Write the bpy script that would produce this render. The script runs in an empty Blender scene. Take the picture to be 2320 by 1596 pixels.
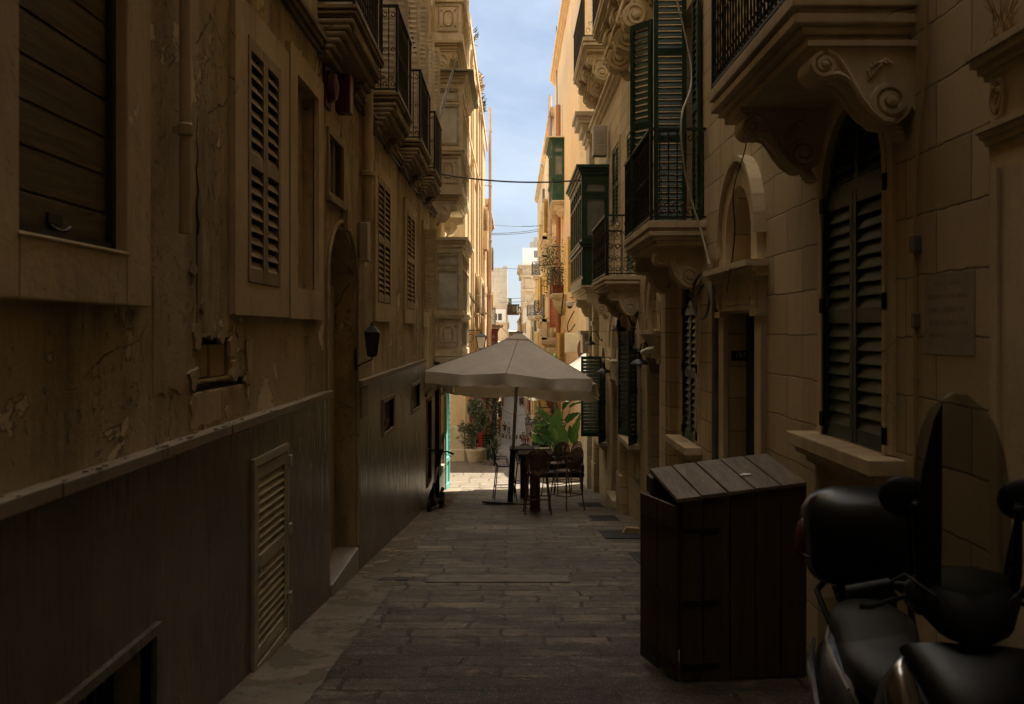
import bpy, bmesh, math, random
from mathutils import Vector, Matrix
random.seed(11)
S = bpy.context.scene
COL = S.collection
E, F, CX, CY = 1.62, 2256.0, 1160.0, 748.0      # eye height, focal length and principal point in units of a 2320 px wide picture
XL, XR = -1.75, 2.15                            # the two facade planes of the alley
R = math.radians

def P(x, y, Z): return Vector(((x - CX) * Z / F, Z, E + (CY - y) * Z / F))
def lz(x): return F * -XL / (CX - x)
def lb(x, y): return E + (CY - y) / (CX - x) * -XL
def rz(x): return F * XR / (x - CX)
def rb(x, y): return E + (CY - y) / (x - CX) * XR

GP = [(-60, 5.82), (26.2, -2.54), (32.0, -2.58), (32.05, -2.75), (32.5, -2.77), (32.55, -2.95), (33.0, -2.97), (33.05, -3.2),
      (133, -13.7), (146, -12.0), (155, -11.8), (212, -11.7), (420, -0.5), (520, 0.4), (2500, 0.4)]
def G(Z):
    for (a, b), (c, d) in zip(GP, GP[1:]):
        if a <= Z <= c: return b + (d - b) * (Z - a) / (c - a)
    return GP[-1][1]

# ------------------------------------------------------------------ mesh builder
class MB:
    def __init__(s, O=(0, 0, 0), A=(1, 0, 0), B=(0, 1, 0), C=(0, 0, 1)):
        s.v, s.f = [], []
        s.fr(O, A, B, C)
    def fr(s, O, A, B, C):
        s.O, s.A, s.B, s.C = Vector(O), Vector(A), Vector(B), Vector(C); return s
    def p(s, a, b, c): return s.O + s.A * a + s.B * b + s.C * c
    def add(s, pts, faces):
        n = len(s.v)
        s.v += [s.p(*q) for q in pts]
        s.f += [tuple(n + i for i in f) for f in faces]
    def box(s, a0, a1, b0, b1, c0, c1):
        s.add([(a, b, c) for a in (a0, a1) for b in (b0, b1) for c in (c0, c1)],
              [(0, 1, 3, 2), (4, 6, 7, 5), (0, 4, 5, 1), (2, 3, 7, 6), (0, 2, 6, 4), (1, 5, 7, 3)])
    def quad(s, *pts): s.add(pts, [tuple(range(len(pts)))])
    def prism(s, poly, lo, hi, ax='c'):
        k = {'a': lambda u, w, t: (t, u, w), 'b': lambda u, w, t: (u, t, w), 'c': lambda u, w, t: (u, w, t)}[ax]
        n = len(poly)
        s.add([k(u, w, lo) for u, w in poly] + [k(u, w, hi) for u, w in poly],
              [tuple(range(n))[::-1], tuple(range(n, 2 * n))] + [(i, (i + 1) % n, n + (i + 1) % n, n + i) for i in range(n)])
    def tube(s, pts, r, n=6, closed=False):
        W = [s.p(*q) for q in pts]; m = len(W)
        rr = r if isinstance(r, (list, tuple)) else [r] * m
        base = len(s.v); up = None
        for i in range(m):
            if closed: d = W[(i + 1) % m] - W[i - 1]
            else: d = W[min(i + 1, m - 1)] - W[max(i - 1, 0)]
            if d.length < 1e-9: d = Vector((0, 0, 1))
            d.normalize()
            if up is None: up = Vector((0, 0, 1)) if abs(d.z) < .9 else Vector((1, 0, 0))
            x = d.cross(up)
            if x.length < 1e-6: x = d.orthogonal()
            x.normalize(); y = x.cross(d); up = y
            for k in range(n):
                t = 2 * math.pi * k / n
                s.v.append(W[i] + (x * math.cos(t) + y * math.sin(t)) * rr[i])
        for i in range(m if closed else m - 1):
            j = (i + 1) % m
            for k in range(n):
                l = (k + 1) % n
                s.f.append((base + i * n + k, base + i * n + l, base + j * n + l, base + j * n + k))
        if not closed:
            s.f.append(tuple(base + k for k in range(n))[::-1]); s.f.append(tuple(base + (m - 1) * n + k for k in range(n)))
    def lathe(s, a, b, c, prof, n=12, up='c', sq=1.0):
        base = len(s.v)
        for r, h in prof:
            for k in range(n):
                t = 2 * math.pi * (k + .5) / n
                u, w = r * math.cos(t), r * math.sin(t) * sq
                q = {'c': (a + u, b + w, c + h), 'b': (a + u, b + h, c + w), 'a': (a + h, b + u, c + w)}[up]
                s.v.append(s.p(*q))
        m = len(prof)
        for i in range(m - 1):
            for k in range(n):
                l = (k + 1) % n
                s.f.append((base + i * n + k, base + i * n + l, base + (i + 1) * n + l, base + (i + 1) * n + k))
        s.f.append(tuple(base + k for k in range(n))[::-1]); s.f.append(tuple(base + (m - 1) * n + k for k in range(n)))
    def ball(s, a, b, c, ra, rb_=None, rc=None, n=10):
        rb_ = ra if rb_ is None else rb_; rc = ra if rc is None else rc
        base = len(s.v); m = max(4, n // 2 + 1)
        for i in range(m):
            t = math.pi * (i + .15) / (m - .7) if 0 < i < m - 1 else (0.02 if i == 0 else math.pi - .02)
            for k in range(n):
                q = 2 * math.pi * k / n
                s.v.append(s.p(a + ra * math.sin(t) * math.cos(q), b + rb_ * math.sin(t) * math.sin(q), c + rc * math.cos(t)))
        for i in range(m - 1):
            for k in range(n):
                l = (k + 1) % n
                s.f.append((base + i * n + k, base + (i + 1) * n + k, base + (i + 1) * n + l, base + i * n + l))
        s.f.append(tuple(base + k for k in range(n))); s.f.append(tuple(base + (m - 1) * n + k for k in range(n))[::-1])
    def loft(s, rings):
        """rings: lists of local points, equal count, closed loops"""
        base = len(s.v); n = len(rings[0])
        for r_ in rings:
            for q in r_: s.v.append(s.p(*q))
        for i in range(len(rings) - 1):
            for k in range(n):
                l = (k + 1) % n
                s.f.append((base + i * n + k, base + i * n + l, base + (i + 1) * n + l, base + (i + 1) * n + k))
        s.f.append(tuple(base + k for k in range(n))[::-1]); s.f.append(tuple(base + (len(rings) - 1) * n + k for k in range(n)))
    def build(s, name, mat, parent=None, smooth=35, label=None, bevel=0, sub=0):
        me = bpy.data.meshes.new(name)
        me.from_pydata([tuple(v) for v in s.v], [], s.f)
        for m in (mat if isinstance(mat, (list, tuple)) else [mat]): me.materials.append(m)
        bm = bmesh.new(); bm.from_mesh(me); bmesh.ops.recalc_face_normals(bm, faces=bm.faces); bm.to_mesh(me); bm.free()
        if smooth:
            me.shade_smooth()
            try: me.set_sharp_from_angle(angle=R(smooth))
            except Exception: pass
        o = bpy.data.objects.new(name, me); COL.objects.link(o)
        if parent:
            o.parent = parent
            o.matrix_parent_inverse = Matrix.Translation(-parent.location) if parent.type == 'EMPTY' else Matrix.Identity(4)
        if label: o['label'] = label
        if bevel:
            b = o.modifiers.new('b', 'BEVEL'); b.width = bevel; b.segments = 2; b.limit_method = 'ANGLE'
        if sub:
            m = o.modifiers.new('s', 'SUBSURF'); m.levels = sub; m.render_levels = sub
        return o

def tag(o, label, cat, group=None):
    o['label'] = label; o['category'] = cat
    if group: o['group'] = group
    return o
def thing(name, label, cat, loc, group=None):
    o = bpy.data.objects.new(name, None); COL.objects.link(o); o.location = loc; o.empty_display_size = .1
    return tag(o, label, cat, group)
def structure(o): o['kind'] = 'structure'; return o
def kids(o): return [c for c in bpy.data.objects if c.parent == o]
def copy_tree(o, parent=None):
    c = o.copy(); COL.objects.link(c)
    if parent: c.parent = parent
    for ch in kids(o): copy_tree(ch, c)
    return c

WL = ((XL, 0, 0), (0, 1, 0), (0, 0, 1), (1, 0, 0))       # wall frames: a along the street, b up, c out of the wall
WR = ((XR, 0, 0), (0, 1, 0), (0, 0, 1), (-1, 0, 0))
def fl(x): return ((x, 0, 0), (0, 1, 0), (0, 0, 1), (1, 0, 0))
def frr(x): return ((x, 0, 0), (0, 1, 0), (0, 0, 1), (-1, 0, 0))

# ------------------------------------------------------------------ materials
class N:
    def __init__(s, name):
        s.m = bpy.data.materials.new(name); s.m.use_nodes = True
        s.t = s.m.node_tree; s.b = s.t.nodes['Principled BSDF']
        s.pos = s.t.nodes.new('ShaderNodeNewGeometry').outputs['Position']
    def n(s, typ, **kw):
        x = s.t.nodes.new(typ)
        for k, v in kw.items(): setattr(x, k, v)
        return x
    def L(s, a, b): s.t.links.new(a, b)
    def mp(s, sc=(1, 1, 1), rot=(0, 0, 0), src=None):
        m = s.n('ShaderNodeMapping'); m.inputs['Scale'].default_value = sc; m.inputs['Rotation'].default_value = rot
        s.L(src or s.pos, m.inputs['Vector']); return m.outputs[0]
    def noise(s, scale, sc=(1, 1, 1), det=4, rough=.6, src=None, dist=0):
        x = s.n('ShaderNodeTexNoise'); x.inputs['Scale'].default_value = scale; x.inputs['Detail'].default_value = det
        x.inputs['Roughness'].default_value = rough; x.inputs['Distortion'].default_value = dist
        s.L(s.mp(sc, src=src), x.inputs['Vector']); return x.outputs['Fac']
    def ramp(s, fac, a, b, v0=0.0, v1=1.0):
        r = s.n('ShaderNodeMapRange'); r.inputs[1].default_value = a; r.inputs[2].default_value = b
        r.inputs[3].default_value = v0; r.inputs[4].default_value = v1; s.L(fac, r.inputs[0]); return r.outputs[0]
    def mix(s, fac, a, b, mode='MIX'):
        m = s.n('ShaderNodeMix', data_type='RGBA', blend_type=mode)
        for i, v in ((0, fac), (6, a), (7, b)):
            if hasattr(v, 'links'): s.L(v, m.inputs[i])
            else: m.inputs[i].default_value = v if i == 0 else (*v, 1)
        return m.outputs[2]
    def mul(s, a, b):
        m = s.n('ShaderNodeMath', operation='MULTIPLY')
        for i, v in enumerate((a, b)):
            if hasattr(v, 'links'): s.L(v, m.inputs[i])
            else: m.inputs[i].default_value = v
        return m.outputs[0]
    def addm(s, a, b):
        m = s.n('ShaderNodeMath', operation='ADD')
        for i, v in enumerate((a, b)):
            if hasattr(v, 'links'): s.L(v, m.inputs[i])
            else: m.inputs[i].default_value = v
        return m.outputs[0]
    def bump(s, h, st, dist=.02):
        b = s.n('ShaderNodeBump'); b.inputs['Strength'].default_value = st; b.inputs['Distance'].default_value = dist
        s.L(h, b.inputs['Height']); s.L(b.outputs[0], s.b.inputs['Normal'])
    def out(s, col, rough=.8, metal=0, spec=None):
        if hasattr(col, 'links'): s.L(col, s.b.inputs['Base Color'])
        else: s.b.inputs['Base Color'].default_value = (*col, 1)
        if hasattr(rough, 'links'): s.L(rough, s.b.inputs['Roughness'])
        else: s.b.inputs['Roughness'].default_value = rough
        s.b.inputs['Metallic'].default_value = metal
        if spec is not None: s.b.inputs['Specular IOR Level'].default_value = spec
        return s.m

def sc3(c, k): return tuple(min(1, x * k) for x in c)
def plain(name, c, rough=.6, metal=0, var=.25, scale=6, bump=.15, bs=60, sc=(1, 1, 1), spec=None, obj=False):
    k = N(name)
    if obj:
        k.pos = k.n('ShaderNodeTexCoord').outputs['Object']
    f = k.noise(scale, sc)
    col = k.mix(k.ramp(f, .3, .7), sc3(c, 1 - var), sc3(c, 1 + var))
    if bump: k.bump(k.noise(bs, sc), bump, .01)
    return k.out(col, rough, metal, spec)

def plaster(name, c1, c2, stain, peel, pl=.62, st=.5, bmp=.5):
    """old lime plaster: two tones, run-down stains, peeled patches with raised rims, hairline cracks"""
    k = N(name)
    big = k.noise(.7, det=6, rough=.65)
    col = k.mix(k.ramp(big, .35, .65), c1, c2)
    streak = k.noise(2.2, (1, 1, .16), det=6, rough=.7)
    col = k.mix(k.mul(k.ramp(streak, .48, .66), st), col, stain)
    blot = k.noise(1.25, (1, 1, .7), det=8, rough=.72)
    col = k.mix(k.mul(k.ramp(blot, .50, .60), st * .55), col, sc3(stain, 1.5))
    fine = k.noise(9, det=8, rough=.75)
    col = k.mix(k.ramp(fine, .35, .75, 0, .35), col, sc3(c2, 1.45))
    pt = k.noise(1.9, det=9, rough=.66, dist=.4)
    msk = k.ramp(pt, pl, pl + .012)
    col = k.mix(msk, col, peel)
    v = k.n('ShaderNodeTexVoronoi', feature='DISTANCE_TO_EDGE'); v.inputs['Scale'].default_value = .9
    w = k.n('ShaderNodeMix', data_type='VECTOR'); w.inputs[0].default_value = .13
    nn = k.n('ShaderNodeTexNoise'); nn.inputs['Scale'].default_value = 3; nn.inputs['Detail'].default_value = 6
    k.L(k.pos, nn.inputs['Vector']); k.L(k.pos, w.inputs[4]); k.L(nn.outputs['Color'], w.inputs[5]); k.L(w.outputs[1], v.inputs['Vector'])
    crk = k.mul(k.ramp(v.outputs['Distance'], 0, .0035, 1, 0), k.mul(k.ramp(k.noise(.6), .54, .60), k.ramp(k.noise(11, det=5), .42, .52)))
    col = k.mix(k.mul(crk, .8), col, sc3(stain, .4))
    pit = k.ramp(k.noise(22, det=5, rough=.7), .60, .68)
    h = k.addm(k.mul(fine, .7), k.addm(k.mul(msk, -1.0), k.addm(k.mul(crk, -1.0), k.mul(k.mul(pit, k.ramp(blot, .45, .6)), -.9))))
    k.bump(h, bmp, .02)
    return k.out(col, .9, spec=.2)

def ashlar(name, c1, c2, mortar, bw=.78, rh=.322, axis='x', st=.3, mw=.008, bmp=.6, stain=(.24, .20, .135)):
    """dressed limestone courses; axis = the world axis the wall faces"""
    k = N(name)
    sep = k.n('ShaderNodeSeparateXYZ'); k.L(k.pos, sep.inputs[0])
    cb = k.n('ShaderNodeCombineXYZ')
    wob = k.mul(k.noise(1.3, det=3), .05)
    k.L(k.addm(sep.outputs[1 if axis == 'x' else 0], wob), cb.inputs[0]); k.L(k.addm(sep.outputs[2], k.mul(k.noise(2.9, det=8, rough=.7), .055)), cb.inputs[1])
    br = k.n('ShaderNodeTexBrick'); k.L(cb.outputs[0], br.inputs['Vector'])
    br.inputs['Scale'].default_value = 1; br.inputs['Brick Width'].default_value = bw; br.inputs['Row Height'].default_value = rh
    br.inputs['Mortar Size'].default_value = mw; br.inputs['Mortar Smooth'].default_value = .55
    br.inputs['Color1'].default_value = (*c1, 1); br.inputs['Color2'].default_value = (*c2, 1); br.inputs['Mortar'].default_value = (*mortar, 1)
    col = br.outputs['Color']
    big = k.noise(.9, det=6)
    col = k.mix(k.ramp(big, .35, .7, 0, .4), col, sc3(c1, .62))
    streak = k.noise(2.6, (1, 1, .12), det=6, rough=.7)
    col = k.mix(k.mul(k.ramp(streak, .5, .7), st), col, stain)
    fine = k.noise(14, det=8, rough=.75)
    col = k.mix(k.ramp(fine, .4, .8, 0, .3), col, sc3(c2, 1.3))
    pit = k.ramp(k.noise(38, det=3), .66, .72)
    h = k.addm(k.mul(br.outputs['Fac'], -1), k.addm(k.mul(fine, .35), k.mul(pit, -.35)))
    k.bump(h, bmp, .02)
    return k.out(col, .85, spec=.25)

def paving(name, c1, c2, mortar, bw=.72, rh=.31, wear=1.0):
    k = N(name)
    br = k.n('ShaderNodeTexBrick')
    sep = k.n('ShaderNodeSeparateXYZ'); k.L(k.pos, sep.inputs[0])
    cb = k.n('ShaderNodeCombineXYZ')
    k.L(k.addm(sep.outputs[0], k.mul(k.noise(1.7, det=7, rough=.65), .16)), cb.inputs[0]); k.L(k.addm(sep.outputs[1], k.mul(k.noise(1.5, det=9, rough=.68), .20)), cb.inputs[1])
    k.L(cb.outputs[0], br.inputs['Vector'])
    br.offset = .37; br.squash = .7; br.squash_frequency = 3; br.offset_frequency = 2
    br.inputs['Scale'].default_value = 1; br.inputs['Brick Width'].default_value = bw; br.inputs['Row Height'].default_value = rh
    br.inputs['Mortar Size'].default_value = .018; br.inputs['Mortar Smooth'].default_value = .25; br.inputs['Bias'].default_value = -.1
    br.inputs['Color1'].default_value = (*c1, 1); br.inputs['Color2'].default_value = (*c2, 1); br.inputs['Mortar'].default_value = (*mortar, 1)
    col = br.outputs['Color']
    wide = k.noise(.55, det=7, rough=.7)
    col = k.mix(k.ramp(wide, .42, .58, 0, .8 * wear), col, sc3(c1, .34))
    pat = k.noise(2.6, (1, 1.3, 1), det=10, rough=.78)
    col = k.mix(k.ramp(pat, .47, .58, 0, .8 * wear), col, sc3(c1, .42))
    pale = k.noise(6.5, (.8, 1.3, 1), det=10, rough=.85)
    col = k.mix(k.ramp(pale, .54, .70, 0, .65), col, sc3(c2, 1.7))
    if wear == 1:                       # dark noise blotches, heavier towards the near end of the lane
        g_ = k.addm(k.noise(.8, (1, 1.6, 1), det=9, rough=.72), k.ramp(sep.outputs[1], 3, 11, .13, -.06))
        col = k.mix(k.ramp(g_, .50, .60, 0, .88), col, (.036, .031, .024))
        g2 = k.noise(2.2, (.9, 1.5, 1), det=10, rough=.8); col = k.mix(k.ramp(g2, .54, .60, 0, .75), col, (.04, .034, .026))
    fine = k.noise(30, det=6, rough=.8)
    col = k.mix(k.ramp(fine, .45, .62, 0, .45), col, sc3(c1, .35)); sp_ = k.noise(75, det=2); col = k.mix(k.ramp(sp_, .60, .66, 0, .5), col, sc3(c2, 1.6))
    h = k.addm(k.mul(br.outputs['Fac'], -1.2), k.addm(k.mul(pat, 1.6), k.addm(k.mul(pale, .8), k.mul(fine, .4))))
    k.bump(h, 1.0, .03)
    rg = k.ramp(pat, .35, .65, .62, .38)
    return k.out(col, rg, spec=.4)

def marble(name, c1, c2):
    k = N(name)
    s1 = k.noise(6, (1, 1, .07), det=7, rough=.75)
    col = k.mix(k.ramp(s1, .35, .65), c1, c2)
    s2 = k.noise(38, (1, 1, .05), det=3)
    col = k.mix(k.ramp(s2, .5, .66, 0, .12), col, sc3(c2, 1.35))
    s3 = k.noise(1.6, det=8, rough=.75)
    col = k.mix(k.ramp(s3, .45, .62, 0, .75), col, sc3(c1, .5))
    sl = k.noise(1.1, (1, 1, .3), det=3)
    col = k.mix(k.ramp(sl, .45, .6, 0, .6), col, sc3(c1, .55))
    sep = k.n('ShaderNodeSeparateXYZ'); k.L(k.pos, sep.inputs[0])
    wv = k.n('ShaderNodeMath', operation='PINGPONG'); k.L(sep.outputs[1], wv.inputs[0]); wv.inputs[1].default_value = .55
    jt = k.ramp(wv.outputs[0], 0, .005, 1, 0)
    col = k.mix(jt, col, (.01, .008, .006))
    k.bump(k.addm(k.mul(jt, -1), k.mul(k.noise(3, det=3), .25)), .25, .01)
    return k.out(col, k.ramp(s2, .3, .7, .22, .42), spec=.42)

def wood(name, c, dark=.5, rough=.75, axis=2):
    k = N(name)
    sc = [14, 14, 14]; sc[axis] = .9
    g = k.noise(1.6, tuple(sc), det=6, rough=.7, dist=.8)
    col = k.mix(k.ramp(g, .3, .7), sc3(c, dark), sc3(c, 1.25))
    col = k.mix(k.ramp(k.noise(2.5, det=5), .5, .75, 0, .45), col, sc3(c, .45))
    k.bump(g, .3, .01)
    return k.out(col, rough, spec=.3)

def glass(name, c, rough=.08, metal=0):
    k = N(name)
    f = k.noise(1.6, det=3)
    k.bump(f, .04, .02)
    col = k.mix(k.ramp(f, .3, .7), sc3(c, .7), sc3(c, 1.3))
    return k.out(col, rough, metal, .7)

M = {}
M['stucco'] = plaster('stucco_brown', (.57, .475, .305), (.38, .31, .195), (.13, .105, .065), (.72, .62, .43), pl=.60, st=.9, bmp=1.2)
M['stucco2'] = plaster('stucco_surround', (.62, .51, .33), (.46, .375, .24), (.18, .14, .095), (.70, .61, .45), pl=.66, st=.5, bmp=.6)
M['brokenstone'] = plaster('broken_stone', (.46, .36, .22), (.34, .26, .15), (.12, .09, .06), (.5, .35, .18), pl=.7, st=.3, bmp=1.0)
M['coping'] = plaster('coping_stone', (.32, .27, .205), (.24, .20, .15), (.15, .11, .08), (.3, .24, .17), pl=.64, st=.3, bmp=.4)
M['marble'] = marble('veined_marble', (.125, .120, .090), (.205, .190, .142))
M['step'] = plain('step_marble', (.30, .28, .25), .35, var=.15, scale=3, bump=.05)
M['lime'] = ashlar('limestone_ashlar', (.72, .61, .43), (.50, .42, .285), (.19, .15, .10), st=.42)
M['limeplain'] = plaster('limestone_carved', (.70, .60, .43), (.54, .46, .325), (.22, .18, .125), (.5, .41, .28), pl=.68, st=.45, bmp=.5)
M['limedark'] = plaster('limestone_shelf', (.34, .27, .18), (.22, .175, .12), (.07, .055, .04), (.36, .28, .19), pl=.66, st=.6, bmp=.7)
M['limegrey'] = ashlar('limestone_pale', (.52, .45, .34), (.45, .38, .28), (.2, .15, .1), st=.35)
M['suncream'] = plaster('render_cream', (.62, .50, .31), (.52, .41, .25), (.36, .24, .13), (.68, .57, .40), pl=.62, st=.55, bmp=.7)
M['upper'] = plaster('render_bounce', (.80, .68, .48), (.70, .59, .41), (.5, .4, .27), (.8, .7, .52), st=.4)  # extra-pale render for unseen storeys, chosen to bounce more light down
M['sunpale'] = plaster('render_pale', (.55, .45, .31), (.56, .44, .30), (.3, .21, .13), (.45, .34, .22), pl=.66, st=.4, bmp=.6)
M['orange'] = plaster('render_orange', (.68, .535, .345), (.60, .46, .29), (.42, .28, .15), (.72, .58, .38), pl=.64, st=.5, bmp=.6)
M['farA'] = plaster('render_sand', (.50, .39, .25), (.42, .32, .2), (.26, .18, .11), (.66, .53, .36), pl=.6, st=.55, bmp=.7)
M['farB'] = ashlar('stone_sand', (.48, .38, .25), (.42, .325, .21), (.26, .18, .1), axis='y', st=.4)
M['farC'] = plaster('render_grey', (.5, .43, .33), (.42, .35, .26), (.2, .16, .11), (.6, .5, .37), pl=.6, st=.5, bmp=.7)
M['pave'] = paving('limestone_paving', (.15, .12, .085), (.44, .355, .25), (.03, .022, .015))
M['pave2'] = paving('limestone_paving_clean', (.15, .122, .085), (.20, .162, .115), (.075, .06, .04), .8, .4, .25)
M['road'] = plain('asphalt_pale', (.20, .185, .165), .8, var=.2, scale=1.2, bump=.3)
M['strip'] = plaster('concrete_strip', (.25, .215, .165), (.18, .152, .115), (.08, .065, .048), (.14, .115, .08), pl=.54, st=.5, bmp=.5)
M['grit'] = plaster('gritty_edge', (.20, .16, .11), (.14, .11, .08), (.07, .05, .035), (.3, .24, .17), pl=.55, st=.3, bmp=1.2)
M['green'] = plain('green_paint', (.010, .038, .020), .42, var=.35, scale=5, bump=.12, spec=.45)
M['greend'] = plain('green_paint_worn', (.02, .07, .045), .5, var=.35, scale=5, bump=.12, spec=.4)
M['cream'] = plain('cream_paint', (.58, .50, .36), .6, var=.22, scale=4, bump=.25)
M['creamd'] = plain('cream_paint_dirty', (.30, .23, .145), .65, var=.3, scale=5, bump=.3)
M['yshut'] = plain('yellow_shutter_paint', (.62, .47, .2), .6, var=.15)
M['rshut'] = plain('rust_shutter_paint', (.34, .09, .03), .6, var=.2)
M['gshut'] = plain('grey_shutter_paint', (.24, .235, .16), .6, var=.2)
M['iron'] = plain('black_iron', (.012, .011, .010), .45, .3, var=.4, scale=12, bump=.2)
M['ironrail'] = plain('green_rail_paint', (.014, .03, .02), .45, .1, var=.3)
M['rust'] = plain('rusty_steel', (.10, .045, .028), .5, .3, var=.5, scale=20, bump=.3, obj=True)
M['rustdk'] = plain('dark_steel', (.03, .022, .018), .5, .3, var=.5, scale=20, bump=.2, obj=True)
M['dark'] = plain('interior_dark', (.012, .011, .010), .7, bump=0)
M['pane'] = glass('curtained_pane', (.16, .165, .15), .1)
M['panel'] = glass('pale_pane', (.55, .56, .50), .3)
M['paned'] = glass('dark_pane', (.03, .03, .03), .06)
M['relief'] = plain('painted_relief', (.40, .345, .25), .6, var=.3, scale=8, bump=.3)
M['ventpaint'] = plain('vent_paint', (.42, .385, .30), .55, var=.2)
M['pipe'] = plain('painted_pipe', (.42, .33, .19), .6, var=.3, scale=5, sc=(1, 1, .3))
M['pipeg'] = plain('grey_pipe', (.12, .12, .11), .5, var=.3)
M['terra'] = plain('terracotta_pipe', (.36, .17, .09), .5, var=.2, sc=(1, 1, .3))
M['terrap'] = plain('pink_pipe', (.45, .33, .26), .5, var=.15, sc=(1, 1, .3))
M['wire'] = plain('black_wire', (.012, .012, .012), .5, bump=0)
M['wireg'] = plain('pale_wire', (.3, .27, .22), .5, bump=0)
M['boxcream'] = plain('cream_box', (.62, .55, .37), .5, var=.08, bump=.04)
M['boxgrey'] = plain('grey_box', (.36, .33, .29), .5, var=.1, bump=.04)
M['alarm'] = plain('red_plastic', (.10, .016, .010), .45, var=.2, bump=.05)
M['alarmd'] = plain('dark_red_plastic', (.08, .012, .012), .5, var=.2, bump=.05)
M['teal'] = plain('turquoise_paint', (.14, .46, .37), .5, var=.08, bump=.05)
M['redwood'] = plain('dark_red_paint', (.12, .012, .008), .5, var=.2)
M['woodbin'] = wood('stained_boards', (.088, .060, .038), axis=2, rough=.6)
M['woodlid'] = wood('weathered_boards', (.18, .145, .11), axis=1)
M['woodtable'] = wood('table_boards', (.06, .035, .02), axis=0, rough=.75)
M['woodpale'] = wood('pale_wood', (.5, .36, .2), axis=0, rough=.6)
M['bridge'] = wood('bridge_boards', (.20, .14, .085), axis=2)
M['black'] = plain('black_plastic', (.005, .005, .006), .6, var=.2, bump=.08, obj=True, spec=.25)
M['blackgl'] = plain('black_gloss', (.004, .0045, .006), .32, var=.2, bump=0, obj=True, spec=.35)
M['seatv'] = plain('seat_vinyl', (.006, .006, .007), .55, var=.2, bump=.3, bs=200, obj=True)
M['rubber'] = plain('rubber', (.014, .014, .014), .8, var=.2, bump=.2, obj=True)
M['chrome'] = plain('chrome', (.35, .35, .36), .22, 1, var=.05, bump=0, obj=True)
M['alu'] = plain('aluminium', (.4, .38, .35), .4, .8, var=.1, bump=.05)
M['metalcover'] = plain('iron_cover', (.05, .048, .044), .55, .5, var=.4, bump=.6, bs=40)
M['polecream'] = plain('parasol_pole_paint', (.42, .38, .31), .5, var=.1, bump=.03)
M['white'] = plain('white_paint', (.75, .73, .68), .5, var=.05, bump=.03)
M['number'] = plain('number_paint', (.55, .5, .36), .6, bump=0)
M['slate'] = plain('slate_plaque', (.36, .315, .26), .6, var=.15, scale=4, bump=.2)
M['letter'] = plain('plaque_letters', (.29, .255, .21), .6, bump=0)
M['leaf'] = plain('leaf_green', (.055, .11, .03), .5, var=.5, scale=9, bump=.1)
M['leafdk'] = plain('leaf_dark', (.03, .055, .02), .5, var=.5, scale=7, bump=.1)
M['leafol'] = plain('leaf_olive', (.075, .09, .045), .55, var=.4, scale=9, bump=.1)
M['leafdry'] = plain('leaf_dry', (.3, .2, .08), .8, var=.4, scale=9)
M['bark'] = plain('bark_pale', (.3, .23, .16), .9, var=.3, scale=20, bump=.5)
M['bloom'] = plain('magenta_bloom', (.42, .02, .13), .6, var=.3, scale=10)
M['pot'] = plain('cream_pot', (.50, .42, .29), .8, var=.2, scale=9, bump=.5, bs=14)
M['potterra'] = plain('terracotta_pot', (.36, .12, .05), .8, var=.2)
M['soil'] = plain('soil', (.03, .02, .013), .95, var=.4, bump=.8)
M['skin'] = plain('skin', (.42, .24, .16), .6, var=.08, bump=0)

def banana_mat(name, c, tr):
    k = N(name)
    col = k.mix(k.ramp(k.noise(3), .35, .65), sc3(c, .75), sc3(c, 1.2))
    k.out(col, .38, spec=.5)
    t = k.n('ShaderNodeBsdfTranslucent'); t.inputs[0].default_value = (*tr, 1)
    mx = k.n('ShaderNodeMixShader'); mx.inputs[0].default_value = .4
    k.L(k.b.outputs[0], mx.inputs[1]); k.L(t.outputs[0], mx.inputs[2])
    k.L(mx.outputs[0], k.t.nodes['Material Output'].inputs['Surface'])
    return k.m
M['banana'] = banana_mat('banana_leaf', (.06, .13, .035), (.17, .34, .05))
M['bananadk'] = banana_mat('banana_leaf_dark', (.03, .09, .03), (.06, .18, .03))
M['bananabr'] = banana_mat('banana_leaf_brown', (.10, .03, .015), (.16, .06, .02))
M['leaft'] = banana_mat('leaf_translucent', (.05, .10, .03), (.12, .24, .03))

M['seam'] = plain('canvas_seam', (.20, .165, .12), .9, var=.5, scale=14, bump=0)
def fabric(name, c, tr, k_=.35):
    k = N(name)
    f = k.noise(2.2, det=6, rough=.7)
    col = k.mix(k.ramp(f, .35, .7), sc3(c, .85), sc3(c, 1.08))
    sp = k.ramp(k.noise(7, det=7, rough=.75), .68, .70)
    col = k.mix(k.mul(sp, .75), col, sc3(c, .25))
    k.bump(k.noise(4, det=3), .15, .02)
    k.out(col, .9, spec=.1)
    t = k.n('ShaderNodeBsdfTranslucent'); t.inputs[0].default_value = (*tr, 1)
    mx = k.n('ShaderNodeMixShader'); mx.inputs[0].default_value = k_
    k.L(k.b.outputs[0], mx.inputs[1]); k.L(t.outputs[0], mx.inputs[2])
    k.L(mx.outputs[0], k.t.nodes['Material Output'].inputs['Surface'])
    return k.m
M['canvas'] = fabric('parasol_canvas', (.70, .64, .57), (.50, .42, .28), .25)
M['canvasw'] = fabric('parasol_canvas_pale', (.42, .37, .29), (.34, .29, .2))

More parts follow.
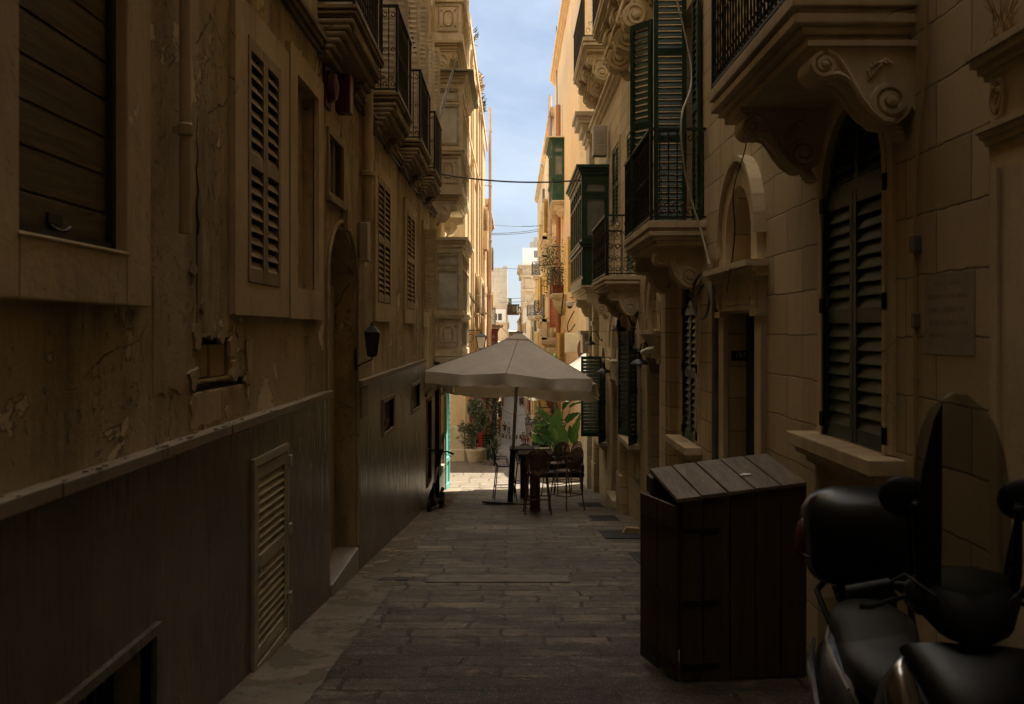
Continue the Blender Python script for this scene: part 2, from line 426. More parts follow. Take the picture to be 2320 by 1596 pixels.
def mesh_mat():
    k = N('perforated_rust')
    k.pos = k.n('ShaderNodeTexCoord').outputs['Object']
    k.out((.11, .05, .03), .55, .2)
    t = k.n('ShaderNodeBsdfTransparent'); mx = k.n('ShaderNodeMixShader')
    v = k.n('ShaderNodeTexVoronoi'); v.inputs['Scale'].default_value = 75; v.inputs['Randomness'].default_value = 0
    k.L(k.pos, v.inputs['Vector'])
    k.L(k.ramp(v.outputs['Distance'], .42, .44, .55, 0), mx.inputs[0])
    k.L(k.b.outputs[0], mx.inputs[1]); k.L(t.outputs[0], mx.inputs[2])
    k.L(mx.outputs[0], k.t.nodes['Material Output'].inputs['Surface'])
    return k.m
M['perf'] = mesh_mat()
def clear_mat():
    k = N('smoked_acrylic')
    k.out((.10, .10, .09), .12, spec=.6)
    t = k.n('ShaderNodeBsdfTransparent'); t.inputs[0].default_value = (.72, .72, .66, 1); mx = k.n('ShaderNodeMixShader'); mx.inputs[0].default_value = .86
    k.L(k.b.outputs[0], mx.inputs[1]); k.L(t.outputs[0], mx.inputs[2])
    k.L(mx.outputs[0], k.t.nodes['Material Output'].inputs['Surface'])
    return k.m
M['acrylic'] = clear_mat()
def poster_mat():
    k = N('poster_print')
    a = k.noise(5, (1, 1, .5), det=3)
    v = k.n('ShaderNodeTexVoronoi'); v.inputs['Scale'].default_value = 5; k.L(k.mp((1, 1.2, .6)), v.inputs['Vector'])
    col = k.mix(k.ramp(a, .42, .58), (.55, .08, .03), (.75, .42, .08))
    col = k.mix(k.mul(k.ramp(v.outputs['Distance'], .4, .6), .6), col, (.08, .25, .05))
    return k.out(col, .35)
M['poster'] = poster_mat()
def lens_mat():
    k = N('lantern_glass'); return k.out(k.mix(k.ramp(k.noise(4), .3, .7), (.45, .42, .36), (.55, .52, .45)), .25, spec=.5)
M['lantern'] = lens_mat()
# ------------------------------------------------------------------ building components (frame: a along, b up, c out)
def wall(mb, a0, a1, b0, b1, holes, rev=.2, back=True):
    """wall skin with openings (a0,a1,b0,b1,rise[,depth]); rise = height of an arched head"""
    As = sorted({a0, a1, *[h[0] for h in holes], *[h[1] for h in holes]}); Bs = sorted({b0, b1, *[h[2] for h in holes], *[h[3] for h in holes]})
    for i in range(len(As) - 1):
        for j in range(len(Bs) - 1):
            ca, cb = (As[i] + As[i + 1]) / 2, (Bs[j] + Bs[j + 1]) / 2
            if any(h[0] < ca < h[1] and h[2] < cb < h[3] for h in holes): continue
            mb.quad((As[i], Bs[j], 0), (As[i + 1], Bs[j], 0), (As[i + 1], Bs[j + 1], 0), (As[i], Bs[j + 1], 0))
    for h in holes:
        p, q, r, t, rise = h[:5]; d = h[5] if len(h) > 5 else rev
        top = []
        if rise:
            n = 14; m = (p + q) / 2; w = (q - p) / 2
            top = [(m - w * math.cos(math.pi * k / n), t - rise + rise * math.sin(math.pi * k / n)) for k in range(n + 1)]
            for (x0, y0), (x1, y1) in zip(top, top[1:]):
                mb.quad((x0, y0, 0), (x1, y1, 0), (x1, t, 0), (x0, t, 0))
        loop = [(p, r)] + (top if rise else [(p, t), (q, t)]) + [(q, r)]
        for (x0, y0), (x1, y1) in zip(loop, loop[1:] + loop[:1]):
            mb.quad((x0, y0, 0), (x1, y1, 0), (x1, y1, -d), (x0, y0, -d))
        if back: mb.quad((p, r, -d), (q, r, -d), (q, t, -d), (p, t, -d))
def body(mb, a0, a1, b0, b1, depth=7, skin=.4):
    """the mass of the building behind its front skin"""
    mb.quad((a0, b0, 0), (a0, b1, 0), (a0, b1, -depth), (a0, b0, -depth))
    mb.quad((a1, b0, 0), (a1, b1, 0), (a1, b1, -depth), (a1, b0, -depth))
    mb.quad((a0, b1, 0), (a1, b1, 0), (a1, b1, -depth), (a0, b1, -depth))
    mb.quad((a0, b0, -depth), (a1, b0, -depth), (a1, b1, -depth), (a0, b1, -depth))
    mb.quad((a0, b0, -skin), (a1, b0, -skin), (a1, b1, -skin), (a0, b1, -skin))

def leaf(name, parent, mat, fr, w, h, n=None, panels=2, sl=.80):
    """louvred shutter leaf: fr=(O,U,V,Nrm), origin at its lower corner"""
    mb = MB(*fr); st = min(.055, w * .16); t = .035
    mb.box(0, st, 0, h, 0, t); mb.box(w - st, w, 0, h, 0, t)
    ph = (h - .09 - .08 - (panels - 1) * .09) / panels
    zz = .09
    mb.box(st, w - st, 0, .09, 0.002, t - .002); mb.box(st, w - st, h - .08, h, 0.002, t - .002)
    for k in range(panels):
        m = n or max(3, int(ph / .075)); stp = ph / m
        for i in range(m):
            y = zz + i * stp
            mb.quad((st, y, t - .004), (w - st, y, t - .004), (w - st, y + stp * sl, .004), (st, y + stp * sl, .004))
            mb.quad((st, y - .008, t - .004), (w - st, y - .008, t - .004), (w - st, y + stp * sl - .008, .002), (st, y + stp * sl - .008, .002))
            mb.quad((st, y - .008, t - .004), (w - st, y - .008, t - .004), (w - st, y, t - .004), (st, y, t - .004))
        zz += ph
        if k < panels - 1: mb.box(st, w - st, zz, zz + .09, 0.002, t - .002); zz += .09
    return mb.build(name, mat, parent, smooth=0)

def shut_window(parent, W, a0, a1, b0, b1, smat, fmat, surround=True, out=.05, ap=.28, head=.15, side=.2, depth=-.04, arch=0, panels=2, glass_=True, sl=.80):
    """window part: raised plaster surround with two louvred leaves"""
    mb = MB(*W)
    if surround:
        for q in ((a0 - side, a0, b0 - ap, b1 + head), (a1, a1 + side, b0 - ap, b1 + head), (a0, a1, b1, b1 + head), (a0, a1, b0 - ap, b0)):
            mb.box(q[0], q[1], q[2], q[3], -.02, out)
    else:
        mb.box(a0 - .03, a1 + .03, b0 - .06, b0, -.02, .05)
    w = mb.build('window', fmat, parent, smooth=0)
    if glass_:
        g = MB(*W); g.box(a0, a1, b0, b1, -.19, -.17); g.build('pane', M['paned'], w, smooth=0)
    m = (a0 + a1) / 2
    O, A, B, C = (Vector(x) for x in W)
    o = O + A * (a0 + .005) + B * (b0 + .005) + C * depth
    leaf('shutter', w, smat, (o, A, B, C), m - a0 - .008, b1 - b0 - .01, panels=panels, sl=sl)
    leaf('shutter', w, smat, (o + A * (m - a0), A, B, C), m - a0 - .008, b1 - b0 - .01, panels=panels, sl=sl)
    return w

def spiral(c, r, turns, sgn=1, ph=0, n=26, rend=.12):
    return [(c[0] + sgn * r * (1 - (1 - rend) * k / n) * math.cos(ph + 2 * math.pi * turns * k / n), c[1] + r * (1 - (1 - rend) * k / n) * math.sin(ph + 2 * math.pi * turns * k / n)) for k in range(n + 1)]

def corbel(name, parent, W, a, t, b, p, h, mat):
    """scrolled stone console: small volute at the outer end, large one low at the wall"""
    r1, r2 = .18 * h, .27 * h
    c1 = (p - r1 * 1.05, b - .10 * h - r1); c2 = (r2 * 1.12, b - h + r2 * 1.05)      # (out, up)
    q1 = (c1[0] - r1 * .35, c1[1] - r1 * .94); q2 = (c2[0] + r2 * .62, c2[1] - r2 * .78)
    bz = lambda t_, P0, P1, P2, P3: tuple((1 - t_) ** 3 * P0[i] + 3 * (1 - t_) ** 2 * t_ * P1[i] + 3 * (1 - t_) * t_ * t_ * P2[i] + t_ ** 3 * P3[i] for i in (0, 1))
    S_ = [bz(k / 12, q1, (q1[0] - .22 * p, q1[1] + .10 * h), (q2[0] + .16 * p, q2[1] + .12 * h), q2) for k in range(13)]
    arc1 = [(c1[0] + r1 * math.cos(x), c1[1] + r1 * math.sin(x)) for x in [R(60 - k * 20) for k in range(9)]]
    arc2 = [(c2[0] + r2 * math.cos(x), c2[1] + r2 * math.sin(x)) for x in [R(-60 - k * 18) for k in range(7)]]
    poly = [(0, b), (p * .98, b), (p * .98, b - .07 * h)] + arc1 + S_ + arc2 + [(0, b - h + r2 * .6)]
    mb = MB(*W)
    mb.prism([(y, x) for x, y in poly], a - t / 2, a + t / 2, 'a')
    mb.box(a - t * .62, a + t * .62, b - .06 * h, b + .004, 0, p * 1.02)
    # acanthus tail below the large volute
    for k in range(4):
        mb.ball(a, c2[1] - r2 * (.85 + .2 * k), .03 + r2 * (.55 - .12 * k), t * .42 * (1 - .15 * k), r2 * .22, r2 * .4, n=8)
    for s_ in (-1, 1):
        f = a + s_ * t / 2; e = .017 * max(1, h / .5)
        def put(pts, r): mb.tube([(f + s_ * e * .2, y, x) for x, y in pts], r, 5)
        put(spiral(c1, r1 * .88, 1.9, -1, R(100)), e); put(spiral(c2, r2 * .9, 2.1, 1, R(-100)), e * 1.15)
        mb.lathe(f, c1[1], c1[0], [(r1 * .3, -s_ * .001), (r1 * .25, s_ * e * 1.6), (.002, s_ * e * 2.2)], 8, 'a')
        mb.lathe(f, c2[1], c2[0], [(r2 * .3, -s_ * .001), (r2 * .25, s_ * e * 1.6), (.002, s_ * e * 2.2)], 8, 'a')
        top = [bz(k / 12, (c1[0] - r1 * .1, c1[1] + r1 * .9), (c1[0] - .20 * p, c1[1] + r1 * .8), (c2[0] + r2 * 1.5, c2[1] - r2 * .1), (c2[0] + r2 * .95, c2[1] - r2 * .2)) for k in range(13)]
        put(top, e); put([(x - .012 * 0, y + e * 1.1) for x, y in S_], e)
        # leaf carving in the triangle against the wall
        for k in range(7):
            ang = R(70 + k * 13); L_ = h * (.16 + .03 * (k % 3))
            px, py = c2[0] + r2 * .9 - .02 * k * h, c2[1] + r2 * 1.05 + .028 * h * k
            put([(px, py), (px + L_ * .5 * math.cos(ang), py + L_ * .5 * math.sin(ang)), (px + L_ * .7 * math.cos(ang + .6), min(b - .09 * h, py + L_ * .7 * math.sin(ang + .6)))], e * .75)
    # front face bands
    for u in (-.28, .28):
        mb.tube([(a + u * t, y - .002, x) for x, y in S_], .014 * max(1, h / .5), 5)
    return mb.build(name, mat, parent, smooth=40)

def railing(name, parent, W, a0, a1, b0, h, p, mat, topmat=None, sp=.11, style=0, r=.008, skip_far=False):
    """wrought-iron rail on three sides of a balcony"""
    mb = MB(*W); off = .03
    a0 += off; a1 -= off; p -= off
    mb.box(a0 - .015, a1 + .015, b0 + .03, b0 + .05, p - .012, p + .012)
    for aa in (a0, a1):
        mb.box(aa - .012, aa + .012, b0 + .03, b0 + .05, 0, p)
        mb.box(aa - .014, aa + .014, b0, b0 + h, p - .014, p + .014)
    runs = [((a0, 0.03), (a0, p)), ((a0, p), (a1, p)), ((a1, p), (a1, 0.03))]
    for (A0, C0), (A1, C1) in runs:
        L_ = math.hypot(A1 - A0, C1 - C0); n = max(2, round(L_ / sp))
        ua, uc = (A1 - A0) / L_, (C1 - C0) / L_
        def pt(u, y): return (A0 + ua * u, b0 + y, C0 + uc * u)
        def curl(u, y, rad, sg, ph, turns=.85):
            mb.tube([pt(u + sg * rad * (1 - .5 * k / 9) * math.cos(ph + 2 * math.pi * turns * k / 9) , y + rad * (1 - .5 * k / 9) * math.sin(ph + 2 * math.pi * turns * k / 9)) for k in range(10)], r * .75, 4)
        for i in range(n + 1):
            u = L_ * i / n
            if style == 1 and i % 2 == 0:
                m = 16; mb.tube([(pt(u, .05 + (h - .06) * k / m)) for k in range(m + 1)], [r * (1.35 if k % 2 else .8) for k in range(m + 1)], 5)
            else: mb.tube([pt(u, .03), pt(u, h)], r, 5)
            if i < n:
                uc_ = u + L_ / n / 2; rd = L_ / n * .42
                if style in (0, 1):
                    curl(uc_, .05 + rd * 1.3, rd * .8, 1, -1.2); curl(uc_, h - .05 - rd, rd * .8, -1, 1.2)
                    if style == 0: curl(uc_, h * .5, rd * .7, 1, 0)
                    curl(uc_ - rd * .4, .05 + rd * 3.2, rd * .5, -1, 0)
                else:
                    for yy in (.12, .28, .5, .72, .88):
                        curl(uc_, h * yy, rd * .95, 1 if (i + int(yy * 10)) % 2 else -1, yy * 9, 1.1)
            if style != 2 and i % 2: mb.ball(*pt(u, h * .5), .018, n=6)
    o = mb.build(name, mat, parent, smooth=40)
    t = MB(*W)
    t.box(a0 - .025, a1 + .025, b0 + h, b0 + h + .028, p - .025, p + .025)
    for aa in (a0, a1): t.box(aa - .022, aa + .022, b0 + h, b0 + h + .028, 0, p - .025)
    t.build('handrail', topmat or mat, o, smooth=0)
    return o

def slab(name, parent, W, a0, a1, btop, p, th, mat, steps=3):
    mb = MB(*W)
    ps = [(0, .30), (.30, .42), (.42, .62), (.62, .78), (.78, 1.0)]
    ins = [0.0, .035, .012, .06, .1]
    for (u, v), i_ in list(zip(ps, ins))[:steps + 2]:
        mb.box(a0 + i_, a1 - i_, btop - th * v, btop - th * u - .0005, -.02, p - i_)
    return mb.build(name, mat, parent, smooth=0, bevel=.008)

def balcony(parent, W, a0, a1, btop, p, th, smat, rmat, h=1.0, corbels=(), ch=.5, ct=.2, style=0, topmat=None, cmat=None, sp=.11):
    s = slab('balcony', parent, W, a0, a1, btop, p, th, smat)
    railing('railing', s, W, a0, a1, btop, h, p, rmat, topmat, style=style, sp=sp)
    if style == 0:                                            # plain stepped block under each end
        for a in corbels:
            mb = MB(*W); y = btop - th; n_ = 6
            for k in range(n_):
                hh = ch / n_; q = p * (.92 - .75 * (k / n_) ** 1.2); mb.box(a - ct * .9, a + ct * .9, y - hh, y - .0005, -.02, q); y -= hh
            mb.build('corbel', cmat or smat, s, smooth=0, bevel=.02)
        mb = MB(*W); mb.box(a0 + .08, a1 - .08, btop - th - .10, btop - th - .0005, -.02, p * .9); mb.box(a0 + .16, a1 - .16, btop - th - .19, btop - th - .1005, -.02, p * .72); mb.build('underside', smat, s, smooth=0, bevel=.015)
        return s
    for a in corbels: corbel('corbel', s, W, a, ct, btop - th * .98, p * .86, ch, cmat or smat)
    return s

def enclosed(parent, W, a0, a1, b0, b1, p, mat, pmat, ncol=4, roof=None, stone=None, octo=False, relmat=None, nb=2):
    """Maltese enclosed timber balcony; bottom b0, top b1"""
    H = b1 - b0
    k1, k2, k3 = b0 + .34 * H, b0 + .74 * H, b0 + .90 * H     # sill, transom, frieze
    mb = MB(*W)
    mb.box(a0, a1, b0, b0 + .05 * H, 0, p)
    mb.box(a0 + .03, a1 - .03, b0 + .05 * H, k1 - .02 * H, 0, p - .03)
    mb.box(a0 - .03, a1 + .03, k1 - .02 * H, k1 + .005 * H, 0, p + .03)
    mb.box(a0 - .055, a1 + .055, k1 + .005 * H, k1 + .02 * H, 0, p + .055)
    for aa in (a0, a1 - .09): mb.box(aa, aa + .09, k1 + .02 * H, k3, 0, .06); mb.box(aa, aa + .09, k1 + .02 * H, k3, p - .09, p)
    for aa in (a0, a1 - .05):
        mb.box(aa, aa + .05, k2, k2 + .05, .06, p - .09); mb.box(aa, aa + .05, k1 + .02 * H, k1 + .05 * H, .06, p - .09); mb.box(aa, aa + .05, k3 - .03 * H, k3, .06, p - .09)
    for i in range(1, ncol):
        aa = a0 + (a1 - a0) * i / ncol; mb.box(aa - .035, aa + .035, k1 + .02 * H, k3, p - .07, p)
    mb.box(a0 + .05, a1 - .05, k2, k2 + .05, p - .06, p - .005); mb.box(a0 + .05, a1 - .05, k1 + .02 * H, k1 + .05 * H, p - .06, p - .005)
    mb.box(a0 + .05, a1 - .05, k3 - .03 * H, k3, p - .06, p - .005)
    for j, (u, v) in enumerate(((.0, .02), (.02, .05), (.05, .075), (.075, .10))):
        e = (.0, .035, .07, .12)[j]
        mb.box(a0 - e, a1 + e, k3 + u * H, k3 + v * H, 0, p + e)
    o = mb.build('enclosed_balcony', mat, parent, smooth=0)
    r_ = MB(*W)                                                   # raised mouldings on the side and the front
    def frame(put, u0, u1, v0, v1, w):
        put(u0, u1, v0, v0 + w); put(u0, u1, v1 - w, v1); put(u0, u0 + w, v0 + w, v1 - w); put(u1 - w, u1, v0 + w, v1 - w)
    for aa, sg in ((a0 + .03, -1), (a1 - .03, 1)):
        def put(u0, u1, v0, v1, aa=aa, sg=sg): r_.box(min(aa, aa + sg * .022), max(aa, aa + sg * .022), v0, v1, u0, u1)
        v0, v1 = b0 + .075 * H, k1 - .04 * H
        frame(put, .07, p - .1, v0, v1, .035)
        if octo:
            cu, cv, ru, rv = (p - .03) / 2, (v0 + v1) / 2, p * .16, (v1 - v0) * .28
            pts = [(cu + ru * x, cv + rv * y) for x, y in ((-.5, -1), (.5, -1), (1, -.6), (1, .6), (.5, 1), (-.5, 1), (-1, .6), (-1, -.6))]
            r_.tube([(aa + sg * .012, y, x) for x, y in pts], .018, 5, closed=True)
            for x, y in ((-1.5, -1.05), (1.5, -1.05), (1.5, 1.05), (-1.5, 1.05)): r_.ball(aa + sg * .008, cv + rv * y, cu + ru * x, .02, .026, .026, n=8)
        aa2 = aa - sg * .03 if sg > 0 else aa + .0
        for (v0, v1) in ((k1 + .055 * H, k2 - .01), (k2 + .06, k3 - .035 * H)):
            def put2(u0, u1, w0, w1, aa=(a0 if sg < 0 else a1), sg=sg): r_.box(min(aa, aa + sg * .015), max(aa, aa + sg * .015), w0, w1, u0, u1)
            frame(put2, .05, p - .08, v0, v1, .05)
    w_ = (a1 - a0) / ncol
    for i in range(ncol):
        def put3(u0, u1, v0, v1): r_.box(u0, u1, v0, v1, p - .03, p - .01)
        frame(put3, a0 + i * w_ + .08, a0 + (i + 1) * w_ - .08, b0 + .075 * H, k1 - .04 * H, .03)
    r_.build('panel_moulding', relmat or mat, o, smooth=0)
    g = MB(*W)
    for aa in (a0 + .02, a1 - .03): g.box(aa, aa + .008, k1 + .05 * H, k3 - .03 * H, .06, p - .09)
    g.box(a0 + .05, a1 - .05, k1 + .05 * H, k3 - .03 * H, p - .04, p - .032)
    g.build('pane', pmat, o, smooth=0)
    if roof:
        r2 = MB(*W); r2.box(a0 - .22, a1 + .2, b1 + .002, b1 + .03, 0, p + .22)
        n = int((a1 - a0 + .4) / .07)
        for i in range(n): r2.tube([(a0 - .2 + i * .07, b1 + .035, 0), (a0 - .2 + i * .07, b1 + .02, p + .24)], .02, 5)
        r2.build('roof', roof, o, smooth=0)
    if stone:
        s_ = MB(*W)
        for i, (e, u, v) in enumerate(((.0, 0, .06), (-.04, .06, .10), (-.09, .10, .17), (-.15, .17, .22))):
            s_.box(a0 - e * 1.0, a1 + e * 1.0, b0 - v, b0 - u - .0005, 0, p + e)
        so = s_.build('stone_base', stone, o, smooth=0, bevel=.01)
        for i in range(nb):
            aa = a0 + .2 + (a1 - a0 - .4) * i / max(1, nb - 1)
            corbel('corbel', o, W, aa, .2, b0 - .2, p * .8, .48, stone)
    return o

def moulding(mb, W, a0, a1, b, steps):
    """horizontal string course: steps = (height, projection) from the bottom up"""
    y = b
    for h, q in steps:
        mb.box(a0, a1, y, y + h - .0005, -.01, q); y += h

def cable(name, pts, r, mat, label, cat='cable', group=None, sag=0, n=16):
    mb = MB()
    P_ = [Vector(p) for p in pts]
    if len(P_) == 2:
        P_ = [P_[0].lerp(P_[1], k / n) - Vector((0, 0, sag * 4 * (k / n) * (1 - k / n))) for k in range(n + 1)]
    else:
        q = []
        for i in range(len(P_) - 1):
            p0, p1, p2, p3 = P_[max(i - 1, 0)], P_[i], P_[i + 1], P_[min(i + 2, len(P_) - 1)]
            for k in range(6):
                t = k / 6
                q.append(.5 * ((2 * p1) + (p2 - p0) * t + (2 * p0 - 5 * p1 + 4 * p2 - p3) * t * t + (3 * p1 - p0 - 3 * p2 + p3) * t ** 3))
        P_ = q + [P_[-1]]
    mb.tube([tuple(x) for x in P_], r, 5)
    o = mb.build(name, mat, smooth=60)
    return tag(o, label, cat, group)

def text(name, s, size, loc, U, V, mat, parent, ext=.004, align='CENTER'):
    c = bpy.data.curves.new(name, 'FONT'); c.body = s; c.size = size; c.extrude = ext; c.align_x = align; c.align_y = 'CENTER'
    o = bpy.data.objects.new(name, c); COL.objects.link(o)
    U, V = Vector(U).normalized(), Vector(V).normalized(); W_ = U.cross(V)
    mw = Matrix((U, V, W_)).transposed().to_4x4(); mw.translation = Vector(loc)
    o.matrix_world = mw; c.materials.append(mat)
    bpy.context.view_layer.update(); me = bpy.data.meshes.new_from_object(o.evaluated_get(bpy.context.evaluated_depsgraph_get()))
    o2 = bpy.data.objects.new(name, me); COL.objects.link(o2); o2.matrix_world = mw; bpy.data.objects.remove(o); o = o2
    if parent:
        o.parent = parent
        o.matrix_parent_inverse = Matrix.Translation(-parent.location) if parent.type == 'EMPTY' else Matrix.Identity(4)
    return o
# ------------------------------------------------------------------ ground
def strip_mesh(x0, x1, zs, dz, nx=1):
    mb = MB()
    for a, b in zip(zs, zs[1:]):
        for i in range(nx):
            u, v = x0 + (x1 - x0) * i / nx, x0 + (x1 - x0) * (i + 1) / nx
            mb.quad((u, a, G(a) + dz), (v, a, G(a) + dz), (v, b, G(b) + dz), (u, b, G(b) + dz))
    return mb
zs = [p[0] for p in GP]
structure(strip_mesh(-420, 420, zs, -.06).build('ground', M['road'], smooth=0))
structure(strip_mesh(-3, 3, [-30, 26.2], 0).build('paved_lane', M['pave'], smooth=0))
structure(strip_mesh(-40, 40, [26.2, 32.0, 32.05, 32.5, 32.55, 33, 33.05, 34.5], 0).build('crossing_landing', M['pave2'], smooth=0))
structure(strip_mesh(-1.7, 2.3, [34.5, 133, 146, 155, 212, 420], 0).build('lower_street', M['road'], smooth=0))
def ragged(z0, z1, xe, amp, name, mat):
    rg_ = random.Random(int(z1)); mb = MB(); n = int((z1 - z0) / .09); xs = []; x = xe
    for k in range(n + 1): x += (xe - x) * .25 + rg_.uniform(-amp, amp); xs.append(x + .005 * math.sin(k * .7))
    for k in range(n):
        u, v = z0 + (z1 - z0) * k / n, z0 + (z1 - z0) * (k + 1) / n
        mb.quad((XL, u, G(u) + .004), (xs[k], u, G(u) + .004), (xs[k + 1], v, G(v) + .004), (XL, v, G(v) + .004))
    structure(mb.build(name, mat, smooth=0))
ragged(1, 10.8, -1.2, .012, 'pavement_strip', M['strip']); ragged(10.8, 26.1, -1.28, .03, 'gutter_strip', M['grit'])
mb = MB()
for a, b in ((0.1, .32),): pass

# ------------------------------------------------------------------ LEFT near house
def bz0(a): return .92 - .108 * (a - 6.2)
H1 = thing('stucco_house', 'peeling brown stucco house with marble dado and iron balconies along the alley', 'house', (XL - 2, 8, G(8)))
TOPL = 24.5
holes = [(3.44, 4.40, 1.963, 3.7, 0, .14), (6.45, 7.34, 1.93, 3.54, 0, .22), (7.93, 8.80, 1.95, 3.66, 0, .10), (9.40, 10.30, 2.89, 3.53, 0, .12),
         (9.45, 11.12, -.81, 2.66, .55, .26), (5.50, 6.18, 1.335, 1.575, 0, .13), (5.44, 6.55, 1.27, 1.32, 0, .09), (5.515, 5.545, 1.575, 2.15, 0, .06), (12.7, 14.0, 1.98, 3.61, 0, .22), (16.2, 17.5, 1.98, 3.6, 0, .22), (19.3, 20.4, 1.98, 3.6, 0, .22),
         (2.2, 4.73, -.6, .17, 0, .35), (6.55, 7.55, -.66, .755, 0, .12), (13.2, 14.35, .24, .65, 0, .22), (17.0, 18.4, .23, .643, 0, .22), (20.0, 21.0, -1.5, .16, 0, .25)]
for a in (9.3, 12.6, 15.7, 18.5): holes.append((a + .1, a + 1.25, 4.56, 7.2, 0, .3))
mb = MB(*WL); wall(mb, -24, 22.3, -4, 9.8, holes); body(mb, -24, 22.3, -4, TOPL)
mb.build('wall', M['stucco'], H1, smooth=0)
mb = MB(*WL); wall(mb, -24, 22.3, 9.8, TOPL, [(a_ , a_ + 1.1, b_, b_ + 2.2, 0) for a_ in (-20, -15, -10, -5, 0, 4.5, 9.4, 12.7, 15.8, 18.9) for b_ in (13.5, 18.2)]); mb.build('bounce_wall', M['upper'], H1, smooth=0)  # out-of-view storeys made tall and pale to bounce sunlight into the alley
# raised surrounds and aprons
def frame_mb(mb, a0, a1, b0, b1, A0, A1, B0, B1, out=.045):
    mb.box(A0, a0, B0, B1, -.01, out); mb.box(a1, A1, B0, B1, -.01, out); mb.box(a0, a1, b1, B1, -.01, out); mb.box(a0, a1, B0, b0, -.01, out)
mb = MB(*WL); frame_mb(mb, 3.44, 4.40, 1.963, 3.7, 3.1, 4.69, 1.726, 3.95, .05)
mb.box(3.42, 4.42, 1.945, 1.965, .02, .056)
w = mb.build('roller_window', M['stucco2'], H1, smooth=0, bevel=.008)
mb = MB(*WL)
y = 1.97
prof = []
nsl = 10
for i in range(nsl):
    h = .166
    mb.add([(3.44, y, -.035), (4.40, y, -.035), (4.40, y + h * .9, -.03), (3.44, y + h * .9, -.03), (3.44, y + h - .01, -.045), (4.40, y + h - .01, -.045), (4.40, y + h, -.045), (3.44, y + h, -.045)],
           [(0, 1, 2, 3), (3, 2, 5, 4), (4, 5, 6, 7)])
    y += h
mb.build('roller_shutter', wood('shutter_slats_wood', (.17, .14, .085), axis=1), w, smooth=0)
mb = MB(*WL); mb.box(4.36, 4.40, 1.97, 3.7, -.03, .0); mb.box(3.44, 3.47, 1.97, 3.7, -.03, 0); mb.box(3.44, 4.40, 1.965, 2.0, -.03, .0)
mb.build('shutter_rail', M['rustdk'], w, smooth=0)
mb = MB(*WL); mb.tube([(3.86 + .05 * math.cos(t), 2.03 + .012 * math.sin(t * 2) - .02, .0 + .03 * math.sin(t)) for t in [k * .7 for k in range(9)]], .007, 6, closed=True)
mb.build('pull_ring', M['rustdk'], w, smooth=40)
mb = MB(*WL); mb.box(3.80, 3.92, 2.03, 2.07, -.03, -.018); mb.build('ring_plate', M['rustdk'], w, smooth=0)

shut_window(H1, WL, 6.45, 7.34, 1.93, 3.54, M['creamd'], M['stucco2'], side=.29, ap=.215, head=.2, depth=.012, out=.04, sl=.62)
mb = MB(*WL); frame_mb(mb, 7.93, 8.80, 1.95, 3.66, 7.68, 9.02, 1.708, 3.85, .045); mb.box(7.93, 8.8, 1.91, 1.96, -.09, .03)
mb.build('blind_window', M['stucco2'], H1, smooth=0)
for a0, a1 in ((12.7, 14.0), (16.2, 17.5)): shut_window(H1, WL, a0, a1, 1.98, 3.6, M['creamd'], M['stucco2'], side=.22, ap=.25, depth=.012, out=.04, sl=.62)
w = shut_window(H1, WL, 19.45, 20.5, 1.98, 3.6, M['creamd'], M['stucco2'], side=.15, ap=.3, depth=.01, out=.04, sl=.62)
leaf('shutter', w, M['cream'], (Vector((XL, 19.5, 2.03)), Vector((.62, -.22, 0)).normalized(), Vector((0, 0, 1)), Vector((.3, -.9, 0)).normalized()), .29, 1.55, panels=2)
# small glazed window over the door
mb = MB(*WL); frame_mb(mb, 9.45, 10.25, 2.94, 3.49, 9.4, 10.3, 2.89, 3.54, .02); mb.box(9.36, 10.34, 2.84, 2.89, -.02, .05); mb.box(9.83, 9.86, 2.94, 3.49, -.04, -.01)
w = mb.build('window', M['creamd'], H1, smooth=0)
g = MB(*WL); g.box(9.45, 10.25, 2.94, 3.49, -.07, -.06); g.build('pane', glass('dirty_pane', (.14, .12, .08), .3), w, smooth=0)
# arched doorway: moulding round the head, marble step
mb = MB(*WL)
pts = [(10.285 - .90 * math.cos(math.pi * k / 16), 2.11 + .62 * math.sin(math.pi * k / 16), .015) for k in range(17)]
mb.tube([(9.385, -.8, .015)] + pts + [(11.185, -.8, .015)], .022, 6)
mb.box(10.2, 10.37, 2.64, 2.86, -.01, .07)
mb.build('door_surround', M['stucco'], H1, smooth=40)
mb = MB(*WL); mb.box(9.46, 11.11, -1.35, -.80, -.24, .045); mb.build('door_step', M['step'], H1, smooth=0, bevel=.012)
mb = MB(*WL); mb.box(9.46, 11.11, -.80, 2.1, -.25, -.235)
for u in (9.98, 10.56): mb.box(u, u + .03, -.7, 2.0, -.235, -.22)
mb.build('door', M['stucco2'], H1, smooth=0)
# marble dado and coping
for a0, a1, hl in ((-20, 9.36, [(2.2, 4.73, -3, .17, 0), (6.55, 7.55, -3, .755, 0)]), (11.2, 19.6, [(13.2, 14.35, .24, .65, 0), (17.0, 18.4, .23, .643, 0)])):
    mb = MB((XL + .035, 0, 0), *WL[1:]); wall(mb, a0, a1, -3, .99, hl, rev=.05, back=False)
    for aa in (a0, a1): mb.quad((aa, -3, 0), (aa, .99, 0), (aa, .99, -.06), (aa, -3, -.06))
    d = mb.build('dado', M['marble'], H1, smooth=0)
    mb = MB(*WL); n = int((a1 - a0) / 1.1)
    for i in range(n):
        u, v = a0 + (a1 - a0) * i / n, a0 + (a1 - a0) * (i + 1) / n
        mb.box(u + (.004 if i else -.03), v - .004, .992, 1.05 + .002 * (i % 3), -.01, .075 + .003 * (i % 2))
    mb.build('coping', M['coping'], d, smooth=0, bevel=.006)
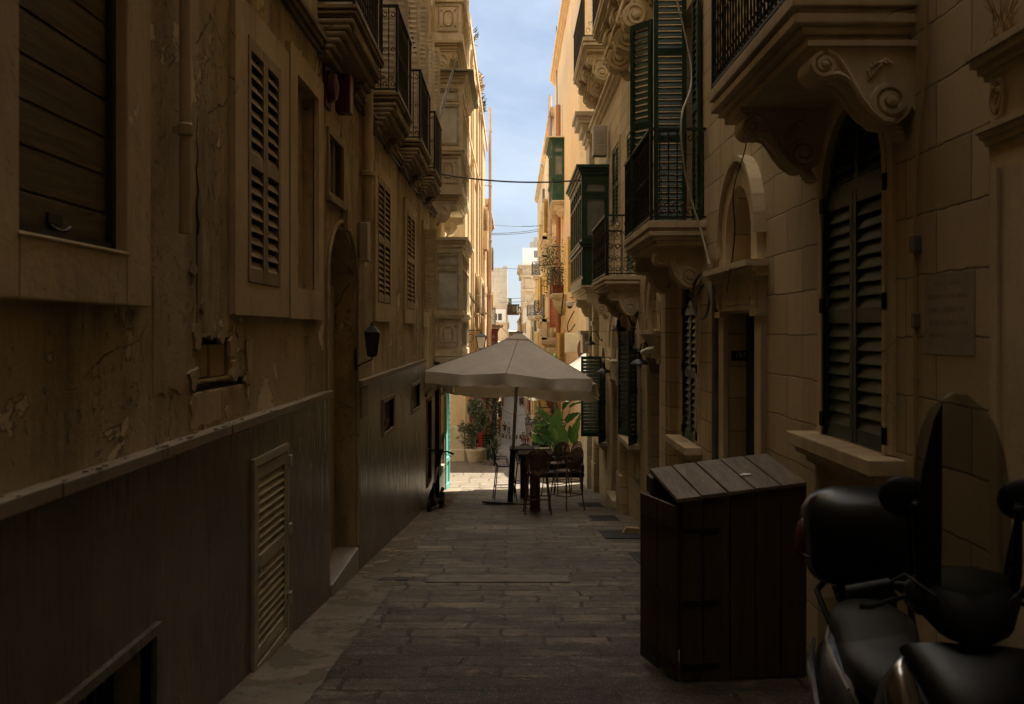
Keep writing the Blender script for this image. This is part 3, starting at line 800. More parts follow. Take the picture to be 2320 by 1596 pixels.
mb = MB((XL + .035, 0, 0), *WL[1:]); wall(mb, 19.6, 22.3, -4, .3, [(20.0, 21.0, -1.5, .16, 0)], rev=.05, back=False)
mb.box(19.58, 22.3, .3, .36, -.03, .05); mb.build('dado', M['marble'], H1, smooth=0)
for (a0, a1, b0, b1) in ((13.2, 14.35, .24, .65), (17.0, 18.4, .23, .643), (20.0, 21.0, -1.5, .16)):
    mb = MB(*WL); frame_mb(mb, a0, a1, b0, b1, a0 - .06, a1 + .06, b0 - .05, b1 + .05, .06); w = mb.build('vent_frame', M['coping'], H1, smooth=0)
    mb = MB(*WL); mb.box(a0, a1, b0, b1, -.20, -.15); mb.build('pane', M['dark'], w, smooth=0)
mb = MB(*WL); mb.box(11.25, 11.75, .62, .96, .03, .055); mb.build('hatch', M['coping'], H1, smooth=0)
mb = MB(*WL); mb.box(2.2, 4.73, -.6, .17, -.20, -.15)
for i in range(24): mb.box(2.3 + i * .1, 2.33 + i * .1, -.6, .17, -.151, -.10)
mb.build('cellar_grille', M['dark'], H1, smooth=0)
mb = MB(*WL); frame_mb(mb, 2.2, 4.73, -.6, .17, 2.0, 4.80, -1.0, .215, .065); mb.build('cellar_frame', M['marble'], H1, smooth=0)
# louvred metal door in the dado
mb = MB(*WL); frame_mb(mb, 6.60, 7.50, -.62, .71, 6.54, 7.56, -.7, .765, .06)
for k in range(3): mb.box(7.53, 7.60, -.45 + k * .52, -.37 + k * .52, .05, .078)
w = mb.build('meter_door', M['ventpaint'], H1, smooth=0)
leaf('door_leaf', w, M['ventpaint'], (Vector((XL + .02, 6.61, -.60)), Vector((0, 1, 0)), Vector((0, 0, 1)), Vector((1, 0, 0))), .88, 1.30, n=9, panels=2, sl=.66)
mb = MB(*WL); mb.box(6.6, 7.5, -.62, .71, -.06, -.05); mb.build('pane', M['dark'], w, smooth=0)  # dark backing sheet that paints the shade between the slats
mb = MB(*WL); mb.lathe(6.66, .02, .05, [(.012, 0), (.018, .012), (.018, .02), (.004, .022)], 8, 'c'); mb.build('door_knob', M['chrome'], w)
# string course under the balconies
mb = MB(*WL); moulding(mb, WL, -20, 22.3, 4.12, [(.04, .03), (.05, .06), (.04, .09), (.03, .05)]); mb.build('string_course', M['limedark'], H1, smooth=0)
# broken masonry beside the pipe
rng = random.Random(4)
mb = MB(*WL)
mb.box(5.58, 6.95, 1.33, 1.47, -.02, .006)
mb.build('crack_shadow', M['soil'], H1, smooth=0) if False else None
def jag(mb, a0, a1, b0, b1, out, n=10, s=.03):
    top = [(a0 + (a1 - a0) * k / n, b1 + rng.uniform(-s, s)) for k in range(n + 1)]
    bot = [(a1 - (a1 - a0) * k / n, b0 + rng.uniform(-s, s)) for k in range(n + 1)]
    mb.prism(top + bot, -.02, out, 'c')
# plaster skin left standing around the hole, with jagged edges
mb = MB(*WL)
jag(mb, 4.85, 5.42, 1.30, 1.9, .004, 14, .03)
mb.build('loose_plaster', M['stucco'], H1, smooth=0)
mb = MB(*WL)
for (a0, a1, b0, b1, o_) in ((5.53, 5.84, 1.345, 1.535, -.035), (5.86, 6.16, 1.34, 1.54, -.025)):
    mb.box(a0, a1, b0, b1, -.12, o_)
mb.build('exposed_stone', M['brokenstone'], H1, smooth=0, bevel=.012)
mb = MB(*WL); jag(mb, 5.4, 5.98, 1.08, 1.262, .004, 9, .014); mb.build('flaked_render', M['stucco2'], H1, smooth=0, bevel=.006)
mb = MB(*WL); jag(mb, 6.0, 6.5, 1.07, 1.255, .003, 9, .014); mb.build('flaked_render', M['brokenstone'], H1, smooth=0, bevel=.006)
for (ca, cb, r_, o_) in ((5.52, 1.58, .09, .012), (5.75, 1.60, .06, .018), (6.0, 1.59, .08, .012), (6.2, 1.52, .10, .014), (6.24, 1.36, .08, .02), (5.44, 1.36, .09, .016), (5.46, 1.2, .07, .012), (6.55, 1.30, .07, .015), (6.36, 1.62, .06, .01), (5.62, 1.75, .05, .012), (5.44, 1.95, .06, .014), (6.1, 1.12, .06, .012)):
    mb = MB(*WL); mb.prism([(ca + r_ * rng.uniform(.5, 1.15) * math.cos(t * .7), cb + r_ * rng.uniform(.45, 1.0) * math.sin(t * .7)) for t in range(9)], -.01, o_, 'c'); mb.build('flaked_render', M['stucco'], H1, smooth=0, bevel=.004)
mb = MB(*WL); mb.prism([(6.52, 1.56), (6.60, 1.50), (6.68, 1.57), (6.66, 1.4), (6.60, 1.25), (6.55, 1.4)], -.01, .012, 'c'); mb.build('flaked_render', M['stucco2'], H1, smooth=0)
mb = MB(*WL)
mb.tube([(5.53 + .02 * math.sin(k * 1.9), 2.15 + k * .06, .0) for k in range(12)], [.010 * (1 - k / 14) for k in range(12)], 5)
mb.build('crack', M['soil'], H1, smooth=0)
# balconies
for i, (a0, a1, mt) in enumerate(((8.94, 10.87, .3), (12.25, 13.95, .3), (15.3, 17.2, .3), (18.2, 19.9, .3))):
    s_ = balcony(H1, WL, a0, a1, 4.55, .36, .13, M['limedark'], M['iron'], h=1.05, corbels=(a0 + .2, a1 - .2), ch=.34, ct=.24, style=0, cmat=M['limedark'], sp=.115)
    leafs = ((a1 - .35, .34), (a0 + .3, .3))
    for aa, w_ in leafs:
        leaf('shutter', s_, M['cream'], (Vector((XL, aa + .1, 4.58)), Vector((1, -.15 if aa > a0 + 1 else .1, 0)).normalized(), Vector((0, 0, 1)), Vector((0, -1, 0))), w_, 2.6, panels=2)
for aa in (11.35, 14.75, 17.85):
    pass
# upper storeys: shuttered windows, mostly above the frame
for a0 in (9.4, 12.7, 15.8, 18.6):
    shut_window(H1, WL, a0, a0 + 1.0, 9.2, 11.2, M['cream'], M['stucco2'])

# corner house with the enclosed balconies
H2 = thing('corner_house', 'shaded house at the crossing carrying three stacked cream enclosed balconies', 'house', (XL - 2, 24.5, G(24.5)))
hl = [(23.9, 25.1, -1.75, .1, 0, .2), (25.25, 26.5, -2.5, .15, 0, .2), (22.5, 23.5, -2.3, .1, 0, .25)]
mb = MB(*WL); wall(mb, 22.3, 26.7, -4, TOPL, hl); body(mb, 22.3, 26.7, -4, TOPL); mb.build('wall', M['suncream'], H2, smooth=0)
mb = MB(*WL); frame_mb(mb, 23.9, 25.1, -1.75, .1, 23.8, 25.2, -1.85, .2, .05); mb.build('shop_window', M['coping'], H2, smooth=0)
mb = MB(*WL); mb.box(23.9, 25.1, -1.75, .1, -.12, -.1); mb.build('pane', M['paned'], H2, smooth=0)
mb = MB(*WL); wall(mb, 23.5, 25.2, -3, -1.86, [], back=False); mb.fr((XL + .05, 0, 0), *WL[1:]); mb.box(23.45, 25.25, -3, -1.87, -.04, 0); mb.build('dado', M['marble'], H2, smooth=0)
mb = MB(*WL); mb.box(22.35, 22.5, -3, .9, -.01, .12); mb.build('pilaster', M['rustdk'], H2, smooth=0)
mb = MB(*WL); mb.box(22.5, 23.5, -2.3, .1, -.24, -.2); mb.build('doorway', M['dark'], H2, smooth=0)
mb = MB((XL - .03, 25.45, -2.52), (.05, 1, 0), (0, 0, 1), (1, -.05, 0))
mb.box(0, .85, 0, 2.62, .02, .07)
for (u0, u1, v0, v1) in ((0, .12, 0, 2.62), (.73, .85, 0, 2.62), (.12, .73, 0, .15), (.12, .73, 2.45, 2.62), (.12, .73, .72, .84)): mb.box(u0, u1, v0, v1, .07, .10)
d = mb.build('turquoise_door', M['teal'], H2, smooth=0)
mb = MB((XL - .03, 25.45, -2.52), (.05, 1, 0), (0, 0, 1), (1, -.05, 0))
for k in range(9): mb.box(.76, .82, 1.0 + k * .15, 1.0 + k * .15 + (.05 if k % 3 else .09), .10, .104)
mb.build('lettering', M['iron'], d, smooth=0)
mb = MB(*WL); mb.box(24.0, 25.15, -.95, .0, .02, .03); mb.build('poster', M['poster'], H2, smooth=0)
for (b0, b1, cor) in ((1.02, 3.72, 1), (4.75, 7.45, 1), (8.2, 10.9, 1)):
    e = enclosed(H2, WL, 22.6, 26.1, b0, b1, .63, M['cream'], M['panel'], ncol=5, octo=True, relmat=M['relief'],
             roof=M['gshut'] if b0 == 4.75 else None, stone=M['limeplain'] if b0 > 2 else None)
mb = MB(*WL); moulding(mb, WL, 22.5, 26.3, .70, [(.1, .3), (.08, .45), (.13, .58)]); mb.build('stone_base', M['limeplain'], H2, smooth=0)
shut_window(H2, WL, 22.9, 23.4, 8.0, 9.5, M['cream'], M['suncream']) if False else None

# ------------------------------------------------------------------ RIGHT near house
H3 = thing('limestone_house', 'long limestone block house with green shutters and scrolled stone balconies', 'house', (XR + 2, 10, G(10)))
TOPR = 23.4
hl = []
wins = [(5.70, 6.81), (11.5, 12.42), (16.9, 17.9), (22.6, 23.6), (.1, 1.2)]
for a0, a1 in wins:
    b = bz0((a0 + a1) / 2); hl.append((a0, a1, b, b + 2.12, .5, .2))
doors = [(8.63, 9.9), (14.2, 15.45), (19.8, 21.05)]
for a0, a1 in doors:
    db = -.108 * (a0 - 8.63)
    hl.append((a0, a1, -3.6, 1.78 + db, 0, .22)); hl.append((a0 + .04, a1 - .2, 2.24 + db, 2.95 + db, .5, .26))
for a0, a1, b0 in ((5.9, 6.9, 3.42), (11.6, 12.6, 2.85), (17.35, 18.45, 2.55), (22.2, 23.3, 8.0)): hl.append((a0, a1, b0, b0 + 2.7, 0, .22))
hl.append((19.8, 21.2, 3.8, 5.4, 0, .15))
mb = MB(*WR); wall(mb, -24, 27.0, -4, TOPR, hl); body(mb, -24, 27.0, -4, TOPR, depth=9); mb.build('wall', M['lime'], H3, smooth=0)
mb = MB(*WR); wall(mb, -24, 9.0, TOPR + .01, 33, []); body(mb, -24, 9.0, TOPR + .01, 33, depth=9); mb.build('added_shade_storey', M['lime'], H3, smooth=0)  # extra storey, out of view, added to keep sun off the wall opposite

def arched_shutters(W, a0, a1, b, opened=False):
    mb = MB(*W); n = 14; m = (a0 + a1) / 2
    for sc_, out_ in ((.13, .022), (.05, .035)):
        w0, w1 = (a1 - a0) / 2, (a1 - a0) / 2 + sc_
        for sg in (-1, 1): mb.box(m + (w0 if sg > 0 else -w1), m + (w1 if sg > 0 else -w0), b, b + 1.62, -.01, out_)
        for k in range(n):
            t0, t1 = math.pi * k / n, math.pi * (k + 1) / n
            q = [(m - w * math.cos(t), b + 1.62 + (.5 + (w - w0)) * math.sin(t)) for w, t in ((w0, t0), (w1, t0), (w1, t1), (w0, t1))]
            mb.prism(q, -.01, out_, 'c')
    w = mb.build('window', M['limeplain'], H3, smooth=30)
    s = MB(*W)
    s.box(a0 - .25, a1 + .28, b - .10, b - .01, -.02, .20); s.box(a0 - .2, a1 + .23, b - .15, b - .1005, -.02, .15); s.box(a0 - .14, a1 + .17, b - .21, b - .1505, -.02, .09)
    s.box(a0 - .08, a1 + .1, b - .62, b - .2105, -.02, .05); s.box(a0 + .1, a1 - .1, b - .56, b - .27, .05, .065)
    s.build('sill', M['limeplain'], w, smooth=0, bevel=.012)
    g = MB(*W); g.box(a0, a1, b, b + 2.1, -.2, -.17); g.build('pane', M['paned'], w, smooth=0)
    O, A, B, C = (Vector(x) for x in W); hw = (a1 - a0) / 2 - .006
    if not opened:
        o = O + A * a0 + B * b - C * .025
        leaf('shutter', w, M['green'], (o, A, B, C), hw, 1.58, panels=2); leaf('shutter', w, M['green'], (o + A * (hw + .012), A, B, C), hw, 1.58, panels=2)
    else:
        leaf('shutter', w, M['green'], (O + A * a0 + B * b + C * .02, (-A * .93 + C * .36).normalized(), B, (C * .93 + A * .36).normalized()), hw, 1.58, panels=2)
        leaf('shutter', w, M['green'], (O + A * a1 + B * b + C * .02, (A * opened[0] + C * opened[1]).normalized(), B, (-A * opened[1] + C * opened[0]).normalized()), hw, 1.9, panels=2)
    f = MB(*W)                                                       # arched head: frame and slats cut to the arc
    f.box(a0, a1, b + 1.585, b + 1.66, -.05, -.012); f.box(m - .03, m + .03, b + 1.66, b + 2.1, -.05, -.012)
    w0 = (a1 - a0) / 2
    for k in range(n):
        t0, t1 = math.pi * k / n, math.pi * (k + 1) / n
        f.prism([(m - w_ * math.cos(t), b + 1.62 + h_ * math.sin(t)) for w_, h_, t in ((w0 - .06, .44, t0), (w0 + .005, .505, t0), (w0 + .005, .505, t1), (w0 - .06, .44, t1))], -.05, -.012, 'c')
    for k in range(6):
        y = b + 1.68 + k * .068
        hw2 = (w0 - .05) * math.sqrt(max(0, 1 - ((y + .06 - b - 1.62) / .45) ** 2))
        if hw2 > .06:
            for s0, s1 in ((m - hw2, m - .03), (m + .03, m + hw2)):
                f.quad((s0, y, -.016), (s1, y, -.016), (s1, y + .058, -.046), (s0, y + .058, -.046))
                f.quad((s0, y - .008, -.016), (s1, y - .008, -.016), (s1, y, -.016), (s0, y, -.016))
    f.build('shutter_head', M['green'], w, smooth=0)
    for yy in (.05, .82, 1.5):
        for aa in (a0 - .05, a1 - .01): hg = MB(*W); hg.box(aa, aa + .06, b + yy, b + yy + .1, -.01, .035); hg.build('hinge', M['green'], w, smooth=0)
    return w
arched_shutters(WR, *wins[0], bz0(6.25)); arched_shutters(WR, *wins[4], bz0(.65)); arched_shutters(WR, *wins[1], bz0(11.96))
arched_shutters(WR, *wins[2], bz0(17.4), opened=(.95, .3)); arched_shutters(WR, *wins[3], bz0(23.1), opened=(.12, .99))

for i, (a0, a1) in enumerate(doors):
    db = -.108 * (a0 - 8.63)
    mb = MB(*WR)
    for u0, u1 in ((a0 - .22, a0), (a1, a1 + .22)):
        mb.box(u0, u1, -3.6, 1.74 + db, -.01, .05)
        mb.box(u0 - .02, u1 + .02, 1.74 + db, 1.80 + db, -.01, .09)
    mb.box(a0 - .22, a1 + .22, 1.80 + db, 2.08 + db, -.02, .06)
    for u in (a0 - .16, a1 + .02): mb.box(u, u + .12, 1.83 + db, 2.05 + db, .06, .09); mb.ball(u + .06, 1.94 + db, .085, .04, .07, .03, 8)
    mb.box(a0 + .1, a1 - .1, 1.86 + db, 2.02 + db, .055, .07)
    for k, (h0, h1, q) in enumerate(((2.08, 2.12, .10), (2.12, 2.16, .14), (2.16, 2.215, .20))): mb.box(a0 - .25 - q * .3, a1 + .25 + q * .3, h0 + db, h1 + db - .0006, -.02, q)
    # arched hood over the fanlight niche
    n = 14; m = (a0 + a1) / 2 - .08; w0, w1, hh = (a1 - a0) / 2 - .12, (a1 - a0) / 2 + .1, .21
    for (u0, u1) in ((m - w1, m - w0), (m + w0, m + w1)): mb.box(u0, u1, 2.216 + db, 2.45 + db, -.01, .07)
    for k in range(n):
        t0, t1 = math.pi * k / n, math.pi * (k + 1) / n
        mb.prism([(m - w * math.cos(t), 2.45 + db + h * math.sin(t)) for w, h, t in ((w0, .5, t0), (w1, .72, t0), (w1, .72, t1), (w0, .5, t1))], -.01, .07, 'c')
        mb.prism([(m - w * math.cos(t), 2.45 + db + h * math.sin(t)) for w, h, t in ((w1, .72, t0), (w1 + .05, .77, t0), (w1 + .05, .77, t1), (w1, .72, t1))], -.01, .11, 'c')
    d = mb.build('doorway', M['limeplain'], H3, smooth=30)
    mb = MB(*WR); mb.box(a0, a1, -3.6, 1.77 + db, -.215, -.18)
    for u in (.12, .72): mb.box(a0 + u, a0 + u + .42, -.6 + db, 1.5 + db, -.18, -.165)
    mb.build('door', M['greend'] if i else M['dark'], d, smooth=0)
    mb = MB(*WR); mb.box(a0 - .05, a1 + .05, -3.6, G(a0) + .14, -.2, .16); mb.build('threshold', M['limeplain'], d, smooth=0)
for a0 in (13.0, 18.6, 24.6):
    mb = MB(*WR); mb.box(a0, a0 + .62, -4, 2.5, -.01, .10); mb.box(a0 + .12, a0 + .5, -4, 2.45, .10, .13); mb.box(a0 - .04, a0 + .66, -4, G(a0) + .7, -.01, .14); mb.box(a0 - .05, a0 + .67, 2.3 - .1 * (a0 - 13) * .5, 2.42 - .1 * (a0 - 13) * .5, -.01, .17)
    mb.build('pilaster', M['lime'], H3, smooth=0)
# corner pier with capital
mb = MB(*WR); mb.box(25.9, 27.02, -4, -1.0, -.3, .20); mb.box(25.95, 27.01, -1.0, 6.5, -.3, .14)
for k, (h, q) in enumerate(((.12, .18), (.15, .24), (.2, .34), (.18, .45), (.12, .52))):
    y = 6.5 + sum((.12, .15, .2, .18, .12)[:k]); mb.box(25.95 - q * .5, 27.0 + q * .3, y, y + h - .001, -.1, q)
mb.box(26.1, 26.9, 1.0, 1.5, .14, .3); mb.box(26.05, 26.95, 1.5, 1.6, .14, .36); mb.box(26.1, 26.9, .2, .3, .14, .26)
mb.build('corner_pier', M['limegrey'], H3, smooth=0, bevel=.01)
mb = MB(*WR); moulding(mb, WR, -20, 27, 6.6, [(.08, .06), (.1, .12), (.06, .18)]); mb.build('string_course', M['limeplain'], H3, smooth=0)

# near edge pilaster with capital and medallion (another doorway surround, cut by the frame)
mb = MB(*WR)
a0, a1 = 3.3, 4.34
mb.box(a0, a1, -1, 2.42, -.01, .07); mb.box(a0, a1 - .06, -1, 2.36, .07, .095); mb.box(a0, 4.16, -1, 2.30, .095, .11); mb.box(4.16, 4.20, -1, 2.30, .095, .125)
mb.box(a0, a1 - .04, 2.50, 2.70, -.01, .085)
for k, (u, v, q) in enumerate(((2.42, 2.45, .09), (2.45, 2.475, .105), (2.475, 2.50, .12), (2.70, 2.73, .09), (2.73, 2.765, .11), (2.765, 2.80, .135), (2.80, 2.83, .15))): mb.box(a0, a1 + (q - .08) * .9, u, v - .0006, -.01, q)
mb.lathe(4.22, 2.60, .085, [(.05, 0), (.056, .01), (.045, .02), (.03, .012), (.0, .012)], 18, 'c', sq=1)
mb.tube([(4.22 + .055 * math.cos(k * math.pi / 10), 2.60 + .078 * math.sin(k * math.pi / 10), .09) for k in range(20)], .011, 6, closed=True)
for k in range(9): mb.ball(4.22 + .03 * math.cos(k * 2.3) * (k / 9), 2.60 + .055 * math.sin(k * 1.7), .095, .015, .017, .014, 6)
mb.build('doorway', M['limeplain'], H3, smooth=35, bevel=.005)

# balconies
cm = M['limeplain']
balcony(H3, WR, 5.28, 7.55, 3.42, .66, .27, cm, M['iron'], h=1.0, corbels=(5.42, 7.0), ch=.44, ct=.22, style=1, sp=.085)
sB = balcony(H3, WR, 11.0, 13.5, 2.83, .64, .27, cm, M['iron'], h=1.0, corbels=(11.35, 13.1), ch=.48, ct=.22, style=1, topmat=M['ironrail'], sp=.1)
balcony(H3, WR, 16.7, 19.4, 2.53, .60, .22, cm, M['iron'], h=1.0, corbels=(17.0, 19.0), ch=.46, ct=.22, style=2, topmat=M['ironrail'], sp=.13)
balcony(H3, WR, 15.0, 19.0, 7.35, .62, .3, cm, M['iron'], h=1.0, corbels=(15.4, 16.6, 17.8), ch=.85, ct=.28, style=1)
balcony(H3, WR, 21.5, 25.0, 7.95, .62, .28, cm, M['iron'], h=1.0, corbels=(21.85, 23.1, 24.4), ch=.62, ct=.3, style=1, sp=.16)
# tall folding shutter leaves standing out from the wall on the green balcony
Z3 = Vector((0, 0, 1))
leaf('shutter', sB, M['green'], (Vector((XR, 12.3, 2.86)), Vector((-1, .05, 0)).normalized(), Z3, Vector((0, -1, 0))), .40, 3.3, panels=3)
leaf('shutter', sB, M['green'], (Vector((XR - .405, 12.32, 2.86)), Vector((-.6, .75, 0)).normalized(), Z3, Vector((-.75, -.6, 0)).normalized()), .36, 2.6, panels=2)
leaf('shutter', sB, M['green'], (Vector((XR - .03, 11.55, 2.86)), Vector((0, -1, 0)), Z3, Vector((-1, 0, 0))), .36, 2.6, panels=2)
for (a0, a1, b0, b1) in ((17.35, 18.45, 2.6, 5.2), (19.8, 21.2, 3.8, 5.4), (22.2, 23.3, 8.0, 10.6), (5.95, 6.85, 3.45, 6.0)):
    shut_window(H3, WR, a0, a1, b0, b1, M['green'], cm, side=.08, ap=.1, head=.1, out=.03, depth=-.02)
enclosed(H3, WR, 22.1, 26.3, 2.62, 5.28, .61, M['green'], M['pane'], ncol=6, stone=cm, nb=2)

# unseen house added across the alley behind the camera to cut the sky light
mb = MB((0, -5.2, 0), (1, 0, 0), (0, 0, 1), (0, 1, 0)); wall(mb, -9, 9, 0, 24, [(-1, .2, 2.4, 4.8, .5), (-1, .2, 8, 10, 0), (1, 2, 8, 10, 0), (-1, .2, 13, 15, 0)]); body(mb, -9, 9, 0, 24)
HB = thing('added_blocker_house', 'unseen limestone house added behind the viewer to block sky light', 'house', (0, -7, G(-7)))
mb.build('wall', M['farB'], HB, smooth=0)
# ------------------------------------------------------------------ far houses
def facade(name, label, W, a0, a1, b0, b1, mat, floors=(), bays=2, ww=.9, wh=1.5, smats=None, depth=8, cornice=True, rev=.12, rng_=None, flap=0, skip=()):
    rg = rng_ or random.Random(int(a0 * 7 + b1 * 3))
    O = Vector(W[0]); base = O + Vector(W[1]) * ((a0 + a1) / 2) - Vector(W[3]) * 1.5
    h = thing(name, label, 'house', (base.x, base.y, G(min(500, max(-50, base.y)))))
    holes, ws = [], []
    for f in floors:
        for i in range(bays):
            if (f, i) in skip: continue
            c = a0 + (a1 - a0) * (i + .5) / bays
            r_ = (c - ww / 2, c + ww / 2, f, f + wh, 0); holes.append(r_); ws.append(r_)
    mb = MB(*W); wall(mb, a0, a1, b0, b1, holes, rev); body(mb, a0, a1, b0, b1, depth); mb.build('wall', mat, h, smooth=0)
    if cornice:
        mb = MB(*W); moulding(mb, W, a0 - .02, a1 + .02, b1 - .35, [(.1, .08), (.12, .16), (.16, .26)]); mb.build('cornice', mat, h, smooth=0)
    for k, q in enumerate(ws):
        sm = (smats or [M['yshut'], M['gshut'], M['rshut']])[rg.randrange(len(smats or [1, 2, 3]))]
        mb = MB(*W)
        mb.box(q[0] - .12, q[0], q[2] - .05, q[3] + .12, -.01, .05); mb.box(q[1], q[1] + .12, q[2] - .05, q[3] + .12, -.01, .05)
        mb.box(q[0], q[1], q[3], q[3] + .12, -.01, .06); mb.box(q[0] - .16, q[1] + .16, q[2] - .14, q[2] - .05, -.01, .12)
        w = mb.build('window', mat, h, smooth=0)
        g = MB(*W); g.box(q[0], q[1], q[2], q[3], -.10, -.08); g.build('pane', M['paned'], w, smooth=0)
        O_, A, B, C = (Vector(x) for x in W)
        hw = (q[1] - q[0]) / 2
        if rg.random() < .6:
            s = -1 if (q[0] + q[1]) / 2 > 0 else 1
            leaf('shutter', w, sm, (O_ + A * q[0] + B * q[2] + C * .03, (-A * .9 + C * .4).normalized(), B, (C * .9 + A * .4).normalized()), hw, q[3] - q[2], n=9, panels=2)
            leaf('shutter', w, sm, (O_ + A * q[1] + B * q[2] + C * .03, (A * .9 + C * .4).normalized(), B, (C * .9 - A * .4).normalized()), hw, q[3] - q[2], n=9, panels=2)
        else:
            leaf('shutter', w, sm, (O_ + A * q[0] + B * q[2] - C * .02, A, B, C), hw, q[3] - q[2], n=9, panels=2)
            leaf('shutter', w, sm, (O_ + A * (q[0] + hw) + B * q[2] - C * .02, A, B, C), hw, q[3] - q[2], n=9, panels=2)
    return h
FL = fl(-1.5)
ys = [M['yshut']]; gs = [M['gshut']]
L1 = facade('tall_house', 'tall sunlit cream rendered house left beyond the crossing, plants on its roof edge', FL, 32, 55.5, -8, E + 10.6, M['suncream'],
            floors=(2.3, 6.5), bays=4, smats=[M['cream']], skip=((2.3, 0), (6.5, 0), (6.5, 1), (6.5, 2), (2.3, 3)), cornice=False)
# its shaded end wall faces the crossing
mb = MB((0, 31.97, 0), (1, 0, 0), (0, 0, 1), (0, -1, 0)); mb.box(-6, -1.52, -3, -1.45, 0, .10); mb.box(-6, -1.51, -3, -2.2, .1, .16); mb.build('plinth', M['limeplain'], L1, smooth=0, bevel=.02)
mb = MB(*FL)
for a_, w__, q_ in ((33.6, .5, .05), (36.2, .35, .07), (38.3, .5, .04), (41.5, .4, .08), (45.2, .6, .06), (47.6, .3, .1)): mb.box(a_, a_ + w__, -6, E + 10.2, 0, q_)
mb.box(32.1, 55.4, E + 9.9, E + 10.2, .1, .16); mb.box(32, 44, E + 6.2, E + 6.35, .101, .14); mb.build('rib', M['suncream'], L1, smooth=0)
mb = MB(*FL); mb.box(44, 55.4, 3.6, 4.0, 0, .12); mb.box(49.2, 50.4, -6, 5.6, 0, .16); mb.box(49.0, 50.6, 5.6, 6.5, 0, .3); mb.build('pilaster', M['orange'], L1, smooth=0)
L2 = facade('stepped_house', 'narrow ochre house with a red drainpipe after the tall cream house', FL, 55.6, 71, -10, E + 7.3, M['orange'], floors=(-1, 2.6, 5.6), bays=2)
facade('low_house', 'low shaded house with flat roof before the street dips', FL, 71.1, 104, -12, E - 1.2, M['farA'], floors=(-5.5, -2.6), bays=4)
facade('low_house', 'long low house lining the bottom of the street on the sunny side', FL, 104.2, 150, -16, E - 3.2, M['farC'], floors=(-9.5, -6.5), bays=6)
facade('low_house', 'small plain house at the foot of the climbing street', FL, 150.2, 205, -16, E - 3.0, M['farA'], floors=(-9, -6), bays=6)
FR = frr(2.15)
R1 = facade('orange_house', 'orange rendered house right beyond the crossing with terracotta drainpipe', FR, 31.8, 50, -7, E + 12.6, M['orange'],
            floors=(-.4, 2.9, 6.8), bays=3, smats=[M['yshut']], ww=1.1, wh=1.9, cornice=True, skip=((2.9, 1), (6.8, 1), (6.8, 0), (2.9, 2), (-.4, 0)))
leaf('shutter', R1, M['rshut'], (Vector((2.15, 43.6, E + .1)), Vector((-1, .1, 0)).normalized(), Z3, Vector((0, -1, 0))), .50, 2.2, panels=2)
R2 = facade('cream_house', 'cream house with yellow louvred shutters beyond the orange house', FR, 50.1, 66, -8, E + 11.2, M['suncream'], floors=(-3.2, .3, 3.8, 7.4), bays=4, smats=ys, ww=1.1, wh=2.0)
R3 = facade('bracketed_house', 'sand coloured house with a bracketed cornice halfway down the right side', FR, 66.1, 84, -10, E + 11.0, M['farA'], floors=(-4, -.5, 3.2, 6.8), bays=4, smats=ys, ww=1.1, wh=2.0)
R4 = facade('weathered_house', 'weathered stone house lower down the right side', FR, 84.1, 112, -12, E + 3.4, M['farC'], floors=(-6, -2.6, .6), bays=5, ww=1.1, wh=1.9)
facade('weathered_house', 'pitted stone house low on the right side before the grey balcony house', FR, 112.1, 150, -15, E + 3.6, M['farB'], floors=(-8, -5, -1.6), bays=6, ww=1.1, wh=1.9)
facade('grey_house', 'grey house with shutters just before the tall pediment house', frr(2.15), 150.2, 199.8, -15, E + 4.4, M['farC'], floors=(-8, -5, -2, 1.2), bays=8)
# the pediment house turns its flank to the viewer
FD = ((0, 200, 0), (1, 0, 0), (0, 0, 1), (0, -1, 0))
PH = facade('pediment_house', 'tall house with heavy cornices and blank stone flank facing up the street', FD, 2.05, 11, -15, E + 13.0, M['farB'], floors=(-7,), bays=3, depth=30, cornice=True)
mb = MB(*FD)
for b, q in ((E + 10.6, .35), (E + 7.8, .45), (E + 5.4, .4)): mb.box(1.7, 11, b, b + .45, 0, q)
for b, q in ((E + 8.3, 2.2), (E + 3.0, 2.0)): mb.box(2.6, 2.6 + q, b, b + 2.0, 0, .2)
mb.build('string_course', M['farB'], PH, smooth=0)
mb = MB(*frr(2.05)); moulding(mb, FD, 200.2, 230, E + 12.2, [(.3, .3), (.3, .6), (.3, .9)])
for a in range(8): mb.box(201 + a * 3.6, 202 + a * 3.6, E + 11.2, E + 12.2, 0, .5)
for a in range(3): mb.box(203 + a * 8, 207 + a * 8, E + 3.6, E + 3.9, 0, 1.0); mb.box(203 + a * 8, 207 + a * 8, E + 3.9, E + 5.0, .85, 1.0)
mb.build('cornice', M['farB'], PH, smooth=0)
RB = MB(*FD); RB.box(2.2, 11, E + 13.05, E + 16.6, -8, -1.0)
rb_ = RB.build('roof_room', M['white'], PH, smooth=0)
g = MB(*FD); g.box(4.4, 10, E + 14.6, E + 16.0, -1.0, -.97); g.build('pane', M['pane'], rb_, smooth=0)
g = MB(*FD); g.box(4.4, 10, E + 16.65, E + 18.8, -6, -1.55); g.box(3.6, 4.4, E + 16.6, E + 17.8, -3, -1.2); g.build('roof_stair', M['boxgrey'], rb_, smooth=0)
facade('grey_house', 'last shaded house before the timber bridge on the right', frr(1.9), 230.2, 244, -14, E + 5.4, M['farA'], floors=(-8, -4, 0, 3), bays=3)
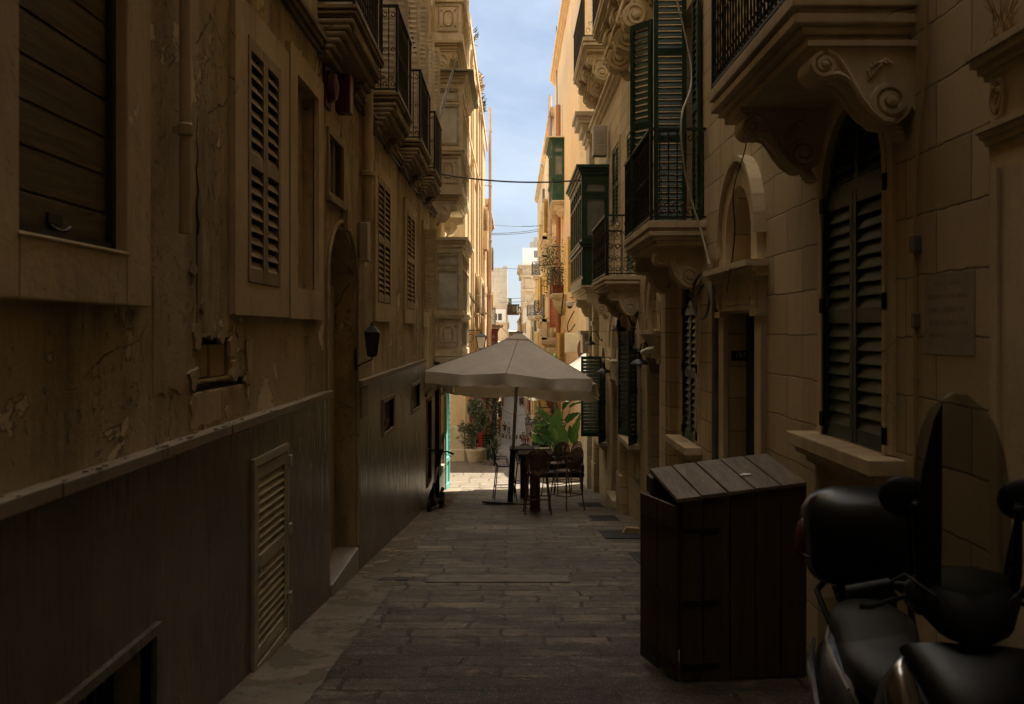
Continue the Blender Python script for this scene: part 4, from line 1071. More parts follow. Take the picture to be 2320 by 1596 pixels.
# facing gable house with white terrace on the left of the bridge
FG = ((0, 218, 0), (1, 0, 0), (0, 0, 1), (0, -1, 0))
GH = facade('gable_house', 'tall pale house end wall rising over the roofs left of the bridge', FG, -16, -1.1, -14, E + 13.6, M['limegrey'], floors=(), depth=26, cornice=False)
mb = MB(*FG); mb.box(-1.9, -1.05, E + 13.6, E + 14.1, -3, -.1); mb.build('parapet', M['limegrey'], GH, smooth=0)
FG2 = ((0, 206.5, 0), (1, 0, 0), (0, 0, 1), (0, -1, 0))
TH = facade('terrace_house', 'ochre house with a white painted terrace room in front of the pale end wall', FG2, -12, -1.0, -14, E + 1.5, M['orange'], floors=(-6,), bays=5, depth=11, cornice=True)
mb = MB(*FG2); mb.box(-12, -1.3, E + 1.55, E + 4.3, -8, -.4); t_ = mb.build('terrace_room', M['white'], TH, smooth=0)
mb = MB(*FG2)
for a in (-3.9, -2.9): mb.box(a, a + .8, E + 2.0, E + 3.4, -.4, -.36)
mb.build('pane', M['paned'], t_, smooth=0)
facade('ridge_house', 'distant sand house at the crest on the left past the gable', fl(-1.0), 246, 290, -14, E + 7.5, M['farA'], floors=(-6, -2, 2), bays=5)
gb = MB(*fl(-1.0)); gb.box(262, 268, E + 4.2, E + 8.4, 0, .9); gx = gb.build('enclosed_balcony', M['greend'], [o for o in bpy.data.objects if o.name == 'ridge_house'][0], smooth=0)
facade('ridge_house', 'distant shaded house at the crest on the right', frr(1.8), 244.5, 330, -14, E + 2.6, M['farB'], floors=(-6, -2), bays=7)
facade('ridge_house', 'farthest house at the crest on the left behind the timber bridge', fl(-1.2), 290.5, 400, -14, E + 2.8, M['farA'], floors=(-6, -2), bays=7)

def bridge(label, y, b0, b1, x0, x1):
    t = thing('timber_bridge', label, 'bridge', (x0, y, b0))
    mb = MB((0, y, 0), (1, 0, 0), (0, 0, 1), (0, -1, 0)); mb.box(x0, x1, b0, b1, -2.2, 0); mb.box(x0 - .1, x1 + .1, b1, b1 + .14, -2.4, .2); mb.box(x0, x1, b0 - .2, b0, -2.2, .1)
    for k in range(14): u = x0 + (x1 - x0) * k / 14; mb.box(u, u + .04, b0, b1, 0, .04)
    mb.build('walkway', M['bridge'], t, smooth=0)
    mb = MB((0, y, 0), (1, 0, 0), (0, 0, 1), (0, -1, 0)); m = x0 + (x1 - x0) * .45
    for u in (m, m + .65): mb.box(u, u + .55, b0 + .5, b1 - .3, .04, .1)
    mb.build('shutter', M['gshut'], t, smooth=0)
bridge('brown timber covered bridge spanning the far street, with shutters', 226, E + 3.6, E + 5.7, -1.1, 1.6)
bridge('second timber bridge seen low under the first one', 285, E - 3.6, E - .6, -1.0, 1.8)

# drainpipes
def pipe(name, W, a, b0, b1, r, mat, label, c=.1, grp=None, fmt=3.0):
    mb = MB(*W); mb.tube([(a, b0, c), (a, b1, c)], r, 10)
    y = b0 + .5
    while y < b1: mb.lathe(a, y, c, [(r * 1.02, 0), (r * 1.35, .01), (r * 1.35, .06), (r * 1.02, .07)], 10, 'b'); mb.box(a - .01, a + .01, y + .02, y + .05, -.02, c); y += fmt
    o = mb.build(name, mat, smooth=40); return tag(o, label, 'drainpipe', grp)
pipe('drainpipe', WL, 5.15, 2.12, 8.0, .030, M['pipe'], 'thin yellowish pipe clipped to the stucco wall, ending at a cracked joint', .06, fmt=1.1)
pipe('drainpipe', WL, 11.45, 2.88, 9, .065, M['pipe'], 'thick ochre drainpipe on the stucco wall above a grey meter box', .09, fmt=1.6)
pipe('drainpipe', FL, 54.6, -6, E + 12.2, .085, M['terrap'], 'pink drainpipe rising past the roof of the tall cream house', .3)
pipe('drainpipe', FL, 56.4, -6, E + 6.2, .10, M['terra'], 'dark red drainpipe on the stepped ochre house', .16)
pipe('drainpipe', FR, 42.5, -6, E + 9.6, .11, M['terra'], 'terracotta drainpipe running down the orange house', .18)
pipe('drainpipe', FR, 51.0, -6, E + 12.0, .10, M['terrap'], 'pink elbowed drainpipe at the top of the cream house', .2)
pipe('drainpipe', FR, 63.5, -7, E + 9.0, .08, M['pipeg'], 'slim grey drainpipe between yellow shutters of the cream house', .14)
pipe('drainpipe', WR, 10.3, -1.1, 2.2, .035, M['pipeg'], 'grey pipe beside the doorway numbered 197', .05)
# enclosed balconies on far houses
enclosed(R1, FR, 41.0, 44.6, E + 5.35, E + 7.9, .5, M['greend'], M['pane'], ncol=3, roof=M['boxcream'], stone=M['limeplain'])
enclosed(L2, FL, 58.5, 62.5, E - 2.6, E + .1, .62, M['redwood'], M['pane'], ncol=3, stone=M['limeplain'], nb=2)
mb = MB(*FL)
for k in range(16): mb.box(58.3 + k * .25, 58.5 + k * .27, E + .12 + .04 * (k % 3), E + .17 + .04 * (k % 4), .0, .85 + .05 * (k % 3))
mb.build('roof_junk', M['bridge'], L2, smooth=0)
leaf('shutter', L2, M['gshut'], (Vector((-1.5, 60, E + .25)), Vector((1, 0, 0)), Z3, Vector((0, -1, 0))), .52, 1.1, panels=1)
# planted balcony and balustraded balconies on the orange and cream houses
s1 = slab('balcony', R1, FR, 39.4, 42.2, E + 1.45, .55, .22, M['limeplain'])
mb = MB(*FR); mb.loft([[(40.8 + 1.35 * math.cos(t) * k, E + 1.22 - d, max(0, .5 * k * math.sin(t))) for t in [math.pi * j / 10 for j in range(11)] + []] for k, d in ((1, 0), (.85, .25), (.5, .5), (.15, .62))]); mb.build('bracket', M['limeplain'], s1, smooth=50)
railing('railing', s1, FR, 39.4, 42.2, E + 1.45, 1.0, .55, M['iron'], sp=.3, style=3, r=.014)
def balustrade(par, W, a0, a1, b, p, mat):
    s = slab('balcony', par, W, a0, a1, b, p, .3, mat)
    mb = MB(*W)
    for q in ((a0, a0 + .25, 0), (a1 - .25, a1, 0)): mb.box(q[0], q[1], b, b + .95, p - .22, p)
    mb.box(a0, a1, b + .82, b + .95, p - .2, p + .02); mb.box(a0, a1, b, b + .1, p - .2, p)
    for aa in (a0, a1 - .2): mb.box(aa, aa + .2, b + .82, b + .95, 0, p - .2); mb.box(aa, aa + .2, b, b + .1, 0, p - .2); mb.lathe(aa + .1, b + .1, p * .45, [(.07, 0), (.09, .1), (.11, .22), (.05, .45), (.05, .55), (.08, .66), (.08, .72)], 8, 'b')
    n = max(2, int((a1 - a0) / .35))
    for k in range(1, n): mb.lathe(a0 + (a1 - a0) * k / n, b + .1, p - .1, [(.07, 0), (.09, .1), (.11, .22), (.05, .45), (.05, .55), (.08, .66), (.08, .72)], 8, 'b')
    mb.build('balustrade', mat, s, smooth=35)
    mb = MB(*W); mb.box(a0 + .1, a1 - .1, b - .75, b - .3, 0, p * .75); mb.box(a0 + .3, a1 - .3, b - 1.0, b - .75, 0, p * .4); mb.build('bracket', mat, s, smooth=0, bevel=.1)
balustrade(R1, FR, 45.5, 49.2, E - .45, .78, M['limeplain'])
balustrade(R1, FR, 45.8, 49.4, E + 3.35, .75, M['limeplain'])
balustrade(R2, FR, 56, 59, E - .5, .5, M['limeplain'])
for (aa, bb, pp) in ((68, E + 1, .6), (76, E + 4.2, .6), (88, E + 1.2, .8), (99, E - 2.2, .8)):
    par = R3 if aa < 84 else R4
    if aa < 108:
        s2 = slab('balcony', par, FR, aa, aa + 3.4, bb, pp, .3, M['limeplain']); railing('railing', s2, FR, aa, aa + 3.4, bb, 1.0, pp, M['iron'], sp=.3, style=3, r=.02)
        [(lambda m: (m.box(aa + u, aa + u + .4, bb - .9, bb - .3, 0, pp * .7), m.build('bracket', M['limeplain'], s2, smooth=0, bevel=.1)))(MB(*FR)) for u in (.3, 2.6)]
# ------------------------------------------------------------------ parasols
def parasol(name, label, loc, yaw, tx, ty, half, H, rim, val, mat, sleeve=True, seed=1):
    rg = random.Random(seed)
    t = thing(name, label, 'parasol', (0, 0, 0))
    mb = MB(); n = 10; m = 12
    def pt(side, u, r):                       # side 0..3, u in -1..1 along the edge, r 0..1 from apex
        ang = side * math.pi / 2
        x, y = u * half * r, -half * r
        sag = (1 - abs(math.sin(math.pi * (u * 1.0)))) if False else 0
        rib = min(abs(u), 1 - abs(u), 1) * 2          # 0 at rib lines (u=0, +-1), 1 between
        z = H - (H - rim) * (r ** .93) - .07 * rib * r * r - .03 * math.sin(math.pi * r)
        z -= .04 * (abs(u) * r) ** 5
        y *= 1 - .035 * rib * r
        return (x * math.cos(ang) - y * math.sin(ang), x * math.sin(ang) + y * math.cos(ang), z)
    for s in range(4):
        base = len(mb.v)
        for i in range(m + 1):
            for j in range(2 * n + 1): mb.v.append(Vector(pt(s, j / n - 1, max(.02, i / m))))
        w = 2 * n + 1
        for i in range(m):
            for j in range(2 * n): mb.f.append((base + i * w + j, base + i * w + j + 1, base + (i + 1) * w + j + 1, base + (i + 1) * w + j))
    can = mb.build('canopy', mat, t, smooth=60)
    mb = MB()
    for s in range(4):
        base = len(mb.v); w = 4 * n + 1
        for j in range(w):
            u = j / (2 * n) - 1
            x, y, z = pt(s, u, 1)
            fold = .05 * math.sin(u * 11 + s * 2) + .03 * math.sin(u * 23 + s)
            ang = s * math.pi / 2
            ox, oy = math.sin(ang) * fold, -math.cos(ang) * fold
            mb.v.append(Vector((x, y, z + .002)))
            mb.v.append(Vector((x + ox * .5 * .6, y + oy * .6 * .5, z - val * .5)))
            mb.v.append(Vector((x + ox, y + oy, z - val * (1 + .05 * math.sin(u * 7 + s * 1.7) + .06 * rg.uniform(-1, 1)))))
        for j in range(w - 1):
            for k in range(2): mb.f.append((base + j * 3 + k, base + j * 3 + 3 + k, base + j * 3 + 4 + k, base + j * 3 + 1 + k))
    mb.build('valance', mat, can, smooth=60)
    mb = MB()
    for s in range(4):
        for u in (0, 1): mb.tube([tuple(Vector(pt(s, u, k / 10)) + Vector((0, 0, .004))) for k in range(1, 11)], .007, 5)
    mb.build('seam', M['seam'], can, smooth=60)
    mb = MB(); 
    for s in range(4):
        ang = s * math.pi / 2
        q = [(-1, 1.0), (1, 1.0)]
        r1 = .15
        a_ = [(u * half * r1 * math.cos(ang) + half * r1 * math.sin(ang), u * half * r1 * math.sin(ang) - half * r1 * math.cos(ang), H - (H - rim) * r1 ** .93 + .010) for u in (-1, 1)]
        mb.quad(a_[0], a_[1], (0, 0, H + .02))
    mb.build('vent_cap', mat, can, smooth=0)
    mb = MB(); mb.box(-.032, .032, -.032, .032, 0, H - .02); mb.lathe(0, 0, H - .01, [(.07, 0), (.08, .03), (.04, .06)], 8)
    mb.build('pole', M['polecream'], t, smooth=30)
    if sleeve:
        mb = MB(); mb.box(-.055, .055, -.055, .055, 0, 1.12); mb.build('pole_sleeve', M['black'], t, smooth=0, bevel=.006)
        mb = MB(); mb.box(-.52, .75, -.5, .5, -.01, .02); mb.build('base_plate', M['metalcover'], t, smooth=0)
    mb = MB()
    for k in range(8):
        s, u = k // 2, (0 if k % 2 else 1)
        a, b = pt(s, u, 1), pt(s, u, .05)
        mb.tube([(b[0], b[1], b[2] - .04), (a[0] * .97, a[1] * .97, a[2] - .04)], .014, 5)
        c = pt(s, u, .5); mb.tube([(0, 0, rim - .12), (c[0], c[1], c[2] - .05)], .010, 5)
    mb.build('ribs', M['alu'], t, smooth=40)
    t.location = loc; t.rotation_euler = (tx, ty, yaw)
    return t
parasol('parasol', 'large taupe square parasol on a grey pole over the bar tables', (-.04, 21.1, G(21.1)), R(-8), R(-7.8), R(2.2), 1.72, 3.64, 2.60, .23, M['canvas'])
parasol('parasol', 'pale cream parasol beyond the crossing, partly hidden by the taupe one', (2.35, 29.4, -2.56), R(4), R(-1), R(0), 1.95, 3.60, 2.40, .16, M['canvasw'], seed=4)

# ------------------------------------------------------------------ bar stools and tables
def make_stool(label):
    t = thing('bar_stool', label, 'bar stool', (0, 0, 0), 'rust brown bar stools round the high tables')
    mb = MB(); mb.lathe(0, 0, .745, [(.10, 0), (.20, .004), (.212, .016), (.20, .03), (.10, .024)], 20); mb.build('seat', M['rust'], t, smooth=40)
    for sx in (-1, 1):
        for sy in (-1, 1):
            mb = MB(); mb.tube([(sx * .15, sy * .15, .76), (sx * .175, sy * .175, .70), (sx * .245, sy * .245, .012)], .0125, 8)
            mb.lathe(sx * .246, sy * .246, 0, [(.016, 0), (.017, .02), (.013, .03)], 8); mb.build('leg', M['rust'], t, smooth=50)
    mb = MB(); q = .215
    mb.tube([(-q, -q, .30), (q, -q, .30), (q, q, .30), (-q, q, .30)], .010, 8, closed=True); mb.build('footrest', M['rust'], t, smooth=50)
    mb = MB(); pts = []
    for k in range(28):
        a = 2 * math.pi * k / 28
        z = .99 + .245 * math.sin(a); x = .225 * math.cos(a) * (1 if z > .95 else 1 - .25 * (.95 - z) / .2)
        pts.append((x, .185 + (z - .75) * .16 + .05 * (1 - (x / .225) ** 2), z))
    mb.tube(pts, .012, 7, closed=True)
    for sx in (-1, 1): mb.tube([(sx * .15, .14, .755), (sx * .17, .19, .80), (sx * .20, .215, .86)], .012, 7)
    mb.tube([pts[25 % 28], (0, .26, .86), pts[17]], .008, 6) if False else None
    for sx in (-1, 1): mb.tube([(sx * .21, .215, .93), (sx * .23, .08, .94), (sx * .20, -.05, .93), (sx * .19, -.06, .78)], .010, 6)
    br = mb.build('backrest', M['rust'], t, smooth=50)
    mb = MB(); base = len(mb.v); mb.v += [Vector((p_[0] * .97, p_[1], .99 + (p_[2] - .99) * .97)) for p_ in pts]; mb.v.append(Vector((0, .27, .98)))
    for k in range(28): mb.f.append((k, (k + 1) % 28, 28))
    mb.build('back_mesh', M['perf'], br, smooth=60)
    return t
stools = [(.47, 18.45, 0, 'rust brown bar stool nearest the viewer, its back turned, at the front high table'),
          (1.06, 19.35, 200 + 5, 'rust brown bar stool right of the front high table, turned away'),
          (-.16, 21.95, 95, 'bar stool standing left of the parasol pole'),
          (1.03, 23.3, -40, 'bar stool at the right of the rear high table, back lit from behind'),
          (1.38, 24.3, -60, 'rearmost bar stool by the dark bench, only its rounded back showing'),
          (.30, 23.6, 180, 'bar stool behind the rear high table, facing up the alley')]
s0 = make_stool(stools[0][3])
for i, (x, y, rz_, lab) in enumerate(stools):
    o = s0 if i == 0 else copy_tree(s0)
    o['label'] = lab
    o.location = (x, y, G(y)); o.rotation_euler = (0, 0, R(180 if i == 0 else rz_))
s0.rotation_euler = (0, 0, R(182))
[o for o in bpy.data.objects if o.name.startswith('bar_stool') and o['label'] == stools[1][3]][0].rotation_euler = (0, 0, R(222))
def table(label, x, y, w, h):
    t = thing('high_table', label, 'table', (x, y, G(y)), 'high bar tables under the parasol'); g = G(y)
    mb = MB((x, y, g))
    for k in range(5): mb.box(-w / 2 + k * w / 5 + .003, -w / 2 + (k + 1) * w / 5 - .003, -w / 2, w / 2, h - .04, h)
    mb.build('tabletop', M['woodtable'], t, smooth=0, bevel=.004)
    mb = MB((x, y, g)); mb.box(-w / 2 + .02, w / 2 - .02, -w / 2 + .02, w / 2 - .02, h - .085, h - .042); mb.build('apron', M['rustdk'], t, smooth=0)
    mb = MB((x, y, g)); mb.lathe(0, 0, .02, [(.115, 0), (.11, .02), (.10, .05), (.10, h - .15), (.13, h - .09)], 20); mb.build('pedestal', M['rust'], t, smooth=40)
    mb = MB((x, y, g)); mb.lathe(0, 0, 0, [(.30, 0), (.30, .015), (.12, .03)], 24); mb.build('base', M['rustdk'], t, smooth=40)
    return t
table('front high bar table with dark boards on a round steel pedestal', .44, 19.05, .66, 1.13)
table('rear high bar table beside the parasol pole', .28, 22.4, .68, 1.15)
for (x, y, lab) in ((.47, 19.1, 'small white cup on the front high table'),):
    mb = MB((x, y, G(19.05) + 1.13)); mb.lathe(0, 0, 0, [(.03, 0), (.036, .03), (.036, .075), (.03, .07)], 12); o = mb.build('cup', M['white']); tag(o, lab, 'cup')
# dark lounge bench and small stools beyond the tables
t = thing('garden_bench', 'low black cushioned bench against the corner pier behind the bar stools', 'bench', (1.2, 25.3, G(25.3)))
mb = MB((1.2, 25.3, G(25.3))); mb.box(-.62, .62, -.3, .3, .36, .50); mb.build('seat', M['black'], t, smooth=0, bevel=.03)
mb = MB((1.2, 25.3, G(25.3))); mb.box(-.62, .62, .24, .32, .5, .82); mb.box(.54, .62, -.3, .24, .5, .68); mb.build('backrest', M['black'], t, smooth=0, bevel=.03)
for sx in (-.57, .57):
    for sy in (-.26, .26):
        mb = MB((1.2, 25.3, G(25.3))); mb.box(sx - .02, sx + .02, sy - .02, sy + .02, 0, .36); mb.build('leg', M['black'], t, smooth=0)

# ------------------------------------------------------------------ kick scooter leaning by the dado
g = G(19)
t = thing('kick_scooter', 'black electric kick scooter parked against the marble dado', 'scooter', (-1.5, 19.2, g))
fw, rw = Vector((-1.575, 18.95, g + .115)), Vector((-1.40, 19.85, g + .10 - .07))
for c, nm in ((fw, 'front_wheel'), (rw, 'rear_wheel')):
    mb = MB(c, (0.19, .98, 0), (0, 0, 1), (.98, -.19, 0)); k_ = [(.105 * math.cos(a), .105 * math.sin(a), 0) for a in [i * math.pi / 10 for i in range(20)]]
    mb.tube(k_, .028, 8, closed=True); mb.lathe(0, 0, -.02, [(.075, 0), (.08, .02), (.075, .04)], 14); mb.build(nm, M['rubber'], t)
mb = MB((-1.5, 19.4, g + .09), (0.19, .98, 0), (0, 0, 1), (.98, -.19, 0)); mb.box(-.32, .34, -.02, .06, -.08, .08); mb.box(.28, .5, .04, .10, -.05, .05); mb.build('deck', M['black'], t, smooth=0, bevel=.02)
mb = MB((-1.42, 19.75, g + .14), (0.19, .98, 0), (0, 0, 1), (.98, -.19, 0)); mb.lathe(.12, .0, 0, [(.0, -.04), (.09, -.035), (.09, .035), (0, .04)], 12); mb.tube([(.05, .08, 0), (.16, .16, 0), (.22, .13, 0)], .03, 6); mb.build('mudguard', M['black'], t)
top = Vector((-1.36, 19.15, g + 1.11))
mb = MB(); mb.tube([tuple(fw), tuple(fw.lerp(top, .12)), tuple(fw.lerp(top, .30))], [.05, .055, .042], 8); mb.tube([tuple(fw.lerp(top, .3)), tuple(fw.lerp(top, .42))], .03, 8)
mb.tube([tuple(fw.lerp(top, .12)), (-1.5, 19.25, g + .12)], .045, 8); mb.build('fork', M['black'], t)
mb = MB(); mb.tube([tuple(fw.lerp(top, .42)), tuple(fw.lerp(top, .74))], .021, 8); mb.build('stem', M['boxgrey'], t)
mb = MB(); mb.tube([tuple(fw.lerp(top, .72)), tuple(top)], .024, 8); mb.tube([(-1.60, 19.12, g + 1.17), (-1.44, 19.1, g + 1.13), tuple(top), (-1.26, 19.2, g + 1.12), (-1.13, 19.25, g + 1.06)], [.022, .015, .018, .015, .022], 8)
mb.tube([(-1.30, 19.15, g + 1.08), (-1.16, 19.18, g + 1.02)], .007, 5); mb.tube([(-1.55, 19.08, g + 1.11), (-1.42, 19.08, g + 1.09)], .007, 5); mb.ball(-1.36, 19.13, g + 1.15, .05, .05, .035, 8)
mb.build('handlebar', M['black'], t)
mb = MB(); mb.tube([(-1.40, 19.55, g + .1), (-1.30, 19.6, g + .005)], .009, 5); mb.build('kickstand', M['black'], t)

# ------------------------------------------------------------------ wooden bin cabinet
cab = thing('wooden_cabinet', 'dark stained plank bin cabinet with sloping board lid', 'cabinet', (1.45, 6.6, G(6.6)))
FLb, FRb, BLb, BRb = Vector((1.07, 6.32, -.63)), Vector((1.90, 6.44, -.64)), Vector((.955, 6.90, -.67)), Vector((1.80, 7.05, -.68))
zt = {'FL': .545, 'FR': .625, 'BL': .62, 'BR': .705}
def lerp(a, b, t): return a + (b - a) * t
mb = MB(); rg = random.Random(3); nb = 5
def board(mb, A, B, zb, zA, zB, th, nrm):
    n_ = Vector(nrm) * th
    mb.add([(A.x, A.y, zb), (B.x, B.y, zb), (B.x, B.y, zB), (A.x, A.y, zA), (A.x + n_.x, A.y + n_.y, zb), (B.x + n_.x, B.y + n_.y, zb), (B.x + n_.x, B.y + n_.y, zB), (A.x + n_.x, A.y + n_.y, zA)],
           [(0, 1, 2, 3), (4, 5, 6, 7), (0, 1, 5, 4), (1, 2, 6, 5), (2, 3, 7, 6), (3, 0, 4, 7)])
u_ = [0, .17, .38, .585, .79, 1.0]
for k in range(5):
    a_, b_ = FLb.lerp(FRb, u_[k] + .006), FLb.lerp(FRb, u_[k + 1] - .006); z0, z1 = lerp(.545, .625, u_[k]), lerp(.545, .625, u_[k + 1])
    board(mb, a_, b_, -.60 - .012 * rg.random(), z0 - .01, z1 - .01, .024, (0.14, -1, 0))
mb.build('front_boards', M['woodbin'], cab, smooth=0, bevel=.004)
mb = MB(); board(mb, FLb, FRb, -.55, .50, .58, -.02, (.14, -1, 0)); board(mb, BLb, BRb, -.6, .60, .69, .02, (.14, -1, 0)); board(mb, FRb, BRb, -.6, .61, .69, -.02, (1, 0, 0))
mb.build('carcass', M['woodbin'], cab, smooth=0)
mb = MB(); q0, q1 = FLb + Vector((-.012, 0, 0)), BLb + Vector((-.05, -.03, 0))
board(mb, q0.lerp(q1, .0), q0.lerp(q1, .48), -.60, .50, .50, .022, (-1, -.2, 0)); board(mb, q0.lerp(q1, .5), q0.lerp(q1, 1), -.62, .50, .50, .022, (-1, -.2, 0))
mb.build('side_door', M['woodbin'], cab, smooth=0, bevel=.004)
mb = MB(); board(mb, BLb + Vector((.02, -.06, 0)), BLb + Vector((0, .02, 0)), .50, .60, .62, .02, (-1, 0, 0)); mb.build('corner_post', M['woodbin'], cab, smooth=0)
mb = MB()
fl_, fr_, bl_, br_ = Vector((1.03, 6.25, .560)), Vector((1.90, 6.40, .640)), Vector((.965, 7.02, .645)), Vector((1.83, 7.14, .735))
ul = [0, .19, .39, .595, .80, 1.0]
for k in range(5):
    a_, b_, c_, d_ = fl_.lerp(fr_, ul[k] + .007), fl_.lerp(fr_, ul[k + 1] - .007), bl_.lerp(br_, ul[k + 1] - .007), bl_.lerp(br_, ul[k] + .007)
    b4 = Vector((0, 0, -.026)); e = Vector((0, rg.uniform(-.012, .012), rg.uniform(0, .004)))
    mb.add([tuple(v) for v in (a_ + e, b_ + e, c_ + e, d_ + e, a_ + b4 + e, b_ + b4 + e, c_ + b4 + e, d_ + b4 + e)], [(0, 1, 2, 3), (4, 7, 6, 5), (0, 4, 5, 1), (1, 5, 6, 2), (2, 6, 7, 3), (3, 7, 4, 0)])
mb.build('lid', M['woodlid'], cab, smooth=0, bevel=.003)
for z in (.33, -.13, -.53):
    mb = MB()
    a_, b_ = FLb.lerp(FRb, .01), FLb.lerp(FRb, .30); board(mb, a_ + Vector((0, -.026, 0)), b_ + Vector((0, -.026, 0)), z, z + .035, z + .035, .006, (.14, -1, 0))
    for u in (.05, .15, .27): p_ = FLb.lerp(FRb, u); mb.ball(p_.x, p_.y - .034, z + .018, .010, .007, .010, 6)
    a_, b_ = q0 + Vector((-.026, 0, 0)), q0.lerp(q1, .9) + Vector((-.026, 0, 0)); board(mb, a_, b_, z, z + .035, z + .035, .006, (-1, -.2, 0))
    mb.build('strap_hinge', M['iron'], cab, smooth=0)
mb = MB((1.52, 6.62, .650), (1, 0, .09), (0, 1, .12), (0, -.1, 1)); mb.box(0, .07, 0, .03, 0, .004); mb.box(.02, .05, .028, .045, .0, .003); o = mb.build('paper_scrap', M['white'], smooth=0); tag(o, 'tiny torn white sticker scrap on the cabinet lid', 'scrap')

# ------------------------------------------------------------------ motor scooter, bottom right
ms = thing('motor_scooter', 'black motor scooter with top box and tall windscreen, facing the viewer', 'motor scooter', (1.45, 3.7, G(3.7)))
ax = Vector((-.22, -1, 0)).normalized(); sd = Vector((1, -.22, 0)).normalized()       # forward, right in picture
def sloft(name, O, mat, secs, n=20, par=None, ex=2.6, sub=0):
    """secs: (u forward, v side, w up, half width, half height)"""
    mb = MB(O, tuple(ax), tuple(sd), (0, 0, 1)); rings = []
    for (u, v, w, hw, hh) in secs:
        ring = []
        for k in range(n):
            a = 2 * math.pi * k / n; c, s_ = math.cos(a), math.sin(a)
            ring.append((u, v + hw * math.copysign(abs(c) ** (2 / ex), c), w + hh * math.copysign(abs(s_) ** (2 / ex), s_)))
        rings.append(ring)
    mb.loft(rings); return mb.build(name, mat, par or ms, smooth=50)
O = (1.60, 4.55, 0)
box_ = sloft('top_box', O, M['blackgl'], [(-.24, 0, .66, .06, .08), (-.22, 0, .66, .20, .15), (-.14, .0, .665, .27, .20), (0, .02, .685, .29, .225), (.12, .02, .69, .285, .225), (.20, .01, .67, .25, .18), (.225, 0, .66, .14, .10)], ex=3.6)
sloft('box_seam', O, M['black'], [(-.235, 0, .61, .21, .012), (0, 0, .61, .295, .014), (.17, 0, .61, .262, .012), (.225, 0, .61, .15, .01)], par=box_, ex=3)
mb = MB(O, tuple(ax), tuple(sd), (0, 0, 1)); mb.ball(.05, -.265, .66, .05, .035, .10, 10); mb.build('box_lens', M['alarmd'], box_)
mb = MB(O, tuple(ax), tuple(sd), (0, 0, 1)); mb.tube([(.10, -.20, .81), (.12, -.17, .845), (.12, -.12, .86)], .010, 6); mb.build('box_trim', M['chrome'], box_)
mb = MB(O, tuple(ax), tuple(sd), (0, 0, 1)); mb.box(-.15, .2, -.12, .12, .40, .47); mb.tube([(.3, -.17, .36), (.0, -.2, .42), (-.18, -.14, .43), (-.2, 0, .43), (-.18, .14, .43), (0, .2, .42), (.3, .17, .36)], .014, 8); mb.build('rear_rack', M['black'], ms)
O2 = (1.42, 3.9, 0)
sloft('seat', O2, M['seatv'], [(-.32, 0, .42, .05, .04), (-.28, 0, .42, .13, .075), (-.12, 0, .43, .165, .08), (.02, 0, .44, .16, .075), (.10, 0, .40, .15, .07), (.28, 0, .39, .15, .075), (.42, 0, .38, .11, .07), (.50, 0, .34, .05, .05)], ex=2.4)
sloft('rear_body', O2, M['blackgl'], [(-.62, 0, .30, .03, .03), (-.55, 0, .28, .10, .08), (-.3, 0, .22, .20, .14), (0, 0, .18, .235, .18), (.3, 0, .12, .22, .20), (.5, 0, .02, .19, .22), (.66, 0, -.10, .14, .12)], ex=2.3)
mb = MB(O2, tuple(ax), tuple(sd), (0, 0, 1)); mb.tube([(-.34, -.20, .30), (-.1, -.232, .27), (.2, -.236, .22), (.45, -.215, .12), (.6, -.18, .0)], [.006, .016, .016, .012, .005], 6); mb.build('side_trim', M['chrome'], ms)
sloft('floorboard', O2, M['black'], [(.4, 0, -.18, .17, .07), (.65, 0, -.20, .19, .05), (.9, 0, -.19, .18, .06)], ex=3)
O3 = (1.33, 2.92, 0)
sloft('front_shield', O3, M['black'], [(-.20, 0, .30, .16, .25), (-.12, 0, .27, .25, .36), (.04, 0, .28, .26, .34), (.17, 0, .32, .21, .27), (.25, 0, .36, .14, .22), (.28, 0, .36, .05, .12)], ex=3.4)
sloft('front_beak', O3, M['blackgl'], [(.10, 0, .70, .20, .03), (.20, 0, .62, .15, .05), (.30, 0, .50, .07, .05), (.34, 0, .42, .02, .02)], ex=2.6)
sloft('dash', O3, M['black'], [(-.24, 0, .78, .08, .05), (-.16, 0, .80, .15, .08), (-.02, 0, .84, .16, .08), (.10, 0, .80, .11, .07), (.14, 0, .76, .04, .03)], ex=2.4)
for s_ in (-1, 1):
    mb = MB(O3, tuple(ax), tuple(sd), (0, 0, 1)); rings = []
    for i, (u, v, w) in enumerate(((.16, .20, .70), (.22, .215, .64), (.25, .20, .54), (.27, .16, .44), (.27, .11, .36))):
        r_ = (.012, .045, .055, .045, .012)[i]
        rings.append([(u + .025 * math.sin(2 * math.pi * k / 10), s_ * v + r_ * math.cos(2 * math.pi * k / 10), w + r_ * .8 * math.sin(2 * math.pi * k / 10)) for k in range(10)])
    mb.loft(rings); mb.build('headlight', M['chrome'], ms, smooth=60)
mb = MB(O3, tuple(ax), tuple(sd), (0, 0, 1)); mb.tube([(-.12, -.32, .80), (-.13, -.19, .83)], .021, 10); mb.tube([(-.13, -.20, .83), (-.10, 0, .83), (-.13, .20, .83)], .014, 8); mb.tube([(-.13, .19, .83), (-.12, .32, .80)], .021, 10)
for s_ in (-1, 1): mb.tube([(-.05, s_ * .15, .82), (-.045, s_ * .26, .78), (-.05, s_ * .29, .78)], [.007, .008, .010], 6)
mb.build('handlebar', M['black'], ms, smooth=50)
